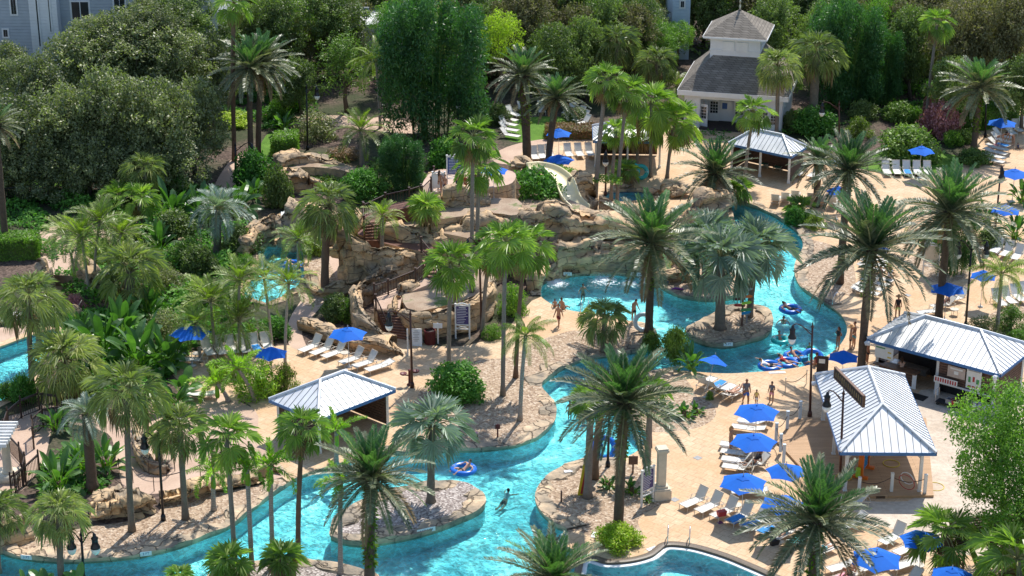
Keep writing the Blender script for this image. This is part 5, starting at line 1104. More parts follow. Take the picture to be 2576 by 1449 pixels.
undergrowth([(1350,480),(1450,530),(1560,545),(1560,525),(1450,505)], 1500, 'leaf_bright', .2, 17, .35, 2.6)
undergrowth([(1700,380),(1760,330),(1990,330),(1990,345),(1820,360)], 700, 'leaf_shrub', .25, 19, .4)
# ------------------------------------------------------------------ artificial rock
def rock_disp(p, n, amp, seed):
    """stratified blocks: uneven courses split by upright joints, each block set in or out"""
    q = p+Vector(noise.noise_vector(p*.4+Vector((seed*3.1, seed*1.7, 0))))*.6+Vector((0, 0, .15*noise.noise(p*1.3)))
    hz, wz = .7, 1.6; ly = math.floor(q.z/hz); fz = q.z/hz-ly; a = (q.x*.8+q.y*.6)/wz+.37*ly+seed; bl = math.floor(a); fa = a-bl
    c = noise.cell(Vector((bl+.5, ly+.5, seed+.5))); c2 = noise.cell(Vector((math.floor(bl/2)+.5, math.floor(ly/2)+.5, seed+9.5)))
    g = min(min(fz, 1-fz)*hz, min(fa, 1-fa)*wz); gr = max(0, 1-g/.12)
    slope = (fz-.5)*.35*(c2-.5)
    return n*(amp*((c-.5)*1.35+(c2-.5)*.9+slope+.4*noise.fractal(q*1.7, 1, 2, 4))-amp*.38*gr*gr)
def finish_rock(name, vs, fs, mat, label, cat, loc, cell=True):
    me = mesh_from(name, vs, fs, mat); bm = bmesh.new(); bm.from_mesh(me); bmesh.ops.recalc_face_normals(bm, faces=bm.faces[:]); bm.to_mesh(me); bm.free()
    me.polygons.foreach_set('use_smooth', [True]*len(me.polygons))
    o = bpy.data.objects.new(name, me); link(o); o.location = loc; return tag(o, label, cat)
def rock_wall(pts, thick, label, mat='rock', amp=.3, seed=1, zb=0.0, name='rock_wall', back=1.0):
    base = []
    for x, y, yt in pts:
        P = G(x, y, zb); base.append(Vector((P.x, P.y, max(.15, height_at(P, yt)))))
    line = catmull(base, 8, False); d = []
    for i in range(len(line)-1):
        a, b = line[i], line[i+1]; k = max(1, int((b-a).to_2d().length/.26)); d += [a.lerp(b, j/k) for j in range(k)]
    d.append(line[-1]); n = len(d); O = Vector((d[n//2].x, d[n//2].y, zb)); rows = []
    for i, p in enumerate(d):
        t = d[min(n-1, i+1)]-d[max(0, i-1)]; t = Vector((t.x, t.y, 0)).normalized(); bk = Vector((-t.y, t.x, 0)); h = p.z
        h *= 1+.09*noise.noise(Vector((p.x*.5, p.y*.5, seed)))+.05*(noise.cell(Vector((p.x*.6, p.y*.6, seed)))-.5)
        e = min(i, n-1-i)/max(1, n-1); tk = thick
        prof = [(-.1, -.25), (-.22, h*.12), (-.2, h*.4), (-.28, h*.66), (-.12, h*.9), (.15, h), (tk*.5, h*1.02), (tk*.85, h*.96), (tk+.1, h*.8*back), (tk+.25, -.25)]
        row = []
        for j in range(len(prof)-1):
            a, b = prof[j], prof[j+1]; m = 5 if j in (1, 2, 3, 4) else 3
            for k in range(m):
                u = k/m; row.append((a[0]+(b[0]-a[0])*u, a[1]+(b[1]-a[1])*u, j))
        row.append((*prof[-1], 9)); R_ = []
        for o_, z, j in row:
            q = Vector((p.x, p.y, zb))+bk*o_; q.z = zb+z
            nr = -bk if j < 4 else (Vector((0, 0, 1))-bk*.4).normalized() if j < 6 else (Vector((0, 0, 1))+bk).normalized()
            R_.append(q+rock_disp(q, nr, amp, seed)-O)
        rows.append(R_)
    m = len(rows[0]); vs = [v for r in rows for v in r]; fs = []
    for i in range(n-1):
        for j in range(m-1): fs.append((i*m+j, (i+1)*m+j, (i+1)*m+j+1, i*m+j+1))
    fs += [tuple(range(m)), tuple((n-1)*m+j for j in range(m-1, -1, -1))]
    return finish_rock(name, vs, fs, mat, label, 'rock wall', O)
def boulder(x, y, wpx, hpx, label, zb=0.0, mat='rock', seed=1, depth=1.0):
    P = G(x, y, zb); m = mpp(P); a, c = wpx*m/2, hpx*m/.93
    bm = bmesh.new(); bmesh.ops.create_icosphere(bm, subdivisions=5, radius=1); r = random.Random(seed); cuts = []
    for i in range(11):
        v = Vector((r.gauss(0, 1), r.gauss(0, 1), r.gauss(.1, .8))).normalized(); cuts.append((v, r.uniform(.62, .92)))
    for v in bm.verts:
        p = v.co.copy()
        for nrm, dd in cuts:
            k = p.dot(nrm)-dd
            if k > 0: p -= nrm*k*.9
        q = Vector((p.x*a, p.y*a*depth, (p.z+.7)*c*.62)); v.co = q+rock_disp(q+P, p.normalized(), .16*min(1, a), seed)
    me = bpy.data.meshes.new('boulder'); bm.to_mesh(me); bm.free(); me.materials.append(MATS[mat]); me.polygons.foreach_set('use_smooth', [True]*len(me.polygons))
    o = bpy.data.objects.new('boulder', me); link(o); o.location = P; return tag(o, label, 'boulder')
def terrace(px, z, mat, name='hill_terrace', smooth=True, drop=None, side='rock'):
    o = [G(x, y, z).to_2d() for x, y in px]
    if smooth: o = catmull(o, 3)
    n = len(o); mb = MB(); lo = -.1 if drop is None else z-drop
    s = cdt_sheet(name, mat, z, lambda c: inpoly(c, o), [o])
    me = s.data; bm = bmesh.new(); bm.from_mesh(me)
    vs = [(bm.verts.new((p.x, p.y, lo)), bm.verts.new((p.x, p.y, z))) for p in o]
    me.materials.append(MATS[side])
    for i in range(n): bm.faces.new((vs[i][0], vs[(i+1) % n][0], vs[(i+1) % n][1], vs[i][1])).material_index = 1
    bmesh.ops.remove_doubles(bm, verts=bm.verts[:], dist=.001); bmesh.ops.recalc_face_normals(bm, faces=bm.faces[:]); bm.to_mesh(me); bm.free(); return s
def ramp(rows, mat, name, steps=0, kind='structure', label=None, cat=None, lip=0.0):
    """path or stair between rows (left x, left y, right x, right y, height)"""
    mb = MB(); L = [(G(a, b, z), G(c, d, z)) for a, b, c, d, z in rows]; z0 = -.1
    if steps:
        (a0, b0), (a1, b1) = L[0], L[-1]
        for i in range(steps):
            t0, t1 = i/steps, (i+1)/steps; z = a0.z+(a1.z-a0.z)*t1; q = [a0.lerp(a1, t0), b0.lerp(b1, t0), b0.lerp(b1, t1+.15/steps), a0.lerp(a1, t1+.15/steps)]
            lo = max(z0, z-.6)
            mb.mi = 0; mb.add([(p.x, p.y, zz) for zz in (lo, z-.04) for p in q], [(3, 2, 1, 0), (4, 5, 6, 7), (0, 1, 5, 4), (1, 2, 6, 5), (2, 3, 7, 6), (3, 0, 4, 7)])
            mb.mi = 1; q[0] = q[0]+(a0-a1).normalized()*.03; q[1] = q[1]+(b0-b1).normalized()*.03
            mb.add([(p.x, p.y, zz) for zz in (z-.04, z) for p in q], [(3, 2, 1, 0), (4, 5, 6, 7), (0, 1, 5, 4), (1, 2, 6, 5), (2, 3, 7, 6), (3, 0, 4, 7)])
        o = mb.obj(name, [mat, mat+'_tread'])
    else:
        for i in range(len(L)-1):
            q = [L[i][0], L[i][1], L[i+1][1], L[i+1][0]]
            mb.add([(p.x, p.y, z0) for p in q]+[tuple(p) for p in q], [(3, 2, 1, 0), (4, 5, 6, 7), (0, 1, 5, 4), (1, 2, 6, 5), (2, 3, 7, 6), (3, 0, 4, 7)])
        o = mb.obj(name, mat)
    if label: tag(o, label, cat)
    else: o['kind'] = kind
    return o
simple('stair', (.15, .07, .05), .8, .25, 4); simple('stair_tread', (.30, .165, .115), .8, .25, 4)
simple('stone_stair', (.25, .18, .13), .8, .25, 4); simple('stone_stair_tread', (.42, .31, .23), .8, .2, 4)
simple('rail_brown', (.06, .03, .022), .5, .3, 5); simple('iron_brown', (.05, .03, .024), .45, .2, 5); simple('iron_black', (.018, .018, .02), .4, .2, 5)
simple('slide_cream', (.72, .62, .36), .35, .06, 2, .6)
def railing(pts, label, h=1.0, mat='rail_brown', post=.12, gap=.22, name='railing', bars=True, rails=(1.0, .12), post_gap=2.2, finial=False):
    P = [G(x, y, z) for x, y, z in pts]; O = P[0]; th = thing(name, label, 'railing', O); Q = [p-O for p in P]; mb = MB(); lb = MB(); br = MB(); pts_ = []
    for i in range(len(Q)-1):
        a, b = Q[i], Q[i+1]; L = (b-a).length
        for rr in rails: (mb if rr > .5 else lb).tube([a+Vector((0, 0, h*rr)), b+Vector((0, 0, h*rr))], .045 if rr == 1 else .03, 6)
        k = max(1, int(L/gap))
        if bars:
            for j in range(1, k): p = a.lerp(b, j/k); br.box(p+Vector((0, 0, h*.55)), (.03, .03, h*.88))
        k = max(1, round(L/post_gap)); pts_ += [a.lerp(b, j/k) for j in range(k)]
    pts_.append(Q[-1])
    part('top_rail', mb.mesh('top_rail', mat), th); part('bottom_rail', lb.mesh('bottom_rail', mat), th)
    if bars: part('balustrade_bars_rib', br.mesh('balustrade_rib', mat), th).name = 'balustrade_grille'
    for p in pts_:
        m2 = MB(); m2.box(p+Vector((0, 0, h*.56)), (post, post, h*1.12+.1))
        if finial: m2.lathe([(.0, h*1.14), (.05, h*1.17), (.06, h*1.2), (.03, h*1.24), (0, h*1.27)], 8, p)
        else: m2.box(p+Vector((0, 0, h*1.16)), (post*1.4, post*1.4, .06))
        part('post', m2.mesh('post', mat), th)
    return th
def trough(pts, wd, label, hw=.42):
    P = catmull([G(x, y, z) for x, y, z in pts], 7, False); O = P[-1]; mb = MB(); vs = []; n = len(P)
    sec = [(-1.12, 1), (-1.0, 1.04), (-.93, .85), (-.75, .3), (-.4, .05), (0, 0), (.4, .05), (.75, .3), (.93, .85), (1.0, 1.04), (1.12, 1), (1.05, -.25), (0, -.35), (-1.05, -.25)]
    for i, p in enumerate(P):
        t = (P[min(n-1, i+1)]-P[max(0, i-1)]); t.z = 0; t.normalize(); s = Vector((t.y, -t.x, 0))
        vs += [p-O+s*a*wd/2+Vector((0, 0, b*hw)) for a, b in sec]
    k = len(sec); fs = [(i*k+j, (i+1)*k+j, (i+1)*k+(j+1) % k, i*k+(j+1) % k) for i in range(n-1) for j in range(k)]
    fs += [tuple(range(k)), tuple((n-1)*k+j for j in range(k-1, -1, -1))]
    mb.add(vs, fs); o = mb.obj('water_slide', 'slide_cream', None, True, O); return tag(o, label, 'water slide')
W = rock_wall
W([(1004,838,772),(1020,852,778),(1045,860,785),(1090,854,779),(1144,845,766),(1185,833,754),(1215,820,741),(1240,790,714),(1250,755,690)], .9, 'curved rock planter wall around the twin fan palms, behind trash bin', seed=2, amp=.2)
W([(1000,836,770),(1003,812,738),(1018,795,722),(1050,783,713),(1092,775,706)], .6, 'rock pillar wall along the inner side of stairs', seed=3, amp=.18)
W([(748,830,800),(780,840,808),(804,850,815),(840,870,838),(868,880,852)], .8, 'low rock edging behind the blue umbrella and loungers', seed=4, amp=.22)
W([(850,866,834),(880,880,845),(930,890,850),(975,898,862),(1012,893,884)], 2.2, 'sloping rock buttress at the stair foot beside sunbathing loungers', seed=5, amp=.28)
W([(990,880,850),(962,872,818),(938,862,790),(922,848,765),(914,826,740),(908,802,718),(915,778,700),(940,762,684),(975,750,672),(1012,740,660),(1040,732,650),(1064,724,620)], .9, 'winding rock parapet along the outer side of stairs and railing', seed=6, amp=.2)
W([(846,690,600),(842,712,592),(850,736,583),(880,744,578),(915,744,587),(950,740,605),(1000,738,611),(1040,734,616),(1066,726,627)], 1.4, 'large grey cliff rock in the middle of the stair hill', seed=7, amp=.36)
W([(866,690,575),(872,706,562),(890,708,538),(908,702,524),(914,690,518)], 1.2, 'upright rock pillar beside the upper stair flight', seed=8, amp=.25)
W([(966,698,566),(1011,702,567),(1077,706,576),(1130,708,588),(1185,712,600),(1225,705,606)], 1.8, 'grey rock ledge wall in front of the dwarf yellow fan palm', seed=9, amp=.28)
W([(985,672,540),(1006,672,529),(1050,668,510),(1106,666,492),(1145,662,476),(1185,660,476),(1235,655,470)], 1.2, 'upper rock parapet below the slide start platform', seed=10, amp=.32)
W([(1080,702,590),(1110,702,566),(1144,700,548),(1190,697,545),(1240,692,533),(1290,690,545)], 2.2, 'middle rock terrace wall behind the twin palm trunks', seed=11, amp=.3)
W([(1398,697,640),(1404,696,604),(1420,693,604),(1438,690,612),(1475,687,608),(1521,686,612),(1571,688,609),(1604,693,607),(1618,698,640)], 1.6, 'big pale rock wall rising straight out of the slide lagoon', seed=12, amp=.24)
W([(1300,690,560),(1330,682,530),(1368,678,517),(1400,674,514),(1440,672,524),(1468,672,534),(1520,672,548),(1580,672,567),(1625,676,592),(1665,684,630)], 2.6, 'upper tier of rock under waterslide above the lagoon wall', seed=13, amp=.4)
W([(1366,735,690),(1372,716,670),(1392,702,655),(1404,698,648)], 1.3, 'reddish splash rocks at the lagoon corner', 'rock_warm', seed=14, amp=.3)
W([(1655,718,685),(1690,714,678),(1745,708,690)], .9, 'low rocks bordering the lower slide landing', seed=15, amp=.25)
W([(1505,560,492),(1540,562,500),(1572,566,508),(1610,572,520)], .7, 'dark low rock edge under the small blue pool', seed=16, amp=.2)
W([(1740,585,520),(1775,580,490),(1815,570,470),(1840,552,468)], 1.8, 'rock ledge behind the fern trunked short palm by channel', seed=17, amp=.32)
W([(710,450,408),(748,440,386),(800,436,391),(850,440,406),(905,446,425)], 2.0, 'upper tan rock ledge behind bush near the lamp post', 'rock_warm', seed=18, amp=.34)
W([(716,500,440),(745,492,424),(790,486,440),(818,482,452)], 2.0, 'second tan rock ledge beside the grotto spring', 'rock_warm', seed=19, amp=.32)
W([(700,620,545),(722,624,520),(760,622,520),(800,622,518),(850,620,515),(872,612,520)], 2.4, 'rock lintel over the waterfall cave of the grotto', 'rock_warm', seed=20, amp=.34)
W([(636,660,580),(650,636,560),(672,622,540),(700,616,530)], 1.3, 'shaded rock bank at head of the grotto stream', seed=21, amp=.3)
W([(766,700,676),(776,735,712),(802,750,725),(845,748,706),(880,742,700),(905,738,690)], .9, 'low rocks around the brown sabal palm by the grotto', 'rock_warm', seed=22, amp=.22)
W([(226,1322,1272),(262,1320,1266),(300,1316,1258),(340,1310,1242),(376,1302,1228),(400,1288,1244)], 3.2, 'tumbled tan rock pile between winding walk and river', 'rock_warm', seed=23, amp=.4)
W([(404,1276,1240),(460,1268,1226),(530,1250,1210),(600,1232,1200),(645,1220,1188),(705,1196,1172)], .9, 'long low boulder wall beside the winding walk', 'rock_warm', seed=24, amp=.32)
W([(350,1045,1010),(336,1070,1040),(333,1110,1078),(338,1150,1115),(350,1174,1135),(372,1190,1157),(402,1196,1163),(434,1188,1164)], 1.0, 'curved rock planter inside the bend of the winding walk', 'rock_warm', seed=25, amp=.24)
W([(-30,1392,1335),(10,1386,1310),(45,1372,1292),(88,1360,1284)], 1.6, 'rock wall behind the sabal palms at the river corner', 'rock_warm', seed=26, amp=.34)
W([(100,722,640),(112,735,650),(118,745,690)], .6, 'stone post wall beside the garden stairs', 'rock_warm', seed=27, amp=.16)
W([(190,705,640),(205,720,650),(222,742,690)], 1.2, 'stone wall on the far side of garden stairs', seed=28, amp=.2)
W([(1440,575,520),(1452,570,440),(1475,566,430),(1496,562,436),(1504,556,470)], 2.0, 'overhanging brown rock beside the waterslide chute', 'rock_warm', seed=29, amp=.32)
W([(1080,455,430),(1110,452,421),(1140,450,420)], .8, 'stone retaining wall behind the slide sign', 'rock_warm', seed=30, amp=.14, zb=3.5)
for i, (x, y, w_, h_, z, lab) in enumerate([(1245,500,70,62,3.2,'rounded boulder over the spring below slide platform'),(1290,520,56,70,2.4,'tall boulder at the end of slide platform'),(1268,560,60,50,1.6,'boulder in the cascade below the platform'),(1305,425,90,32,3.4,'flat grey boulder behind the slide platform by grass'),(1795,495,95,52,1.2,'pale boulder behind the fern trunked short palm'),(1640,490,50,20,.0,'flat boulder beside the signpost at blue pool'),(1700,490,90,30,0,'long flat boulder on the far deck planter'),(1575,470,70,20,0,'white round boulder at the kid pool edge'),(2420,470,40,20,0,'small boulder behind tall date palm'),(190,800,40,34,0,'grey boulder beside kidney pool'),(1430,660,44,40,.2,'jutting knob of rock at the lagoon wall corner'),(1345,640,60,60,.4,'boulder among palm trunks beside lagoon wall'),(1320,700,70,56,0,'boulder where splash rocks meet gravel bed'),(460,640,60,40,.3,'grey boulder in the shade above banana leaves'),(1300,640,70,70,.8,'shaded boulder behind the fan palms on the hill'),(1690,705,40,26,.1,'tan boulder beside the slide exit')]):
    boulder(x, y, w_, h_, lab, z, 'rock' if i % 2 else 'rock_warm', 40+i, .8)
terrace([(1035,782),(1091,775),(1157,758),(1208,734),(1238,706),(1246,672),(1190,655),(1120,690),(1060,718),(1012,745)], 1.75, 'soil')
terrace([(962,574),(1040,574),(1124,588),(1200,602),(1260,596),(1280,560),(1180,545),(1060,540),(985,552)], 3.6, 'soil')
terrace([(1085,553),(1144,546),(1240,536),(1300,540),(1300,500),(1150,505),(1090,530)], 4.4, 'soil')
terrace([(1066,508),(1110,492),(1180,480),(1250,470),(1288,460),(1296,436),(1250,425),(1100,428),(1060,470)], 5.0, 'concrete_walk')
terrace([(1300,540),(1368,520),(1440,528),(1560,560),(1640,590),(1660,570),(1600,545),(1500,530),(1440,505),(1330,470),(1300,490)], 2.9, 'soil')
terrace([(700,440),(760,420),(850,426),(900,440),(900,425),(800,405),(720,412)], .9, 'soil')
terrace([(850,600),(900,590),(960,610),(1060,632),(1090,625),(1060,600),(960,575),(880,560)], 3.0, 'stair')
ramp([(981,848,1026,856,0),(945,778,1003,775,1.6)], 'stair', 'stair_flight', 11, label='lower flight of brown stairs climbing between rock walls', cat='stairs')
terrace([(944,780),(940,752),(955,743),(1000,724),(1012,745),(1004,780)], 1.6, 'concrete_walk', 'stair_landing', False)
ramp([(955,745,1003,752,1.6),(1000,726,1015,742,1.7),(1046,712,1055,725,1.95),(1085,692,1096,708,2.2)], 'concrete_walk', 'stair_path')
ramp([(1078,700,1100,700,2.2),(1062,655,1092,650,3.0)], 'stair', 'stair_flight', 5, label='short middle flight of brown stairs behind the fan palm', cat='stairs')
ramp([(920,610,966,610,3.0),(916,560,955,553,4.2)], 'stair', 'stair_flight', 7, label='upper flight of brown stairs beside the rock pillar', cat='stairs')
terrace([(914,562),(912,542),(930,530),(965,540),(956,556)], 4.2, 'stair', 'stair_landing', False)
ramp([(920,545,950,556,4.2),(970,516,985,532,4.5),(1030,504,1038,518,4.8),(1085,488,1095,503,5.0)], 'stair', 'stair_path')
railing([(978,850,0),(946,780,1.6)], 'brown railing down the lower stair flight'); railing([(942,752,1.6),(977,741,1.65),(1046,713,1.95),(1072,692,2.2)], 'brown railing with balusters over the rock parapet')
railing([(1085,664,2.5),(1060,634,3.0)], 'brown railing of the short middle stair flight'); railing([(954,612,3.0),(916,580,3.7),(914,545,4.2)], 'brown railing beside the upper stair flight'); railing([(916,548,4.2),(970,522,4.5),(1030,509,4.8),(1060,500,4.9)], 'brown railing climbing to the slide platform')
railing([(1062,505,5),(1085,482,5),(1092,455,5)], 'brown railing next to the queueing people on slide platform')
trough([(1338,428,4.2),(1360,427,4.1),(1390,436,3.9),(1418,460,3.5),(1430,490,3.1),(1442,512,2.7),(1466,534,2.3)], 1.4, 'cream upper waterslide chute curving past boulders')
trough([(1500,548,2.6),(1560,560,2.5),(1640,572,2.6),(1720,590,2.4),(1732,618,1.9),(1705,645,1.3),(1672,668,.6),(1655,694,.12),(1648,712,-.05)], 1.35, 'cream lower waterslide chute ending in the lagoon')
# garden stairs at the far side
ramp([(112,718,176,722,0),(118,690,184,694,.9)], 'stone_stair', 'garden_stair', 5, label='short garden stair between stone walls under the oaks', cat='stairs')
# iron railing round the winding walk
def ironrail(pts, label): return railing([(x, y, 0) for x, y in pts], label, 1.25, 'iron_brown', .09, .16, 'iron_railing', rails=(1.0, .93, .08), finial=True)
ironrail([(145,1040),(100,1034),(55,1052),(22,1080),(12,1110),(25,1140),(52,1170),(66,1195),(60,1225),(40,1245)], 'curved brown iron railing on the outer side of the walk')
ironrail([(160,1068),(110,1075),(84,1100),(86,1130)], 'short curved iron railing inside the walk bend'); ironrail([(100,1190),(66,1222),(30,1248)], 'brown iron railing beside the pergola column')
def roperail(pts, label):
    P = [G(x, y) for x, y in pts]; O = P[0]; th = thing('hand_rail', label, 'hand rail', O); c = catmull([p-O+Vector((0, 0, .95)) for p in P], 6, False)
    mb = MB(); mb.tube(c, .028, 6); part('rail', mb.mesh('rail', 'iron_brown'), th)
    for p in P: m2 = MB(); m2.tube([p-O, p-O+Vector((0, 0, .95))], .025, 6); part('post', m2.mesh('post', 'iron_brown'), th)
roperail([(300,1190),(335,1215),(388,1236),(455,1225),(505,1206),(530,1185)], 'thin curved brown hand rail along the outer walk edge'); roperail([(334,1130),(345,1165),(375,1195),(420,1200),(440,1185)], 'thin curved brown hand rail around the rock planter')
# dark iron fence at the wood edge
railing([(2190,233,0),(2260,228,0),(2340,222,0)], 'black iron fence far beyond the mulch bank', 1.5, 'iron_black', .07, .16, 'iron_fence', rails=(1.0, .1), post_gap=3)
railing([(-20,520,0),(60,515,0),(150,500,0),(260,480,0)], 'black iron fence under the oak wood', 1.5, 'iron_black', .07, .16, 'iron_fence', rails=(1.0, .1), post_gap=3)
# ------------------------------------------------------------------ buildings
simple('roof_white', (.8, .8, .79), .45, .12, 1.2, .6, .25); simple('roof_cap', (.7, .71, .73), .45, .06, 1, .5, .25); simple('roof_seam', (.4, .41, .43), .5, .1, 1, .4)
simple('trim_white', (.74, .74, .73), .5, .06, 2); simple('trim_blue', (.05, .16, .36), .45, .12, 2); simple('post_white', (.7, .69, .66), .5, .08, 2)
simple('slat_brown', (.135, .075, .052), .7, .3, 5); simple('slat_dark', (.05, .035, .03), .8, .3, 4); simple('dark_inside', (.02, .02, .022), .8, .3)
simple('counter_top', (.16, .085, .05), .45, .25, 5); simple('steel', (.55, .55, .55), .3, .15, 4, .5, .9); simple('chrome', (.7, .7, .72), .18, .05, 4, .5, 1)
simple('siding_white', (.74, .74, .74), .6, .05, 1); simple('siding_blue', (.42, .46, .5), .6, .07, 1); simple('siding_light', (.5, .6, .7), .6, .05, 1); simple('glass_dark', (.02, .028, .035), .08, .2, 1, .8)
simple('paper', (.75, .74, .68), .7, .05, 3); simple('black_rubber', (.02, .02, .02), .7, .2); simple('stone_cream', (.62, .54, .42), .75, .1, 3)
def shingle():
    b = NB('shingle'); c = b.n('TexCoord'); mp = b.n('Mapping'); b.l(c.outputs['Object'], mp.inputs[0])
    sep = b.n('SeparateXYZ'); b.l(mp.outputs[0], sep.inputs[0]); geo = b.n('NewGeometry'); ns = b.n('SeparateXYZ'); b.l(geo.outputs['Normal'], ns.inputs[0])
    cmb = b.n('CombineXYZ'); b.l(b.math('ADD', sep.outputs[0], sep.outputs[1]), cmb.inputs[0]); b.l(b.math('MULTIPLY', sep.outputs[2], 1.9), cmb.inputs[1])
    br = b.n('TexBrick', offset=.5); b.l(cmb.outputs[0], br.inputs['Vector']); br.inputs['Scale'].default_value = 1; br.inputs['Brick Width'].default_value = .55; br.inputs['Row Height'].default_value = .3; br.inputs['Mortar Size'].default_value = .022
    br.inputs['Color1'].default_value = (.19, .165, .135, 1); br.inputs['Color2'].default_value = (.27, .235, .195, 1); br.inputs['Mortar'].default_value = (.1, .088, .075, 1)
    n1 = b.noise(c.outputs['Object'], .6, 4); b.base(b.mix(.5, br.outputs[0], b.ramp(n1, [(.3, .3), (.7, .65)]), 'OVERLAY')); b.set(.9, .2); b.bump(br.outputs['Fac'], -.4, .03)
shingle()
def hip(nm, FL, FR, BL, ze, rise, parent, mat='roof_white', seams=True, ov=0.0, fascia='trim_blue', top=None, fh=.2):
    """hip roof over a four cornered eave; corners relative to parent"""
    BR = FR+BL-FL; c = [FL, FR, BR, BL]; u = (FR-FL); v = (BL-FL); lu, lv = u.length, v.length; un, vn = u.normalized(), v.normalized(); Z = Vector((0, 0, 1))
    if lu >= lv: r0 = FL+v/2+un*lv/2; r1 = FR+v/2-un*lv/2
    else: r0 = FL+u/2+vn*lu/2; r1 = BL+u/2-vn*lu/2
    r0 = r0+Z*rise; r1 = r1+Z*rise; mb = MB()
    faces = [(FL, FR, r1, r0), (FR, BR, r1), (BR, BL, r0, r1), (BL, FL, r0)] if lu >= lv else [(FL, FR, r0), (FR, BR, r1, r0), (BR, BL, r1), (BL, FL, r0, r1)]
    for f in faces: mb.add(f, [tuple(range(len(f)))])
    mb.add([p-Z*.03 for p in c], [(3, 2, 1, 0)]); part('roof', mb.mesh('roof', mat), parent)
    if seams:
        sm = MB()
        for f in faces:
            a, b = f[0], f[1]; e = (b-a); L = e.length; en = e.normalized(); n = (f[1]-f[0]).cross(f[-1]-f[0]).normalized(); up = n.cross(en); k = int(L/.4)
            for j in range(1, k):
                s = L*j/k; p0 = a+en*s; hmax = (f[-1]-a).dot(up)
                lo = (f[-1]-a).dot(en); hi = (f[2]-a).dot(en)
                if s < lo: h_ = hmax*s/lo
                elif s > hi: h_ = hmax*(L-s)/(L-hi)
                else: h_ = hmax
                if h_ > .1:
                    w_ = en*.022; sm.add([p0-w_+n*.003, p0+w_+n*.003, p0+up*h_+w_+n*.003, p0+up*h_-w_+n*.003, p0+n*.045, p0+up*h_+n*.045], [(0, 4, 5, 3), (4, 1, 2, 5), (0, 1, 4), (3, 5, 2)])
        part('roof_seam_rib', sm.mesh('roof_seam_rib', 'roof_seam'), parent)
        cp = MB()
        for a, b in ((r0, r1), (c[0], r0), (c[3], r0) if lu >= lv else (c[1], r0), (c[1], r1) if lu >= lv else (c[3], r1), (c[2], r1)): cp.tube([a+Z*.03, b+Z*.03], .11, 6)
        part('ridge_cap_trim', cp.mesh('ridge_cap_trim', 'roof_cap'), parent)
    if fascia:
        fb = MB()
        for i in range(4):
            a, b = c[i], c[(i+1) % 4]; e = (b-a).normalized(); o = Vector((e.y, -e.x, 0))*.012
            fb.add([p+o*s-Z*z for s in (0, 3) for p, z in ((a, fh), (b, fh), (b, -.0), (a, -.0))], [(0, 1, 2, 3), (7, 6, 5, 4), (0, 4, 5, 1), (3, 2, 6, 7)])
        part('fascia_trim', fb.mesh('fascia_trim', fascia), parent)
    return c, r0, r1
def frame3(fl, fr, bl, z):
    FL, FR, BL = G(*fl, z), G(*fr, z), G(*bl, z); u = FR-FL; v = BL-FL; un = u.normalized(); v = v-un*v.dot(un)*.75
    return FL, FR, FL+v
def building(name, label, cat, fl, fr, bl, z, rise, **kw):
    FL, FR, BL = frame3(fl, fr, bl, z); O = ((FR+BL)/2); O.z = 0; th = thing(name, label, cat, O); A, B, C = FL-O, FR-O, BL-O
    hip(name, A, B, C, z, rise, th, **kw); return th, A, B, C, O
def at(A, B, C, u, v, z): p = A+(B-A)*u+(C-A)*v; return Vector((p.x, p.y, z))
def wallpanel(mb, p, q, z0, z1, th=.08):
    d = (q-p); L = d.length; mb.box(((p.x+q.x)/2, (p.y+q.y)/2, (z0+z1)/2), (L, th, z1-z0), math.atan2(d.y, d.x)); return mb
def slatwall(parent, p, q, z0, z1, nm='slat_wall_plank', mat='slat_brown'):
    mb = MB(); n = int((z1-z0)/.17)
    for i in range(n): wallpanel(mb, p, q, z0+i*(z1-z0)/n+.012, z0+(i+1)*(z1-z0)/n-.022, .05)
    part(nm, mb.mesh(nm, mat), parent); m2 = MB(); d = (q-p).normalized(); o = Vector((-d.y, d.x, 0))*.06
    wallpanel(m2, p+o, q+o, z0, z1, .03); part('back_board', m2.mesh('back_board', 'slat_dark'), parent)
def posts(parent, pts, z, w_=.16, mat='post_white'):
    for p in pts: m = MB(); m.box((p.x, p.y, z/2), (w_, w_, z)); m.box((p.x, p.y, .1), (w_*1.4, w_*1.4, .2)); part('post', m.mesh('post', mat), parent)
# drinks bar
th, A, B, C, O = building('drinks_bar', 'drinks bar with white hip roof, blue fascia and brown slat walls', 'bar', (2181,852), (2517,942), (2275,787), 2.75, 1.35)
q = lambda u, v, z=0: at(A, B, C, u, v, z)
posts(th, [q(.06, .1), q(.52, .1), q(.94, .1), q(.06, .9), q(.94, .9)], 2.7)
slatwall(th, q(.53, .1), q(.93, .1), .95, 2.55); slatwall(th, q(.94, .12), q(.94, .88), 0, 2.4); slatwall(th, q(.08, .9), q(.93, .9), 0, 2.4)
slatwall(th, q(.08, .08), q(.36, .08), .05, 1.0, 'counter_front_plank', 'slat_brown')
m = MB(); wallpanel(m, q(.05, .1), q(.38, .1), 1.02, 1.09, .75); wallpanel(m, q(.075, .1), q(.075, .7), 1.02, 1.09, .6); part('counter', m.mesh('counter', 'counter_top'), th)
m = MB(); wallpanel(m, q(.06, .06), q(.09, .06), 0, 1.02, .05); wallpanel(m, q(.35, .06), q(.38, .06), 0, 1.02, .05); wallpanel(m, q(.06, .06), q(.38, .06), .0, .1, .04); wallpanel(m, q(.52, .07), q(.94, .07), .85, .97, .05); wallpanel(m, q(.52, .07), q(.55, .07), 0, .85, .05); part('counter_trim', m.mesh('counter_trim', 'trim_white'), th)
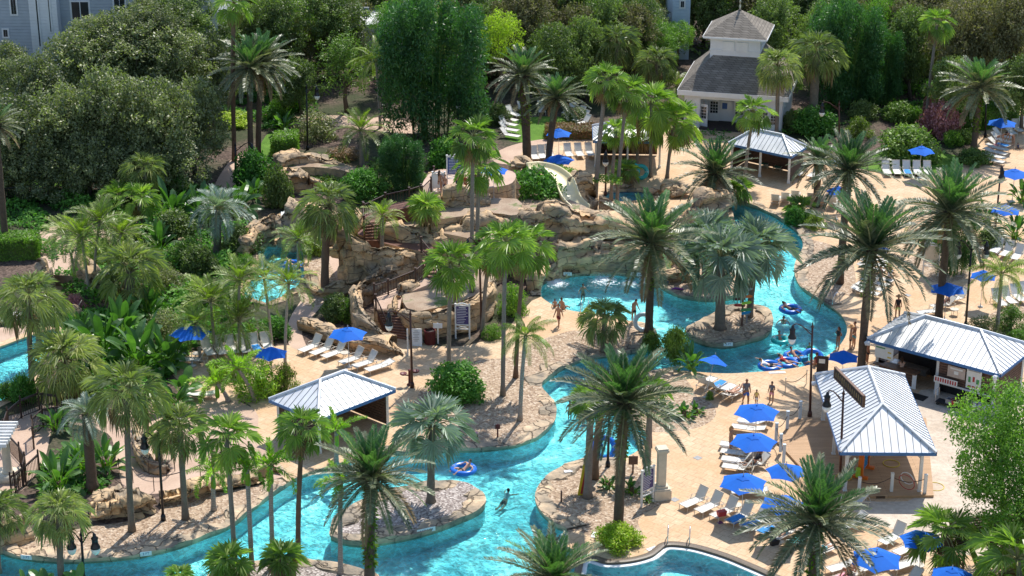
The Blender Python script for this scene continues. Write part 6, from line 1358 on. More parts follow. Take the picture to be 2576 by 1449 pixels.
m = MB(); wallpanel(m, q(.1, .55), q(.92, .55), 0, 2.3, .1); wallpanel(m, q(.53, .2), q(.93, .2), 0, .9, .1); wallpanel(m, q(.535, .14), q(.535, .55), 0, 2.3, .05); part('inner_wall', m.mesh('inner_wall', 'dark_inside'), th)
m = MB(); wallpanel(m, q(.12, .3), q(.4, .3), .6, .95, .7); part('steel_sink', m.mesh('steel_sink', 'steel'), th)
for u in (.01, .97): m = MB(); p = q(u, -.02, 2.5); m.tube([p+Vector((-.16, 0, -.05)), p+Vector((-.02, 0, 0)), p+Vector((.16, 0, 0))], [.12, .17, .17], 10); part('flood_light', m.mesh('flood_light', 'trim_white'), th)
BAR = (A, B, C, O)
def qb(u, v, z=0): return at(A, B, C, u, v, z)+O
def board(name, label, cat, u, v, z0, z1, wd, mat, lines=(), nb=BAR, rz=None):
    a, b, c, o = nb; p = at(a, b, c, u, v, 0)+o; d = b-a; ang = math.atan2(d.y, d.x) if rz is None else rz; m = MB(); m.box((0, 0, (z0+z1)/2), (wd, .03, z1-z0)); t = thing(name, label, cat, p, ang); part('panel', m.mesh('panel', mat), t)
    for mt, items in lines:
        m = MB()
        for x, z, w_, h in items: m.box((x*wd, -.021, z0+(z1-z0)*z), (w_*wd, .006, h*(z1-z0)))
        part('lettering', m.mesh('lettering', mt), t)
    return t
simple('ink_blue', (.05, .12, .3), .6); simple('ink_red', (.45, .04, .04), .6); simple('ink_yellow', (.7, .5, .06), .6); simple('ink_green', (.08, .3, .1), .6); simple('ink_grey', (.3, .3, .3), .6); simple('banner_tan', (.5, .4, .33), .8, .15)
board('menu_board', 'pale menu board hanging over the bar counter end', 'menu', .13, .03, 1.6, 2.45, 1.3, 'paper', [('ink_yellow', [(.3, .6, .2, .12), (.3, .2, .2, .12)]), ('ink_green', [(-.2, .85, .5, .1)])])
board('poster', 'white poster of bottles on the bar slat wall', 'poster', .8, .06, 1.1, 2.45, 1.0, 'paper', [('ink_grey', [(0, .92, .8, .05)]), ('ink_green', [(-.28, .45, .16, .28), (.28, .42, .2, .24)]), ('ink_red', [(0, .5, .14, .26), (-.25, .12, .2, .08), (.02, .12, .2, .08), (.28, .12, .2, .08)])])
board('cloth_banner', 'brown cloth banner with pale print on the bar wall', 'banner', .67, .06, 1.55, 2.3, 1.2, 'banner_tan', [('paper', [(0, .8, .7, .14), (0, .45, .25, .3)])])
t = board('drink_rack', 'red and white drink list board below the bar shelf', 'sign', .605, .03, .98, 1.42, 1.6, 'paper', [('ink_red', [(-.42+.105*i, .55, .06, .6) for i in range(9)])])
m = MB(); m.box((0, 0, .015), (1.3, .8, .03)); o = m.obj('door_mat', 'black_rubber', None, False, qb(.44, -.12)+Vector((0, 0, .006))); o.rotation_euler.z = math.atan2((B-A).y, (B-A).x); tag(o, 'black rubber mat at the bar doorway', 'mat')
for i in range(4):
    m = MB(); m.lathe([(.17, .02), (.19, .05), (.19, .22), (.2, .24), (.19, .26), (.19, .42), (.2, .44), (.19, .46), (.18, .58), (.1, .62), (.16, .63), (.16, .68), (.12, .68), (.12, .64)], 14); o = m.obj('beer_keg', 'steel', None, True, qb(.86+.035*i, -.1+.02*(i % 2))); tag(o, ['steel keg nearest the bar trolley', 'steel keg, second from the bar trolley', 'steel keg between two others at the bar corner', 'steel keg at the bar corner post'][i], 'keg', 'kegs beside the bar')
tr = thing('trolley', 'black serving trolley loaded with crates beside the bar', 'trolley', qb(.7, -.13), math.atan2((B-A).y, (B-A).x)); m = MB(); m.box((0, 0, .22), (1.9, .6, .06)); part('platform', m.mesh('platform', 'dark_inside'), tr)
m = MB(); m.tube([(-.95, -.25, .2), (-.98, -.25, 1.0), (-.98, .25, 1.0), (-.95, .25, .2)], .025, 6); part('handle', m.mesh('handle', 'steel'), tr)
for x in (-.8, .8):
    for y in (-.25, .25): m = MB(); m.tube([(x, y-.03, .1), (x, y+.03, .1)], .1, 10); part('wheel', m.mesh('wheel', 'black_rubber'), tr)
for i, (x, z, mt, lab) in enumerate([(.2, .25, 'ink_red', 'red crate on the bar trolley deck'), (.62, .25, 'slat_brown', 'brown crate at the base of the trolley stack'), (.62, .58, 'slat_dark', 'dark crate on top of the brown trolley crate'), (-.1, .25, 'ink_grey', 'grey tub on the bar trolley')]):
    m = MB(); w_ = .4
    for sx, sy, dx, dy in ((0, -.2, .42, .03), (0, .2, .42, .03), (-.2, 0, .03, .4), (.2, 0, .03, .4)): m.box((sx, sy, .15), (dx, dy, .3))
    m.box((0, 0, .02), (.4, .4, .03)); o = m.obj('crate', mt, None, False, tr.location+Matrix.Rotation(tr.rotation_euler.z, 3, 'Z') @ Vector((x, 0, z))); o.rotation_euler.z = tr.rotation_euler.z; tag(o, lab, 'crate')
# wooden play deck and pavilion
terrace([(2000,1050),(2330,1051),(2349,1246),(2085,1250),(1952,1108)], .16, 'wood_deck', 'wooden_deck', False, None, 'wood_deck')
th, A, B, C, O = building('pavilion', 'open pavilion with white ribbed hip roof over the wooden deck', 'pavilion', (2113,1137), (2356,1139), (2040,942), 2.95, 1.75)
q = lambda u, v, z=0: at(A, B, C, u, v, z)
posts(th, [q(.1, .06), q(.88, .06), q(.1, .5), q(.88, .5), q(.1, .94), q(.88, .94)], 2.9, .18)
m = MB()
for u in (.1, .88):
    p = q(u, .06); s = 1 if u < .5 else -1; d = (B-A).normalized()*s; m.tube([p+Vector((0, 0, 2.2)), p+d*.6+Vector((0, 0, 2.85))], .05, 4); wallpanel(m, q(u, .06), q(u, .94), 2.6, 2.8, .1)
wallpanel(m, q(.1, .06), q(.88, .06), 2.6, 2.8, .1); part('beam', m.mesh('beam', 'post_white'), th)
m = MB(); p = q(.0, .93, 2.7); m.tube([p, p+Vector((-.3, 0, -.05))], .15, 10); part('flood_light', m.mesh('flood_light', 'trim_white'), th)
PAV = (A, B, C, O)
# low cabana, two far cabanas
th, A, B, C, O = building('cabana', 'cabana with white ribbed hip roof beside the near river bend', 'cabana', (800,1056), (995,980), (642,1018), 2.45, 1.25); q = lambda u, v, z=0: at(A, B, C, u, v, z)
posts(th, [q(.06, .08), q(.94, .08), q(.06, .92), q(.94, .92)], 2.4, .15); slatwall(th, q(.07, .1), q(.07, .9), .1, 2.2); slatwall(th, q(.08, .91), q(.92, .91), .1, 2.2); slatwall(th, q(.93, .9), q(.93, .1), .1, 2.2)
th, A, B, C, O = building('cabana', 'far cabana behind leaning fan palms with inner tubes inside', 'cabana', (1492,354), (1668,356), (1487,316), 2.45, 1.1); q = lambda u, v, z=0: at(A, B, C, u, v, z)
posts(th, [q(.04, .08), q(.5, .08), q(.96, .08)], 2.4, .16); slatwall(th, q(.05, .85), q(.95, .85), .1, 2.2); slatwall(th, q(.05, .1), q(.05, .85), .1, 2.2); slatwall(th, q(.5, .3), q(.5, .85), .1, 2.2)
th, A, B, C, O = building('cabana', 'far cabana with green chairs inside in front of the white house', 'cabana', (1833,360), (1990,394), (1852,330), 2.45, 1.1); q = lambda u, v, z=0: at(A, B, C, u, v, z)
posts(th, [q(.04, .08), q(.5, .08), q(.96, .08)], 2.4, .18); slatwall(th, q(.05, .9), q(.95, .9), .1, 2.2); slatwall(th, q(.96, .88), q(.96, .12), .1, 2.2); slatwall(th, q(.05, .1), q(.05, .88), .1, 2.2)
CAB2 = (A, B, C, O)
# white house with roof lantern
FL, FR, BL = G(1704, 226, 3.6), G(1984, 245, 3.6), G(1698, 146, 3.6); u = FR-FL; v = BL-FL; un = u.normalized(); v = v-un*v.dot(un); v = v.normalized()*min(v.length, u.length*1.0); BL = FL+v
O = (FR+BL)/2; O.z = 0; th = thing('house', 'white house with grey shingle roof and a louvred roof lantern', 'house', O); A, B, C = FL-O, FR-O, BL-O; q = lambda u, v, z=0: at(A, B, C, u, v, z)
hip('house', A, B, C, 3.6, min(u.length, v.length)*.5*.98, th, 'shingle', False, fascia='trim_white', fh=.45)
def boards(nm, p, q_, z0, z1, mat='siding_white', parent=th):
    mb = MB(); n = int((z1-z0)/.2)
    for i in range(n): wallpanel(mb, p, q_, z0+i*.2, z0+i*.2+.19, .1); 
    wallpanel(mb, p, q_, z0, z1, .07); part(nm, mb.mesh(nm, mat), parent)
boards('wall', q(.06, .07), q(.2, .07), 0, 3.3); boards('wall', q(.68, .07), q(.94, .07), 0, 3.3); boards('wall', q(.06, .07), q(.06, .93), 0, 3.3); boards('wall', q(.94, .93), q(.94, .07), 0, 3.3); boards('wall', q(.2, .3), q(.68, .3), 0, 3.3); boards('wall', q(.2, .07), q(.2, .3), 0, 3.3); boards('wall', q(.68, .3), q(.68, .07), 0, 3.3)
m = MB(); wallpanel(m, q(.2, .06), q(.68, .06), 2.75, 3.3, .12); part('porch_beam', m.mesh('porch_beam', 'trim_white'), th)
def door(u, v, ang0=0, w_=.95, h=2.15, parent=th):
    p = q(u, v); d = B-A; a = math.atan2(d.y, d.x)+ang0; c, s = math.cos(a), math.sin(a); mb = MB(); mb.box((p.x, p.y, h/2), (w_, .06, h), a); f = part('door', mb.mesh('door', 'trim_white'), parent)
    g = MB(); off = Vector((s, -c, 0))*.04
    for i in range(3):
        for j in range(4): g.box((p.x+off.x+c*(i-1)*.24, p.y+off.y+s*(i-1)*.24, .95+j*.28), (.2, .03, .23), a)
    part('pane', g.mesh('pane', 'glass_dark'), f)
for u_, v_, a_ in ((.225, .1, -.3), (.3, .285, 0), (.53, .285, 0), (.66, .1, .3), (.78, .055, 0), (.88, .055, 0), (.11, .055, 0)): door(u_, v_, a_)
m = MB(); wallpanel(m, q(.36, .28), q(.47, .28), 1.2, 2.0, .05); part('notice_frame', m.mesh('notice_frame', 'paper'), th); m = MB(); wallpanel(m, q(.375, .275), q(.42, .275), 1.3, 1.85, .05); part('notice_picture', m.mesh('notice_picture', 'ink_blue'), th)
m = MB(); m.box((q(.44, .18).x, q(.44, .18).y, .0), ((B-A).length*.47, 3.4, .16), math.atan2((B-A).y, (B-A).x)); part('porch_floor', m.mesh('porch_floor', 'slat_dark'), th)
# lantern on the roof
ctr = q(.47, .5); hz = 3.6; hw = 2.25; dr = (B-A).normalized(); dv = (C-A).normalized(); a = math.atan2(dr.y, dr.x)
m = MB(); m.box((ctr.x, ctr.y, 6.5), (2*hw, 2*hw, 3.4), a); part('lantern_wall', m.mesh('lantern_wall', 'siding_white'), th)
m = MB(); m.box((ctr.x, ctr.y, 8.0), (2*hw+.25, 2*hw+.25, .35), a); m.box((ctr.x, ctr.y, 6.75), (2*hw+.1, 2*hw+.1, .12), a); part('lantern_trim', m.mesh('lantern_trim', 'trim_white'), th)
for s in (-1, 1):
    mb = MB(); p = ctr-dv*(hw+.03)+dr*s*.62; mb.box((p.x, p.y, 7.15), (1.1, .06, .9), a); f = part('louvre', mb.mesh('louvre', 'roof_cap'), th)
hw2 = hw+.62; k = [ctr+dr*x*hw2+dv*y*hw2+Vector((0, 0, 8.1)) for x, y in ((-1, -1), (1, -1), (-1, 1))]; hip('lantern_roof', k[0], k[1], k[2]+dv*.02, 8.1, 1.95, th, 'shingle', False, fascia='trim_white', fh=.16)
m = MB(); m.lathe([(.16, 9.95), (.09, 10.2), (.12, 10.4), (.04, 10.6), (.14, 10.75), (.03, 10.95), (.05, 11.2), (0, 11.6)], 8, (ctr.x, ctr.y, 0)); part('finial', m.mesh('finial', 'steel', True), th)
# apartment blocks behind the wood
def block(label, x0, x1, y0, h, mat, wins=(), depth=14, bays=()):
    P, Q = G(x0, y0), G(x1, y0); O = (P+Q)/2; t = thing('apartment_block', label, 'building', O); L = (Q-P).length; mb = MB(); n = int(h/.3); mb.box((0, depth/2, h/2), (L, depth, h))
    for i in range(n): mb.box((0, -.02, .15+i*.3), (L, .05, .26))
    part('wall', mb.mesh('wall', mat), t); s = mpp(O)
    for x, y, w_, hh in wins:
        c = Vector(((x-(x0+x1)/2)*s, -.05, height_at(O, y))); m = MB(); m.box(c, (w_*s+.3, .1, hh*s/.93+.3)); f = part('window', m.mesh('window', 'trim_white'), t)
        m = MB(); 
        for sx in (-1, 1): m.box(c+Vector((sx*w_*s*.26, -.04, 0)), (w_*s*.46, .06, hh*s/.93))
        part('pane', m.mesh('pane', 'glass_dark'), f)
    return t
block('grey blue apartment wing at the frame corner with small window', -60, 98, 262, 16, 'siding_blue', [(58, 8, 12, 50), (32, 83, 10, 16), (5, 20, 6, 160)])
block('white board clad bay of the apartment building at the top corner', 96, 165, 272, 16, 'siding_white', [(146, 20, 2, 110), (116, 30, 3, 160)], 6)
block('blue grey apartment wall with paired window above the oaks', 163, 455, 262, 16, 'siding_blue', [(222, 26, 42, 40), (320, 8, 26, 40)])
block('white apartment wall behind the dark trees near tall palm', 455, 560, 280, 15, 'siding_white')
block('small white house between dark trees with pale wall', 905, 960, 175, 4.6, 'siding_white', [(925, 30, 8, 16)], 9)
block('light blue house glimpsed behind trees near the lantern roof', 1688, 1732, 150, 8, 'siding_light', [(1712, 10, 8, 14)], 9)
block('pale house corner seen between trees far behind the bamboo', 2000, 2030, 150, 6, 'siding_light', [], 9)
# pergola at the frame edge
th = thing('pergola', 'white slatted pergola on a cream column at the frame edge', 'pergola', G(22, 1205)); m = MB(); m.box((0, 0, .22), (1.3, 1.3, .44)); m.lathe([(.36, .44), (.3, .55), (.27, .7), (.23, 2.3), (.3, 2.42), (.34, 2.5)], 18); part('column', m.mesh('column', 'stone_cream', True), th)
for i in range(8): m = MB(); m.box((-1.3, -1.2+i*.42, 2.78), (3.4, .1, .22)); part('rafter', m.mesh('rafter', 'trim_white'), th)
m = MB(); m.box((0, .2, 2.58), (.14, 4, .2)); m.box((-2.2, .2, 2.58), (.14, 4, .2)); part('beam', m.mesh('beam', 'trim_white'), th)
th = thing('pergola', 'brown slatted pergola beyond fan palms at the lower edge', 'pergola', G(2480, 1430))
for i in range(12): m = MB(); m.box((0, -1.6+i*.27, 2.4), (4.2, .09, .12), .25); part('rafter', m.mesh('rafter', 'slat_brown'), th)
posts(th, [Vector((-1.8, 1, 0)), Vector((1.8, 1.6, 0)), Vector((-1.6, -1.4, 0))], 2.34, .12, 'slat_brown')
# ------------------------------------------------------------------ furniture and fittings
simple('canvas_blue', (.008, .125, .55), .75, .1, 1.5, .2); simple('pole_white', (.6, .58, .54), .4, .1); simple('sling', (.66, .64, .59), .7, .05, 3); simple('frame_beige', (.6, .54, .45), .45, .1, 3)
simple('sling_green', (.03, .17, .13), .7, .1, 3); simple('towel_blue', (.05, .26, .62), .9, .3, 9); simple('towel_white', (.78, .78, .78), .9, .08, 5); simple('towel_pink', (.75, .32, .38), .9, .2, 5); simple('towel_teal', (.1, .45, .42), .9, .2, 5)
simple('tube_blue', (.01, .14, .58), .25, .1, 2, .6); simple('tube_teal', (.02, .42, .40), .25, .1, 2, .6); simple('tube_clear', (.6, .72, .75), .15, .08, 2, .6); simple('lamp_black', (.012, .013, .018), .3, .2, 3); simple('lamp_brown', (.075, .03, .022), .4, .2, 3)
simple('globe', (.82, .82, .76), .25, .04, 2); simple('sign_purple', (.06, .045, .16), .5, .12, 2); simple('sign_blue', (.03, .07, .24), .5, .1, 2); simple('bin_maroon', (.13, .02, .02), .45, .2, 4); simple('yellow', (.65, .48, .02), .5, .1, 3); simple('orange', (.75, .17, .02), .4, .08, 3)
simple('game_blue', (.02, .26, .52), .4, .08, 3); simple('lime_paint', (.36, .6, .05), .4, .08, 3); simple('purple_paint', (.18, .03, .2), .4, .08, 3); simple('ink_white', (.8, .8, .8), .6, .02, 2)
def umbrella_proto():
    P = {}; mb = MB(); n = 6; Rr, zc, zt = 1.45, 2.28, 2.82
    def panel(r0, r1, z0, z1, sag):
        for i in range(n):
            a0, a1 = 2*math.pi*i/n, 2*math.pi*(i+1)/n; K = 6; rows = []
            for k in range(K+1):
                t = k/K; r = r0+(r1-r0)*t; z = z0+(z1-z0)*t; A = Vector((math.cos(a0)*r, math.sin(a0)*r, z)); B = Vector((math.cos(a1)*r, math.sin(a1)*r, z)); row = []
                for j in range(7):
                    s = j/6; p = A.lerp(B, s); d = math.sin(math.pi*s); p = p*(1-.05*d*t) if t else p; p.z = z-sag*d*t; row.append(p)
                rows.append(row)
            vs = [p for r in rows for p in r]; mb.add(vs, [(k*7+j, (k+1)*7+j, (k+1)*7+j+1, k*7+j+1) for k in range(K) for j in range(6)])
    panel(.24, Rr, zt-.09, zc, -.05); P['canopy'] = (mb.mesh('canopy', 'canvas_blue', False), None)
    mb = MB(); panel(.0, .44, zt+.02, zt-.142, -.012); P['vent'] = (mb.mesh('vent', 'canvas_blue', False), None)
    m = MB(); m.tube([(0, 0, .05), (0, 0, zt+.05)], .024, 8); P['pole'] = (m.mesh('pole', 'pole_white'), None)
    m = MB(); m.lathe([(.02, zt+.05), (.045, zt+.09), (.03, zt+.14), (0, zt+.2)], 8); P['finial'] = (m.mesh('finial', 'pole_white', True), None)
    m = MB(); m.lathe([(.28, 0), (.28, .06), (.06, .1), (.04, .3)], 14); P['base'] = (m.mesh('base', 'pole_white', True), None)
    for i in range(n): a = 2*math.pi*i/n; m = MB(); m.tube([(.03*math.cos(a), .03*math.sin(a), zt-.02), (Rr*math.cos(a)*.99, Rr*math.sin(a)*.99, zc-.015)], .012, 4); P['rib', i] = (m.mesh('rib', 'pole_white'), None)
    return P
UP_ = umbrella_proto()
def umbrella(x, y, hw, label, rot, zb=0.0, tilt=None):
    """canopy middle and half width in the photo"""
    z = 2.5; P = G(x, y, zb+z); s = hw*mpp(P)/1.40; P.z = zb
    th = thing('umbrella', label, 'umbrella', P, rot, 'blue patio umbrellas', 1); th.scale = (s, s, 1)
    for k, (me, _) in UP_.items(): part(k if isinstance(k, str) else k[0], me, th)
    if tilt: th.rotation_euler = (tilt[0], tilt[1], rot)
for x, y, hw, lab, rot in [
 (875,835,49,'blue umbrella over the loungers by the stair foot rocks',.35),(1406,398,39,'lower blue umbrella of two beside the lawn palms',.1),(1406,332,33,'upper blue umbrella of two beside the lawn palms',.3),(2521,306,38,'blue umbrella beside far clipped hedge',.2),
 (2318,376,34,'blue umbrella over the far lounger row on the lawn edge',.6),(2553,434,40,'blue umbrella at the frame edge beside lamp pole',.3),(2108,477,31,'blue umbrella half hidden by date palm trunk near cabana',.8),(2206,622,33,'blue umbrella behind the very tall date palm crown',.1),
 (2383,722,46,'blue umbrella behind the drinks bar beside a date palm',.4),(2474,690,34,'blue umbrella behind the hanging queen palm',.2),(2122,893,40,'blue umbrella at lagoon edge near bar and pavilion',.3),(1904,1031,58,'blue umbrella in front of the person in grey shirt',.15),
 (1896,1106,60,'blue umbrella beside the standing person in bikini',.1),(1870,1209,61,'blue umbrella over empty loungers facing the lower pool',.25),(1978,1180,52,'blue umbrella behind the low date palm by deck posts',.7),(1968,1262,56,'blue umbrella over the reclining person in black shirt',.2),
 (2205,1400,66,'blue umbrella over the person on pink towel',.3),(2320,1352,57,'blue umbrella half covered by dark fan palm fronds',.6),(2395,1442,56,'blue umbrella at lower frame edge under the fan palm',.2),(478,832,52,'blue umbrella hidden behind feather palms on the terrace',.2),
 (682,884,42,'blue umbrella low behind thin feather palms',.5),(2530,525,38,'blue umbrella among paddle leaf plants at the far deck',.2),(2240,1468,50,'blue umbrella whose top just enters the lower edge',.1),(2108,405,20,'small blue umbrella peeping between far date palms',.2)]: umbrella(x, y, hw, lab, rot)
umbrella(1242,424,37,'blue umbrella on the slide platform behind twin palms',.3,4.0); umbrella(1778,911,40,'tilted blue umbrella beside the lagoon inlet',.2,0,(R(-14),R(16)))
# loungers: foot end and head end in photo coordinates
def lounger_proto(back, sl='sling'):
    P = []; a = R(back); c, s = math.cos(a), math.sin(a); L, W_, z, hx = 1.95, .64, .34, .62
    def slab(x0, x1, f, nm, mat):
        mb = MB(); n = 6
        vs = [(x0+(x1-x0)*i/n, y, f(x0+(x1-x0)*i/n)-.012*math.sin(math.pi*i/n)-(.02 if abs(y) < .1 else 0)) for i in range(n+1) for y in (-W_/2+.03, 0, W_/2-.03)]
        mb.add(vs, [(i*3+j, (i+1)*3+j, (i+1)*3+j+1, i*3+j+1) for i in range(n) for j in (0, 1)]); P.append((nm, mb.mesh(nm, mat, True)))
    slab(-L/2, L/2-hx, lambda x: z, 'seat', sl)
    mb = MB(); x0 = L/2-hx; bl = .78; n = 6
    vs = [(x0+c*bl*i/n, y, z+s*bl*i/n+(-.02 if y == 0 else 0)) for i in range(n+1) for y in (-W_/2+.03, 0, W_/2-.03)]
    mb.add(vs, [(i*3+j, (i+1)*3+j, (i+1)*3+j+1, i*3+j+1) for i in range(n) for j in (0, 1)]); P.append(('backrest', mb.mesh('backrest', sl, True)))
    fr = MB()
    for y in (-W_/2, W_/2): fr.tube([(-L/2, y, z), (L/2-hx*.2, y, z)], .022, 6); fr.tube([(x0, y, z), (x0+c*bl, y, z+s*bl)], .02, 6); fr.tube([(x0+.1, y, z), (x0+.12, y, z+.2), (x0-.28, y, z+.22), (x0-.38, y, z)], .018, 5)
    fr.tube([(-L/2, -W_/2, z), (-L/2, W_/2, z)], .022, 6); fr.tube([(x0+c*bl, -W_/2, z+s*bl), (x0+c*bl, W_/2, z+s*bl)], .02, 6); fr.tube([(L/2-hx*.2, -W_/2, z), (L/2-hx*.2, W_/2, z)], .02, 6)
    P.append(('frame', fr.mesh('frame', 'frame_beige')))
    for x in (-L/2+.12, L/2-.3):
        for y in (-W_/2, W_/2): m = MB(); m.tube([(x, y, z), (x+(-.06 if x < 0 else .08), y, 0)], .02, 5); P.append(('leg', m.mesh('leg', 'frame_beige')))
    return P
LP = {}
NTH = ['first', 'second', 'third', 'fourth', 'fifth', 'sixth', 'seventh', 'eighth']
def lounger(f, h, back, label, group, sl='sling', zb=0.0):
    if (back, sl) not in LP: LP[back, sl] = lounger_proto(back, sl)
    a, b = G(*f, zb), G(*h, zb); d = b-a; th = thing('lounger', label, 'lounger', (a+b)/2, math.atan2(d.y, d.x), group)
    for nm, me in LP[back, sl]: part(nm, me, th)
    th['back'] = back; LAST.append(th); return th
LAST = []
def row(n, f0, f1, h0, h1, backs, where, grp, sl='sling'):
    for i in range(n):
        t = i/max(1, n-1); g = lambda p, q: (p[0]+(q[0]-p[0])*t, p[1]+(q[1]-p[1])*t)
        bk = backs[i % len(backs)] if hasattr(backs, '__len__') else backs
        lounger(g(f0, f1), g(h0, h1), bk, (NTH[i]+' lounger ' if n > 1 else 'lounger ')+where, grp, sl)
row(3,(757,894),(816,908),(808,872),(868,889),55,'west of the pole in the row under stair umbrella','loungers by the stair foot')
row(3,(857,924),(921,943),(915,904),(985,923),[55,55,12],'beyond the pole in the row under stair umbrella','loungers by the stair foot')
row(6,(535,906),(682,893),(512,876),(664,866),60,'along the palm shaded terrace, counted from the cabana','terrace loungers'); row(1,(490,915),(447,878),(490,915),(447,878),60,'set apart at the terrace corner by paddle leaves','terrace loungers'); row(1,(508,1002),(548,986),(508,1002),(548,986),12,'lying flat on deck behind the tall sabal','terrace loungers')
for i, (f, h) in enumerate([((1307,352),(1258,344)),((1305,338),(1254,329)),((1303,325),(1252,314)),((1304,313),(1256,301)),((1312,302),(1270,286)),((1330,296),(1302,272)),((1366,297),(1358,270)),((1411,299),(1452,275)),((1431,306),(1478,287)),((1438,314),(1487,298)),((1440,324),(1490,310))]):
    lounger(f, h, 50, ['lounger','lounger','lounger','lounger','lounger','lounger','lounger','lounger','lounger','lounger','lounger'][i]+' on the lawn curve, '+['lowest beside the walkway','one up from the walkway end','two up from the walkway end','halfway up the curve','nearing the tree shade','in tree shade at the curve top','alone facing the pool between palms','beside the leaning palm in shade','upper of three near rust hedge','middle of three near rust hedge','lowest of three near rust hedge'][i], 'lawn loungers')
row(3,(1350,411),(1388,406),(1340,390),(1377,386),60,'between the two lawn palms behind the slide','walkway loungers'); row(3,(1436,404),(1490,402),(1424,383),(1477,382),55,'under the rust hedge beside first cabana','walkway loungers')
row(7,(2545,356),(2518,416),(2497,344),(2478,408),[45,45,30,12,12,8,8],'in the stacked rank at the far deck edge','far deck loungers'); row(4,(2556,350),(2610,330),(2528,326),(2578,306),55,'against the vivid hedge by the far umbrella','far deck loungers')
row(5,(2234,448),(2338,450),(2224,427),(2328,428),58,'in the row on the lawn edge under the far umbrella','lawn edge loungers')
row(3,(1956,500),(2004,492),(1947,524),(1998,513),60,'turned away beside the channel bend','channel bend loungers'); row(3,(2045,497),(2100,508),(2038,520),(2090,533),60,'turned away behind the dwarf palm thicket','channel bend loungers')
row(2,(2001,452),(2034,455),(2028,432),(2062,437),60,'beside the striped wall of second cabana','cabana side loungers'); row(2,(1918,426),(1950,435),(1940,404),(1972,413),55,'with green sling inside the second cabana','cabana green loungers','sling_green')
row(4,(2468,638),(2545,664),(2492,616),(2570,640),60,'in the row behind the two headed lamp','two headed lamp loungers'); row(4,(2243,717),(2205,750),(2187,704),(2152,738),[12,8,8,12],'in the flat rank behind the tallest date palm','ladder side loungers')
row(1,(2180,730),(2158,708),(2180,730),(2158,708),60,'upright on gravel beside tallest date palm','ladder side loungers'); row(4,(2236,656),(2214,690),(2192,646),(2172,680),[12,12,12,12],'in the rank above the seated couple','couple side loungers')
row(3,(2313,797),(2378,766),(2366,790),(2432,754),[40,45,50],'behind the bar roof under its umbrella','bar side loungers'); row(4,(2525,778),(2595,760),(2500,756),(2570,738),55,'behind the queen palm at the frame edge','queen palm loungers')
row(4,(1795,960),(1868,988),(1758,985),(1826,1012),[60,50,35,20],'in the row by the curved planter and sunbather','planter loungers'); row(3,(1880,1053),(1850,1084),(1938,1060),(1908,1092),[35,30,12],'under the umbrella behind the father','deck post loungers')
row(4,(1822,1128),(1828,1184),(1880,1136),(1888,1192),[50,50,55,55],'in the rank beside the standing woman','standing woman loungers'); row(8,(1722,1283),(1985,1380),(1772,1261),(2042,1350),[58,58,58,58,50,50,50,35],'of the long row facing the lower pool','long row loungers')
row(1,(1882,1248),(1940,1236),(1882,1248),(1940,1236),12,'lying flat behind the long row umbrella','long row loungers'); row(3,(2000,1298),(2110,1342),(2056,1284),(2172,1322),[12,12,45],'half hidden under the low date palm fronds','low date palm loungers'); row(1,(2150,1270),(2132,1292),(2150,1270),(2132,1292),55,'upright at the pavilion deck shadow','low date palm loungers')
row(2,(2222,1376),(2258,1402),(2268,1352),(2306,1380),[60,50],'beside sand under the covered umbrella','sand side loungers'); row(3,(2085,1446),(2245,1442),(2155,1426),(2312,1420),[12,30,12],'around the lowest full umbrella','lowest umbrella loungers'); row(2,(2098,1472),(2250,1490),(2168,1446),(2310,1465),[25,45],'at the lower frame edge by the pink towel','lowest umbrella loungers')
row(2,(32,818),(48,802),(-18,812),(2,794),12,'lying flat by the kidney pool','kidney pool loungers'); row(1,(180,792),(168,770),(180,792),(168,770),60,'upright behind the purple plant','kidney pool loungers')
lounger((1868,1184),(1927,1172),45,'lounger carrying the person in dark clothes','standing woman loungers'); lounger((2093,1387),(2040,1409),40,'lounger half behind the low date palm trunk','low date palm loungers')
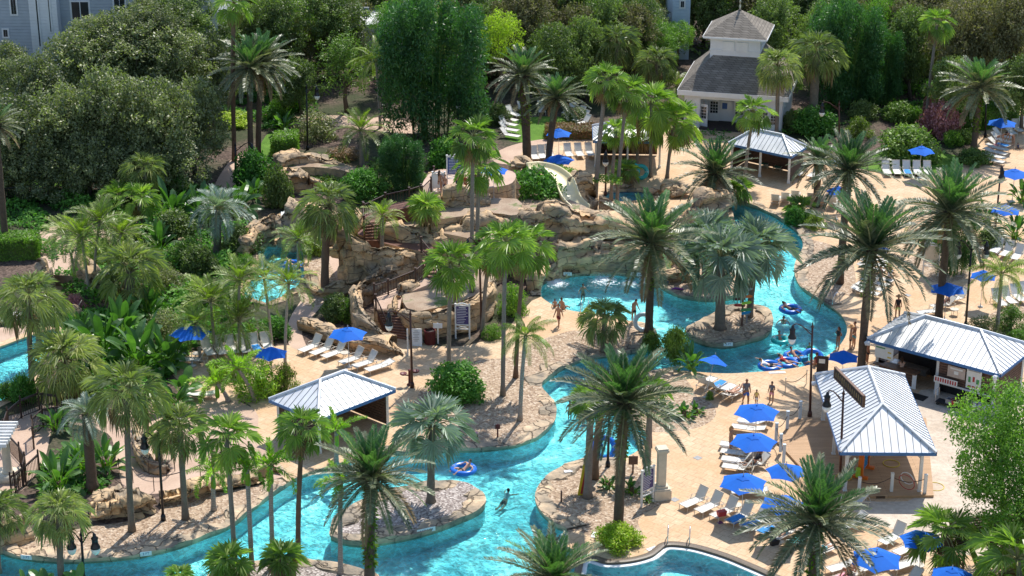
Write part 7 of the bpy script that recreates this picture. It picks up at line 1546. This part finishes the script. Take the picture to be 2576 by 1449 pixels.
# towels: cloth laid over loungers
def towel(i, mat, label, s=1.0):
    l = LAST[i]; mb = MB(); r = random.Random(i); nx, ny = 9, 5; vs = []
    for a in range(nx):
        for b in range(ny):
            x = -.9+1.05*s*a/(nx-1); y = (-.36+.72*b/(ny-1)); z = .365+.02*r.random()-(.1 if b in (0, ny-1) else 0)
            vs.append((x+.03*r.random(), y, z))
    mb.add(vs, [(a*ny+b, (a+1)*ny+b, (a+1)*ny+b+1, a*ny+b+1) for a in range(nx-1) for b in range(ny-1)])
    o = mb.obj('towel', mat, None, True, l.location+Vector((0, 0, .002))); o.rotation_euler.z = l.rotation_euler.z; tag(o, label, 'towel')
def idx(sub): return next(i for i, l in enumerate(LAST) if sub in l['label'])
for sub, mt, lab in [('fourth lounger of the long','towel_blue','bright blue towel spread on lounger under long row umbrella'),('fifth lounger of the long','towel_blue','blue towel with things on it, beside the pole of long row'),('sixth lounger of the long','towel_blue','blue towel on the lounger next to the reclining man'),('eighth lounger of the long','towel_teal','teal towel on the last lounger of long row'),
 ('first lounger at the lower frame','towel_pink','pink striped towel under the woman reading'),('third lounger in the row by the curved','towel_white','white towel on the lounger behind the sunbather'),('second lounger in the row by the curved','towel_blue','blue towel slung over chair near curved planter'),('third lounger in the rank beside','towel_white','white towel crumpled beside the standing woman'),('first lounger in the rank beside','towel_white','white towel on the upper lounger near standing woman'),
 ('second lounger under the umbrella behind','towel_white','patterned white towel under umbrella behind the father'),('third lounger in the row on the lawn','towel_blue','blue towel on a lawn edge lounger by far hedge'),('fourth lounger in the row on the lawn','towel_white','white towel on a lawn edge lounger'),('third lounger in the stacked','towel_blue','blue towel on far deck lounger beside bending women'),('second lounger in the row behind the two','towel_white','white towel behind the two headed lamp'),('fifth lounger along the palm','towel_blue','blue towel at the end of the palm shaded terrace')]: towel(idx(sub), mt, lab)
def sidetable(x, y, lab):
    t = thing('side_table', lab, 'table', G(x, y)); m = MB(); m.lathe([(.3, .44), (.31, .46), (.3, .48), (0, .48)], 16); part('table_top', m.mesh('table_top', 'frame_beige'), t)
    for i in range(3): a = i*2.1; m = MB(); m.tube([(.2*math.cos(a), .2*math.sin(a), .44), (.27*math.cos(a), .27*math.sin(a), 0)], .018, 5); part('leg', m.mesh('leg', 'frame_beige'), t)
for x, y, lab in [(868,903,'small round table at the stair umbrella pole'),(1852,1288,'small round table at the long row umbrella pole'),(2310,1440,'round glass top table beside fan palm umbrella'),(496,905,'small round table at the terrace corner'),(1966,1338,'small round table beside the reclining man'),(2400,793,'small round table behind the bar')]: sidetable(x, y, lab)
# lamps
def lamp(base, top, arms, label, mat='lamp_black', zb=0.0, r=.075):
    P = G(*base, zb); h = height_at(P, top[1]); px = CX+(P.x)/((P+Vector((0, 0, h))-CAM).dot(FW))*F_PX; th = thing('lamp_post', label, 'lamp post', P, 0, 'lamp posts with hanging lanterns'); lx = (top[0]-px)*mpp(P); lx = max(-.3, min(.3, lx))
    m = MB(); m.lathe([(r*2, 0), (r*2, .25), (r*1.3, .4)], 10); m.tube([(0, 0, .3), (lx*.5, 0, h*.5), (lx, 0, h)], [r*1.1, r, r*.8], 8); m.lathe([(r*1.5, h-.02), (r*.8, h+.08), (r*.4, h+.25), (0, h+.4)], 8, (lx, 0, 0)); part('pole', m.mesh('pole', mat, True), th)
    for d, drop in arms:
        s = d; e = Vector((lx+s, -.25, h+.15)); m = MB(); pts = [Vector((lx, 0, h-.55)), Vector((lx+s*.25, -.05, h-.25)), Vector((lx+s*.55, -.12, h+.12)), Vector((lx+s*.85, -.2, h+.28)), e]; m.tube(catmull(pts, 4, False), .038, 6); m.tube([Vector((lx, 0, h-.35)), Vector((lx+s*.5, -.1, h+.05))], .02, 5); part('arm', m.mesh('arm', mat), th)
        m = MB(); z = e.z; m.lathe([(.03, z+.08), (.09, z), (.1, z-.12), (.2, z-.22), (.17, z-.3), (.17, z-.55), (.26, z-.72), (.27, z-.8)], 12, (e.x, e.y, 0)); part('lantern', m.mesh('lantern', 'lamp_black', True), th)
        m = MB(); m.lathe([(.24, z-.78), (.25, z-.92), (.18, z-1.1), (.08, z-1.2), (0, z-1.22)], 12, (e.x, e.y, 0)); part('globe', m.mesh('globe', 'globe', True), th)
for a in [((1037,975),(1032,790),[(-1.35,0)],'lamp post beside red drinking fountain and round bush','lamp_brown'),((1212,842),(1205,605),[(-.75,0)],'tall brown lamp post at the round rock planter','lamp_brown'),((411,1309),(398,1095),[(-.75,0)],'lamp post on chip bed with lantern over rock planter','lamp_black'),((212,1465),(204,1345),[(-.5,0),(.75,0)],'lamp post with two lanterns at the lower river bank','lamp_black'),
 ((774,377),(771,220),[(.9,0)],'black lamp post behind the tan rock ledge','lamp_black'),((1151,345),(1152,245),[(0.05,0)],'lamp post in front of the bamboo grove','lamp_black'),((592,455),(592,365),[(1.4,0)],'short lamp post at the red path','lamp_black'),((2111,362),(2111,262),[(-1.5,0)],'lamp post over glossy bush by the white house','lamp_brown'),
 ((2478,345),(2482,225),[(-.05,0)],'lamp post behind the yellow ferned date palm','lamp_black'),((2429,822),(2445,612),[(-.95,0),(.95,0)],'lamp post with two lanterns behind the arched board','lamp_black'),((2037,1048),(2044,822),[(-1.25,0)],'lamp post at lagoon edge beside the pavilion roof','lamp_brown'),((2112,1226),(2122,990),[(-.95,0)],'lamp post in front of pavilion carrying the carved board','lamp_brown'),
 ((2502,594),(2518,425),[(.05,0)],'brown lamp pole behind loungers at the far deck','lamp_brown'),((1523,492),(1525,385),[(-.05,0)],'brown lamp pole by the small blue pool','lamp_brown'),((1529,1174),(1534,985),[(-.05,0)],'dark lamp pole behind the central date palm','lamp_black'),((2448,345),(2449,290),[(.05,0)],'slim pole beside the far deck rank','pole_white')]: lamp(*a)
# signs
def sign(base, h, wd, rz, mat, label, zb=0.0, panel=(.42, .92), cat='sign', crest=True, lines=9, frame='post_white'):
    P = G(*base, zb); t = thing('sign_board', label, cat, P, rz)
    for s in (-1, 1): m = MB(); m.box((s*wd/2, 0, h*.48), (.1, .1, h*.96)); m.box((s*wd/2, 0, h*.98), (.14, .14, .06)); part('post', m.mesh('post', frame), t)
    m = MB(); m.box((0, 0, h*panel[0]-.04), (wd, .06, .07)); m.box((0, 0, h*panel[1]+.04), (wd, .06, .07))
    if crest: m.tube([(-wd/2, 0, h*panel[1]), (-wd*.25, 0, h*panel[1]+.17), (0, 0, h*panel[1]+.22), (wd*.25, 0, h*panel[1]+.17), (wd/2, 0, h*panel[1])], .06, 6)
    part('frame', m.mesh('frame', frame), t); m = MB(); m.tube([(-wd/2, 0, h*panel[0]-.35), (wd/2, 0, h*panel[0]-.08)], .025, 4); m.tube([(wd/2, 0, h*panel[0]-.35), (-wd/2, 0, h*panel[0]-.08)], .025, 4); m.box((0, 0, h*panel[0]-.38), (wd, .05, .05)); part('brace', m.mesh('brace', frame), t)
    m = MB(); m.box((0, 0, h*(panel[0]+panel[1])/2), (wd-.1, .05, h*(panel[1]-panel[0]))); part('panel', m.mesh('panel', mat), t)
    if lines:
        m = MB(); r = random.Random(int(wd*100)); z0, z1 = h*panel[0]+.1, h*panel[1]-.1
        for i in range(lines+1):
            z = z1-(z1-z0)*i/lines; L = wd*(.5 if i == 0 else r.uniform(.5, .78)); m.box((0 if i == 0 else -wd*.39+L/2, -.03, z), (L, .008, .055 if i == 0 else .026))
        part('lettering', m.mesh('lettering', 'ink_white'), t)
    return t
sign((1164,852),2.6,.95,-.12,'sign_purple','tall purple rules board on white posts before the rock planter'); sign((1628,1268),2.35,.95,.75,'sign_purple','purple rules board turned sideways beside the cream column'); sign((1146,472),2.6,1.25,-.05,'sign_blue','large blue board on white posts on the slide platform',4.9); sign((1104,487),1.75,.9,.05,'ink_white','white notice board beside queueing people on the slide platform',4.9,(.3,.85),lines=0)
sign((2340,692),2.5,1.1,-.35,'stone_cream','arched white notice board in front of the feathery green clump',0,lines=0)
t = thing('easel_board', 'white folding notice board at the stair foot', 'sign', G(1048,866), -.1)
for s in (1, -1): m = MB(); vs = [(-.42, s*.3, 0), (.42, s*.3, 0), (.36, 0, 1.15), (-.36, 0, 1.15)]; vs += [(x, y-s*.03, z) for x, y, z in vs]; m.add(vs, [(0, 1, 2, 3), (7, 6, 5, 4), (0, 4, 5, 1), (1, 5, 6, 2), (2, 6, 7, 3), (3, 7, 4, 0)]); part('panel', m.mesh('panel', 'trim_white'), t)
m = MB()
for i in range(7): z = 1.0-i*.11; m.box((0, -.3*(1-z/1.15)-.012, z), (.42 if i % 3 else .25, .01, .03))
part('lettering', m.mesh('lettering', 'ink_grey'), t)
m = MB()
def signpost(x, y, h, w_, hh, mat, lab, pm='post_white', zb=0):
    t = thing('sign_post', lab, 'sign', G(x, y, zb)); m = MB(); m.box((0, 0, h/2), (.1, .1, h)); part('post', m.mesh('post', pm), t); m = MB(); m.box((0, -.07, h-hh/2), (w_, .04, hh)); part('panel', m.mesh('panel', mat), t); return t
signpost(1102,864,1.5,.62,.34,'trim_white','small white sign on a post beside the trash bin'); signpost(1026,893,1.9,.1,.1,'trim_white','slim white post at the stair foot'); signpost(1592,1190,1.15,.55,.55,'slat_brown','brown wooden sign near the pool entry steps','slat_brown'); signpost(1572,462,1.3,.35,.6,'slat_brown','brown wooden sign beside small blue pool','slat_brown'); signpost(1252,1100,.9,.3,.3,'bin_maroon','small maroon marker on the river bank','bin_maroon'); signpost(1412,1262,.7,.1,.25,'slat_brown','short brown stake on the stone edged bed','slat_brown'); signpost(1878,815,.8,.35,.12,'ink_grey','low slanted marker on the round island','ink_grey'); signpost(2003,1440,.1,.3,.04,'paper','white floor plate by the lower pool','paper')
t = thing('easel_board', 'dark chalk menu board at the lagoon edge near the bar', 'sign', G(2068,938), -.2); m = MB(); m.box((0, 0, .6), (.75, .06, 1.2)); part('panel', m.mesh('panel', 'slat_dark'), t); m = MB(); m.box((-.05, -.04, .85), (.4, .01, .3)); part('lettering', m.mesh('lettering', 'paper'), t); m = MB(); m.box((0, .3, .5), (.7, .04, 1.05)); part('rear_panel', m.mesh('rear_panel', 'slat_dark'), t)
# carved board on the pavilion lamp
p = G(2112,1226)+Vector((.25, .5, 6.2)); t = thing('carved_board', 'long carved wooden name board fixed to the pavilion lamp post', 'sign', p, 1.82); m = MB(); m.box((0, 0, 0), (4.0, .12, .6)); part('board', m.mesh('board', 'slat_dark'), t); m = MB(); m.box((0, 0, .33), (4.1, .16, .07)); m.box((0, 0, -.33), (4.1, .16, .07)); m.box((2.04, 0, 0), (.08, .16, .73)); m.box((-2.04, 0, 0), (.08, .16, .73)); part('frame', m.mesh('frame', 'counter_top'), t); m = MB(); r = random.Random(3)
for i in range(13): m.box((-1.75+i*.29, .07, r.uniform(-.04, .04)), (.1, .03, r.uniform(.28, .42)))
part('lettering', m.mesh('lettering', 'frond_dry'), t)
# arrow signpost on the round island
t = thing('arrow_signpost', 'signpost of coloured arrows on the round lagoon island', 'sign', G(1866,822)); m = MB(); m.tube([(0, 0, 0), (0, 0, 2.9)], .07, 8); part('post', m.mesh('post', 'slat_brown'), t)
for i, (z, d, mt) in enumerate([(2.8,.3,'ink_grey'),(2.55,2.9,'tube_teal'),(2.3,.1,'orange'),(2.05,3.3,'bin_maroon'),(1.8,.4,'lime_paint'),(1.55,3.0,'ink_red'),(1.3,.2,'ink_green'),(1.05,.5,'game_blue')]):
    m = MB(); c, s = math.cos(d), math.sin(d); o2 = [(-.15, -.1), (.5, -.1), (.65, 0), (.5, .1), (-.15, .1)]; m.add([(x*c+.09*s*y_, x*s-.09*c*y_, z+zz) for y_ in (1, 1.5) for x, zz in o2], [(0, 1, 2, 3, 4), (9, 8, 7, 6, 5)]+[(k, k+5, (k+1) % 5+5, (k+1) % 5) for k in range(5)]); part('arrow_panel', m.mesh('arrow_panel', mt), t)
# trash bin, fountain, column, rescue board, ladders
t = thing('trash_bin', 'maroon slatted trash bin before the rock planter', 'bin', G(1082,864)); m = MB(); m.lathe([(.36, 0), (.36, .06)], 20); part('base', m.mesh('base', 'bin_maroon'), t); m = MB()
for i in range(26): a = i*2*math.pi/26; m.box((.37*math.cos(a), .37*math.sin(a), .5), (.02, .055, .9), a)
part('slat', m.mesh('slat', 'bin_maroon'), t); m = MB(); m.torus(.37, .045, (0, 0, .97), 24, 8); part('rim', m.mesh('rim', 'bin_maroon', True), t); m = MB(); m.lathe([(.33, .05), (.33, .9)], 18); part('liner', m.mesh('liner', 'slat_dark'), t)
t = thing('drinking_fountain', 'maroon twin bowl drinking fountain at the lamp post', 'fountain', G(1031,968)); m = MB(); m.lathe([(.2, 0), (.2, .05), (.1, .1), (.09, 1.0), (.13, 1.05)], 12); part('pedestal', m.mesh('pedestal', 'bin_maroon', True), t)
for x, z in ((-.4, .82), (.42, 1.0)): m = MB(); m.lathe([(.05, z-.12), (.2, z-.04), (.24, z+.05), (.2, z+.06), (.06, z-.02)], 14, (x, -.1, 0)); m.tube([(0, 0, z-.15), (x, -.1, z-.08)], .04, 6); part('bowl', m.mesh('bowl', 'bin_maroon', True), t)
t = thing('stone_column', 'square cream column with a pedestal beside purple board', 'column', G(1662,1250), .2); m = MB(); m.box((0, 0, .3), (1.0, 1.0, .6)); m.box((0, 0, .64), (.9, .9, .08)); m.box((0, 0, .74), (.66, .66, .14)); part('pedestal', m.mesh('pedestal', 'stone_cream'), t); m = MB(); m.box((0, 0, 1.85), (.46, .46, 2.1)); part('shaft', m.mesh('shaft', 'stone_cream'), t); m = MB(); m.box((0, 0, 2.93), (.56, .56, .1)); m.box((0, 0, 3.04), (.68, .68, .14)); m.box((0, 0, 3.14), (.6, .6, .08)); part('capital', m.mesh('capital', 'stone_cream'), t)
t = thing('rescue_board', 'yellow rescue board leaning on fan palm trunk', 'rescue board', G(1454,1246), .1); vs = []; m = MB(); m.box((.18, .0, 1.0), (.42, .09, 2.05), 0, Matrix.Rotation(R(9), 4, 'Y')); part('board', m.mesh('board', 'yellow'), t); m = MB(); m.box((.16, -.06, 1.0), (.1, .03, 1.7), 0, Matrix.Rotation(R(9), 4, 'Y')); part('strap', m.mesh('strap', 'ink_red'), t)
def ladder(x, y, rz, lab, gap=.75):
    t = thing('pool_ladder', lab, 'ladder', G(x, y), rz)
    for s in (-1, 1): m = MB(); m.tube(catmull([(s*gap/2, .75, 0), (s*gap/2, .72, .55), (s*gap/2, .45, .85), (s*gap/2, .1, .8), (s*gap/2, -.12, .4), (s*gap/2, -.15, -.7)], 5, False), .03, 8); part('hand_rail', m.mesh('hand_rail', 'chrome', True), t)
    for z in (-.3, -.6): m = MB(); m.tube([(-gap/2, -.16, z), (gap/2, -.16, z)], .03, 6); part('rung', m.mesh('rung', 'chrome', True), t)
ladder(1707,1366,-.1,'chrome ladder rails entering the lower pool',1.2); ladder(2086,764,-.75,'chrome ladder at the gravel bank of the lagoon'); ladder(1470,790,-.15,'single bent chrome hand rail at beach entry',.5)
t = thing('step_rail', 'curved bronze hand rail by pool entry steps', 'hand rail', G(1638,1128)); m = MB(); m.tube(catmull([(0, .6, 0), (0, .6, .9), (0, 0, .95), (0, -.6, .3)], 5, False), .03, 8); part('rail', m.mesh('rail', 'iron_brown', True), t)
# rope posts and stanchions
def ropeposts(pts, lab, grp, h=1.15, mat='post_white', w_=.17, zb=.15):
    P = [G(x, y, zb) for x, y in pts]
    for i, p in enumerate(P): m = MB(); m.box((0, 0, h/2), (w_, w_, h)); m.box((0, 0, h+.02), (w_+.02, w_+.02, .06)); o = m.obj('rope_post', mat, None, False, p); tag(o, lab[i], 'post', grp)
    for i in range(len(P)-1):
        a, b = P[i]+Vector((0, 0, h*.8)), P[i+1]+Vector((0, 0, h*.8)); m = MB(); m.tube([a.lerp(b, k/8)-a-Vector((0, 0, .28*math.sin(math.pi*k/8))) for k in range(9)], .022, 5); o = m.obj('rope', 'slat_dark', None, False, a); tag(o, 'sagging rope from the '+lab[i], 'rope', grp+' ropes')
ropeposts([(2012,1053),(1980,1078),(1952,1108),(1963,1136),(1971,1163)],['grey post at the deck corner nearest the lagoon lamp','grey post second along the deck edge from lamp','grey post at the deck bend beside loungers','grey post between the two big umbrellas','grey post behind low date palm fronds'],'rope posts of the wooden deck',mat='siding_light')
ropeposts([(2160,1247),(2242,1236),(2326,1240)],['white post at pavilion front behind date palm fronds','white post in the middle of pavilion front','white post at the sandy corner of the pavilion deck'],'rope posts of the pavilion front')
ropeposts([(1975,986),(2028,966)],['thin metal stanchion nearest the boy with pink towel','thin metal stanchion nearest the lagoon lamp post'],'metal stanchions',.95,'steel',.05,0)
# games on the deck
t = thing('connect_game', 'giant blue four in a row game with orange frame', 'game', G(2172,1190,.16), 1.15); m = MB()
for s in (-1, 1): m.box((s*.72, 0, .75), (.16, .3, 1.5)); m.box((s*.72, 0, .08), (.2, .9, .16))
part('frame', m.mesh('frame', 'orange'), t); m = MB()
for i in range(8): m.box((-.63+i*.18, 0, .85), (.05, .1, 1.1))
for j in range(7): m.box((0, 0, .35+j*.17), (1.3, .11, .055))
part('game_grille', m.mesh('game_grille', 'game_blue'), t)
for x, mt in ((-.95, 'lime_paint'), (.95, 'lime_paint'), (1.2, 'purple_paint')): m = MB(); m.lathe([(.13, .2), (.14, .22), (.14, .75), (.1, .78)], 10, (x, .1, 0)); part('disc_bin', m.mesh('disc_bin', mt), t)
for x, y, z, rr, mt, lab, ti in [(2242,1166,.19,.48,'yellow','yellow hoop lying on the pavilion deck'.replace('yellow hoop','pale yellow hoop'),0),(2352,1224,.02,.52,'yellow','yellow hoop lying on sand by the deck corner',0),(2123,1200,.19,.45,'yellow','yellow hoop lying on deck behind date palm fronds',0),(2281,1213,.75,.5,'ink_red','red hoop hanging on the pavilion post',1),(2282,1203,.82,.4,'ink_white','white hoop hanging on the pavilion post',1)]:
    m = MB(); m.torus(rr, .022, (0, 0, 0), 36, 6, Matrix.Rotation(R(78), 3, 'Y') @ Matrix.Identity(3) if ti else None); o = m.obj('hoop', mt, None, True, G(x, y, z)); tag(o, lab, 'hoop')
    if ti: o.rotation_euler.z = .9
# swim rings
def ring_(x, y, mat, label, rr=.5, th_=.17, z=-.1, tilt=0):
    t = thing('swim_ring', label, 'swim ring', G(x, y, z)); m = MB(); m.torus(rr, th_, (0, 0, .05), 32, 12, Matrix.Rotation(tilt, 3, 'X'), .85); part('tube', m.mesh('tube', mat, True), t); m = MB()
    for s in (-1, 1): c = Matrix.Rotation(tilt, 3, 'X') @ Vector((s*rr*.95, 0, th_*.85)); m.torus(.08, .018, c+Vector((0, 0, .05)), 12, 6, Matrix.Rotation(R(90), 3, 'X'))
    part('handle', m.mesh('handle', 'ink_white', True), t); return t
for x, y, mt, lab, rr, ti in [(1166,1182,'tube_blue','blue swim ring with rider beside the oval island',.62,0),(737,667,'tube_blue','blue swim ring in the grotto stream',.6,0),(1520,1128,'tube_blue','blue swim ring carried by the boy in blue shorts',.62,R(50)),(1988,779,'tube_blue','blue swim ring with rider in the channel lagoon',.65,0),(1936,922,'tube_blue','blue swim ring at the lagoon rim nearest the rope stanchion',.62,0),(1978,914,'tube_blue','blue swim ring under the person in red',.62,0),(2000,897,'tube_blue','blue swim ring behind the person in red',.62,0),(2044,903,'tube_blue','blue swim ring leaning by the child in green',.6,R(35)),(1964,857,'tube_teal','teal swim ring floating alone with a swimmer',.48,0)]: ring_(x, y, mt, lab, rr, .19, -.12, ti)
ring_(1618,812,'tube_clear','large clear swim ring standing on the beach edge',.55,.16,.62,R(80)); ring_(1586,432,'tube_teal','big pale teal ring leaning inside first cabana',.62,.2,.75,R(75)); ring_(1612,434,'tube_teal','pale teal ring leaning behind the larger one in cabana',.5,.18,.65,R(70))
# depth plates with writing
def text_mesh(s, size, mat):
    c = bpy.data.curves.new('lettering', 'FONT'); c.body = s; c.size = size; c.align_x = 'CENTER'; c.align_y = 'CENTER'; c.extrude = .004
    o = bpy.data.objects.new('lettering', c); COL.objects.link(o); dg = bpy.context.evaluated_depsgraph_get(); me = bpy.data.meshes.new_from_object(o.evaluated_get(dg)); bpy.data.objects.remove(o); me.materials.clear(); me.materials.append(MATS[mat]); return me
T3, T4, T36 = text_mesh('3 FT', .2, 'ink_blue'), text_mesh('4 FT 6 IN', .2, 'ink_blue'), text_mesh('3 FT 6 IN', .2, 'ink_blue')
def plate(x, y, me, wd, label, rz=0, zb=.0, flat=False):
    t = thing('depth_plate', label, 'depth plate', G(x, y, zb)); t.rotation_euler = (0 if flat else R(90), 0, rz); m = MB(); m.box((0, 0, 0), (wd, .26, .03)); part('panel', m.mesh('panel', 'ink_white'), t); part('lettering', me, t, (0, 0, .016))
for x, y, me, wd, lab, rz, zb in [(1428,689,T3,.62,'3 FT depth plate at the foot of lagoon rock wall',-.1,.12),(1604,690,T36,1.1,'3 FT 6 IN depth plate beside the lower slide',-.12,.12),(1832,866,T3,.62,'3 FT depth plate on the round island rim',0,.1),(1072,1334,T4,1.1,'4 FT 6 IN depth plate on the oval island rim',.42,.1),(367,1393,T3,.62,'3 FT depth plate on stone edge below the tall sabal palm',.25,.02),(66,1402,T3,.62,'3 FT depth plate on stone edge at the river corner',-.15,.02),(1137,1133,T3,.62,'3 FT depth plate on the river bank behind the swimmers',.1,.02)]: plate(x, y, me, wd, lab, rz, zb)
for x, y, me, wd, lab, rz in [(1495,1345,T3,.62,'3 FT depth plate flat on the deck beside yellow bush',1.3),(1640,1380,T3,.62,'3 FT depth plate flat on the deck at the lower pool rim',.6),(1955,937,T36,1.1,'depth plate flat on the deck at lagoon rim',.1),(1432,1185,T3,.62,'white depth plate on the stone edge near the rescue board',.3)]: plate(x, y, me, wd, lab, rz, .1 if y == 1185 else .02, True)
for x, y, lab in [(1755,1152,'square dark drain grate in the middle of the deck'),(1697,1257,'square dark drain grate beside the cream column'),(2283,743,'square dark drain grate beyond the bar')]: m = MB(); m.box((0, 0, .012), (.42, .42, .012), .75); o = m.obj('drain_grate', 'ink_grey', None, False, G(x, y)); tag(o, lab, 'drain grate')
# small belongings
def sandal(x, y, mat, lab):
    t = thing('sandals', lab, 'sandals', G(x, y, .012), .6)
    for s in (-1, 1): m = MB(); m.box((s*.08, 0, .015), (.1, .27, .03)); m.tube([(s*.08-.05, .04, .03), (s*.08, .06, .07), (s*.08+.05, .04, .03)], .012, 5); part('shoe', m.mesh('shoe', mat), t)
sandal(1811,1315,'purple_paint','purple sandals on the deck before the long row'); sandal(1817,1143,'slat_dark','dark sandals beside the standing woman'); sandal(1820,1176,'slat_dark','dark sandals at the foot of the white toweled lounger')
def bag(x, y, mat, lab, zb=0):
    t = thing('bag', lab, 'bag', G(x, y, zb), .4); m = MB(); vs = [(-.22, -.13, 0), (.22, -.13, 0), (.22, .13, 0), (-.22, .13, 0), (-.27, -.16, .3), (.27, -.16, .3), (.27, .16, .3), (-.27, .16, .3)]; m.add(vs, [(3, 2, 1, 0), (4, 5, 6, 7), (0, 1, 5, 4), (1, 2, 6, 5), (2, 3, 7, 6), (3, 0, 4, 7)]); part('pouch', m.mesh('pouch', mat), t)
    m = MB(); m.tube([(-.15, -.16, .28), (-.1, -.17, .48), (.1, -.17, .48), (.15, -.16, .28)], .015, 5); part('strap', m.mesh('strap', mat), t)
bag(2499,373,'towel_pink','bright pink bag beside the far deck rank'); bag(1948,1370,'dark_inside','black bag at the feet of the reclining man'); bag(1968,1343,'game_blue','blue bucket bag beside the reclining man'); bag(2022,908,'game_blue','small blue bag on the lagoon rim'); bag(1815,1297,'ink_red','red and navy bag on the third long row lounger',.37)
m = MB(); m.tube([(-.4, 0, .06), (-.1, .1, .1), (.15, -.05, .12), (.45, .08, .05)], [.06, .1, .09, .05], 8); o = m.obj('pool_toy', 'purple_paint', None, True, G(1703,730,.02)); tag(o, 'purple inflatable toy on the slide landing rim', 'toy')
# foam where slides and spring fall in
def foam(x, y, wpx, n, lab, seed):
    P = G(x, y, -.14); r = random.Random(seed); mb = MB(); s = mpp(P)
    for i in range(n*4):
        a, q = r.uniform(0, 6.28), abs(r.gauss(0, .5)); p = Vector((math.cos(a)*q*wpx*s, math.sin(a)*q*wpx*s*1.2, r.uniform(0, .16)*max(0, 1-q))); rr = r.uniform(.015, .06)*(1.5-min(1, q))
        mb.lathe([(0, -rr*.3), (rr, 0), (rr*.6, rr*.25), (0, rr*.35)], 6, p)
    o = mb.obj('foam', 'foam', None, False, P); o['kind'] = 'stuff'
foam(1632,704,34,420,'',1); foam(1585,712,22,160,'',2); foam(1398,712,34,420,'',3); foam(1520,706,60,160,'',4); foam(742,618,14,120,'',5)
m = MB(); r = random.Random(9); P = G(738, 612, 0)
for i in range(26): x = r.uniform(-.8, .8); m.tube([(x, -.1, 2.6+r.uniform(-.1, .1)), (x*1.02, -.45, 2.3), (x*1.05, -.55, 1.0), (x*1.1, -.6, -.1)], [.03, .05, .06, .07], 5)
o = m.obj('waterfall', 'foam', None, True, P); tag(o, 'thin white waterfall dropping from the grotto lintel', 'waterfall')
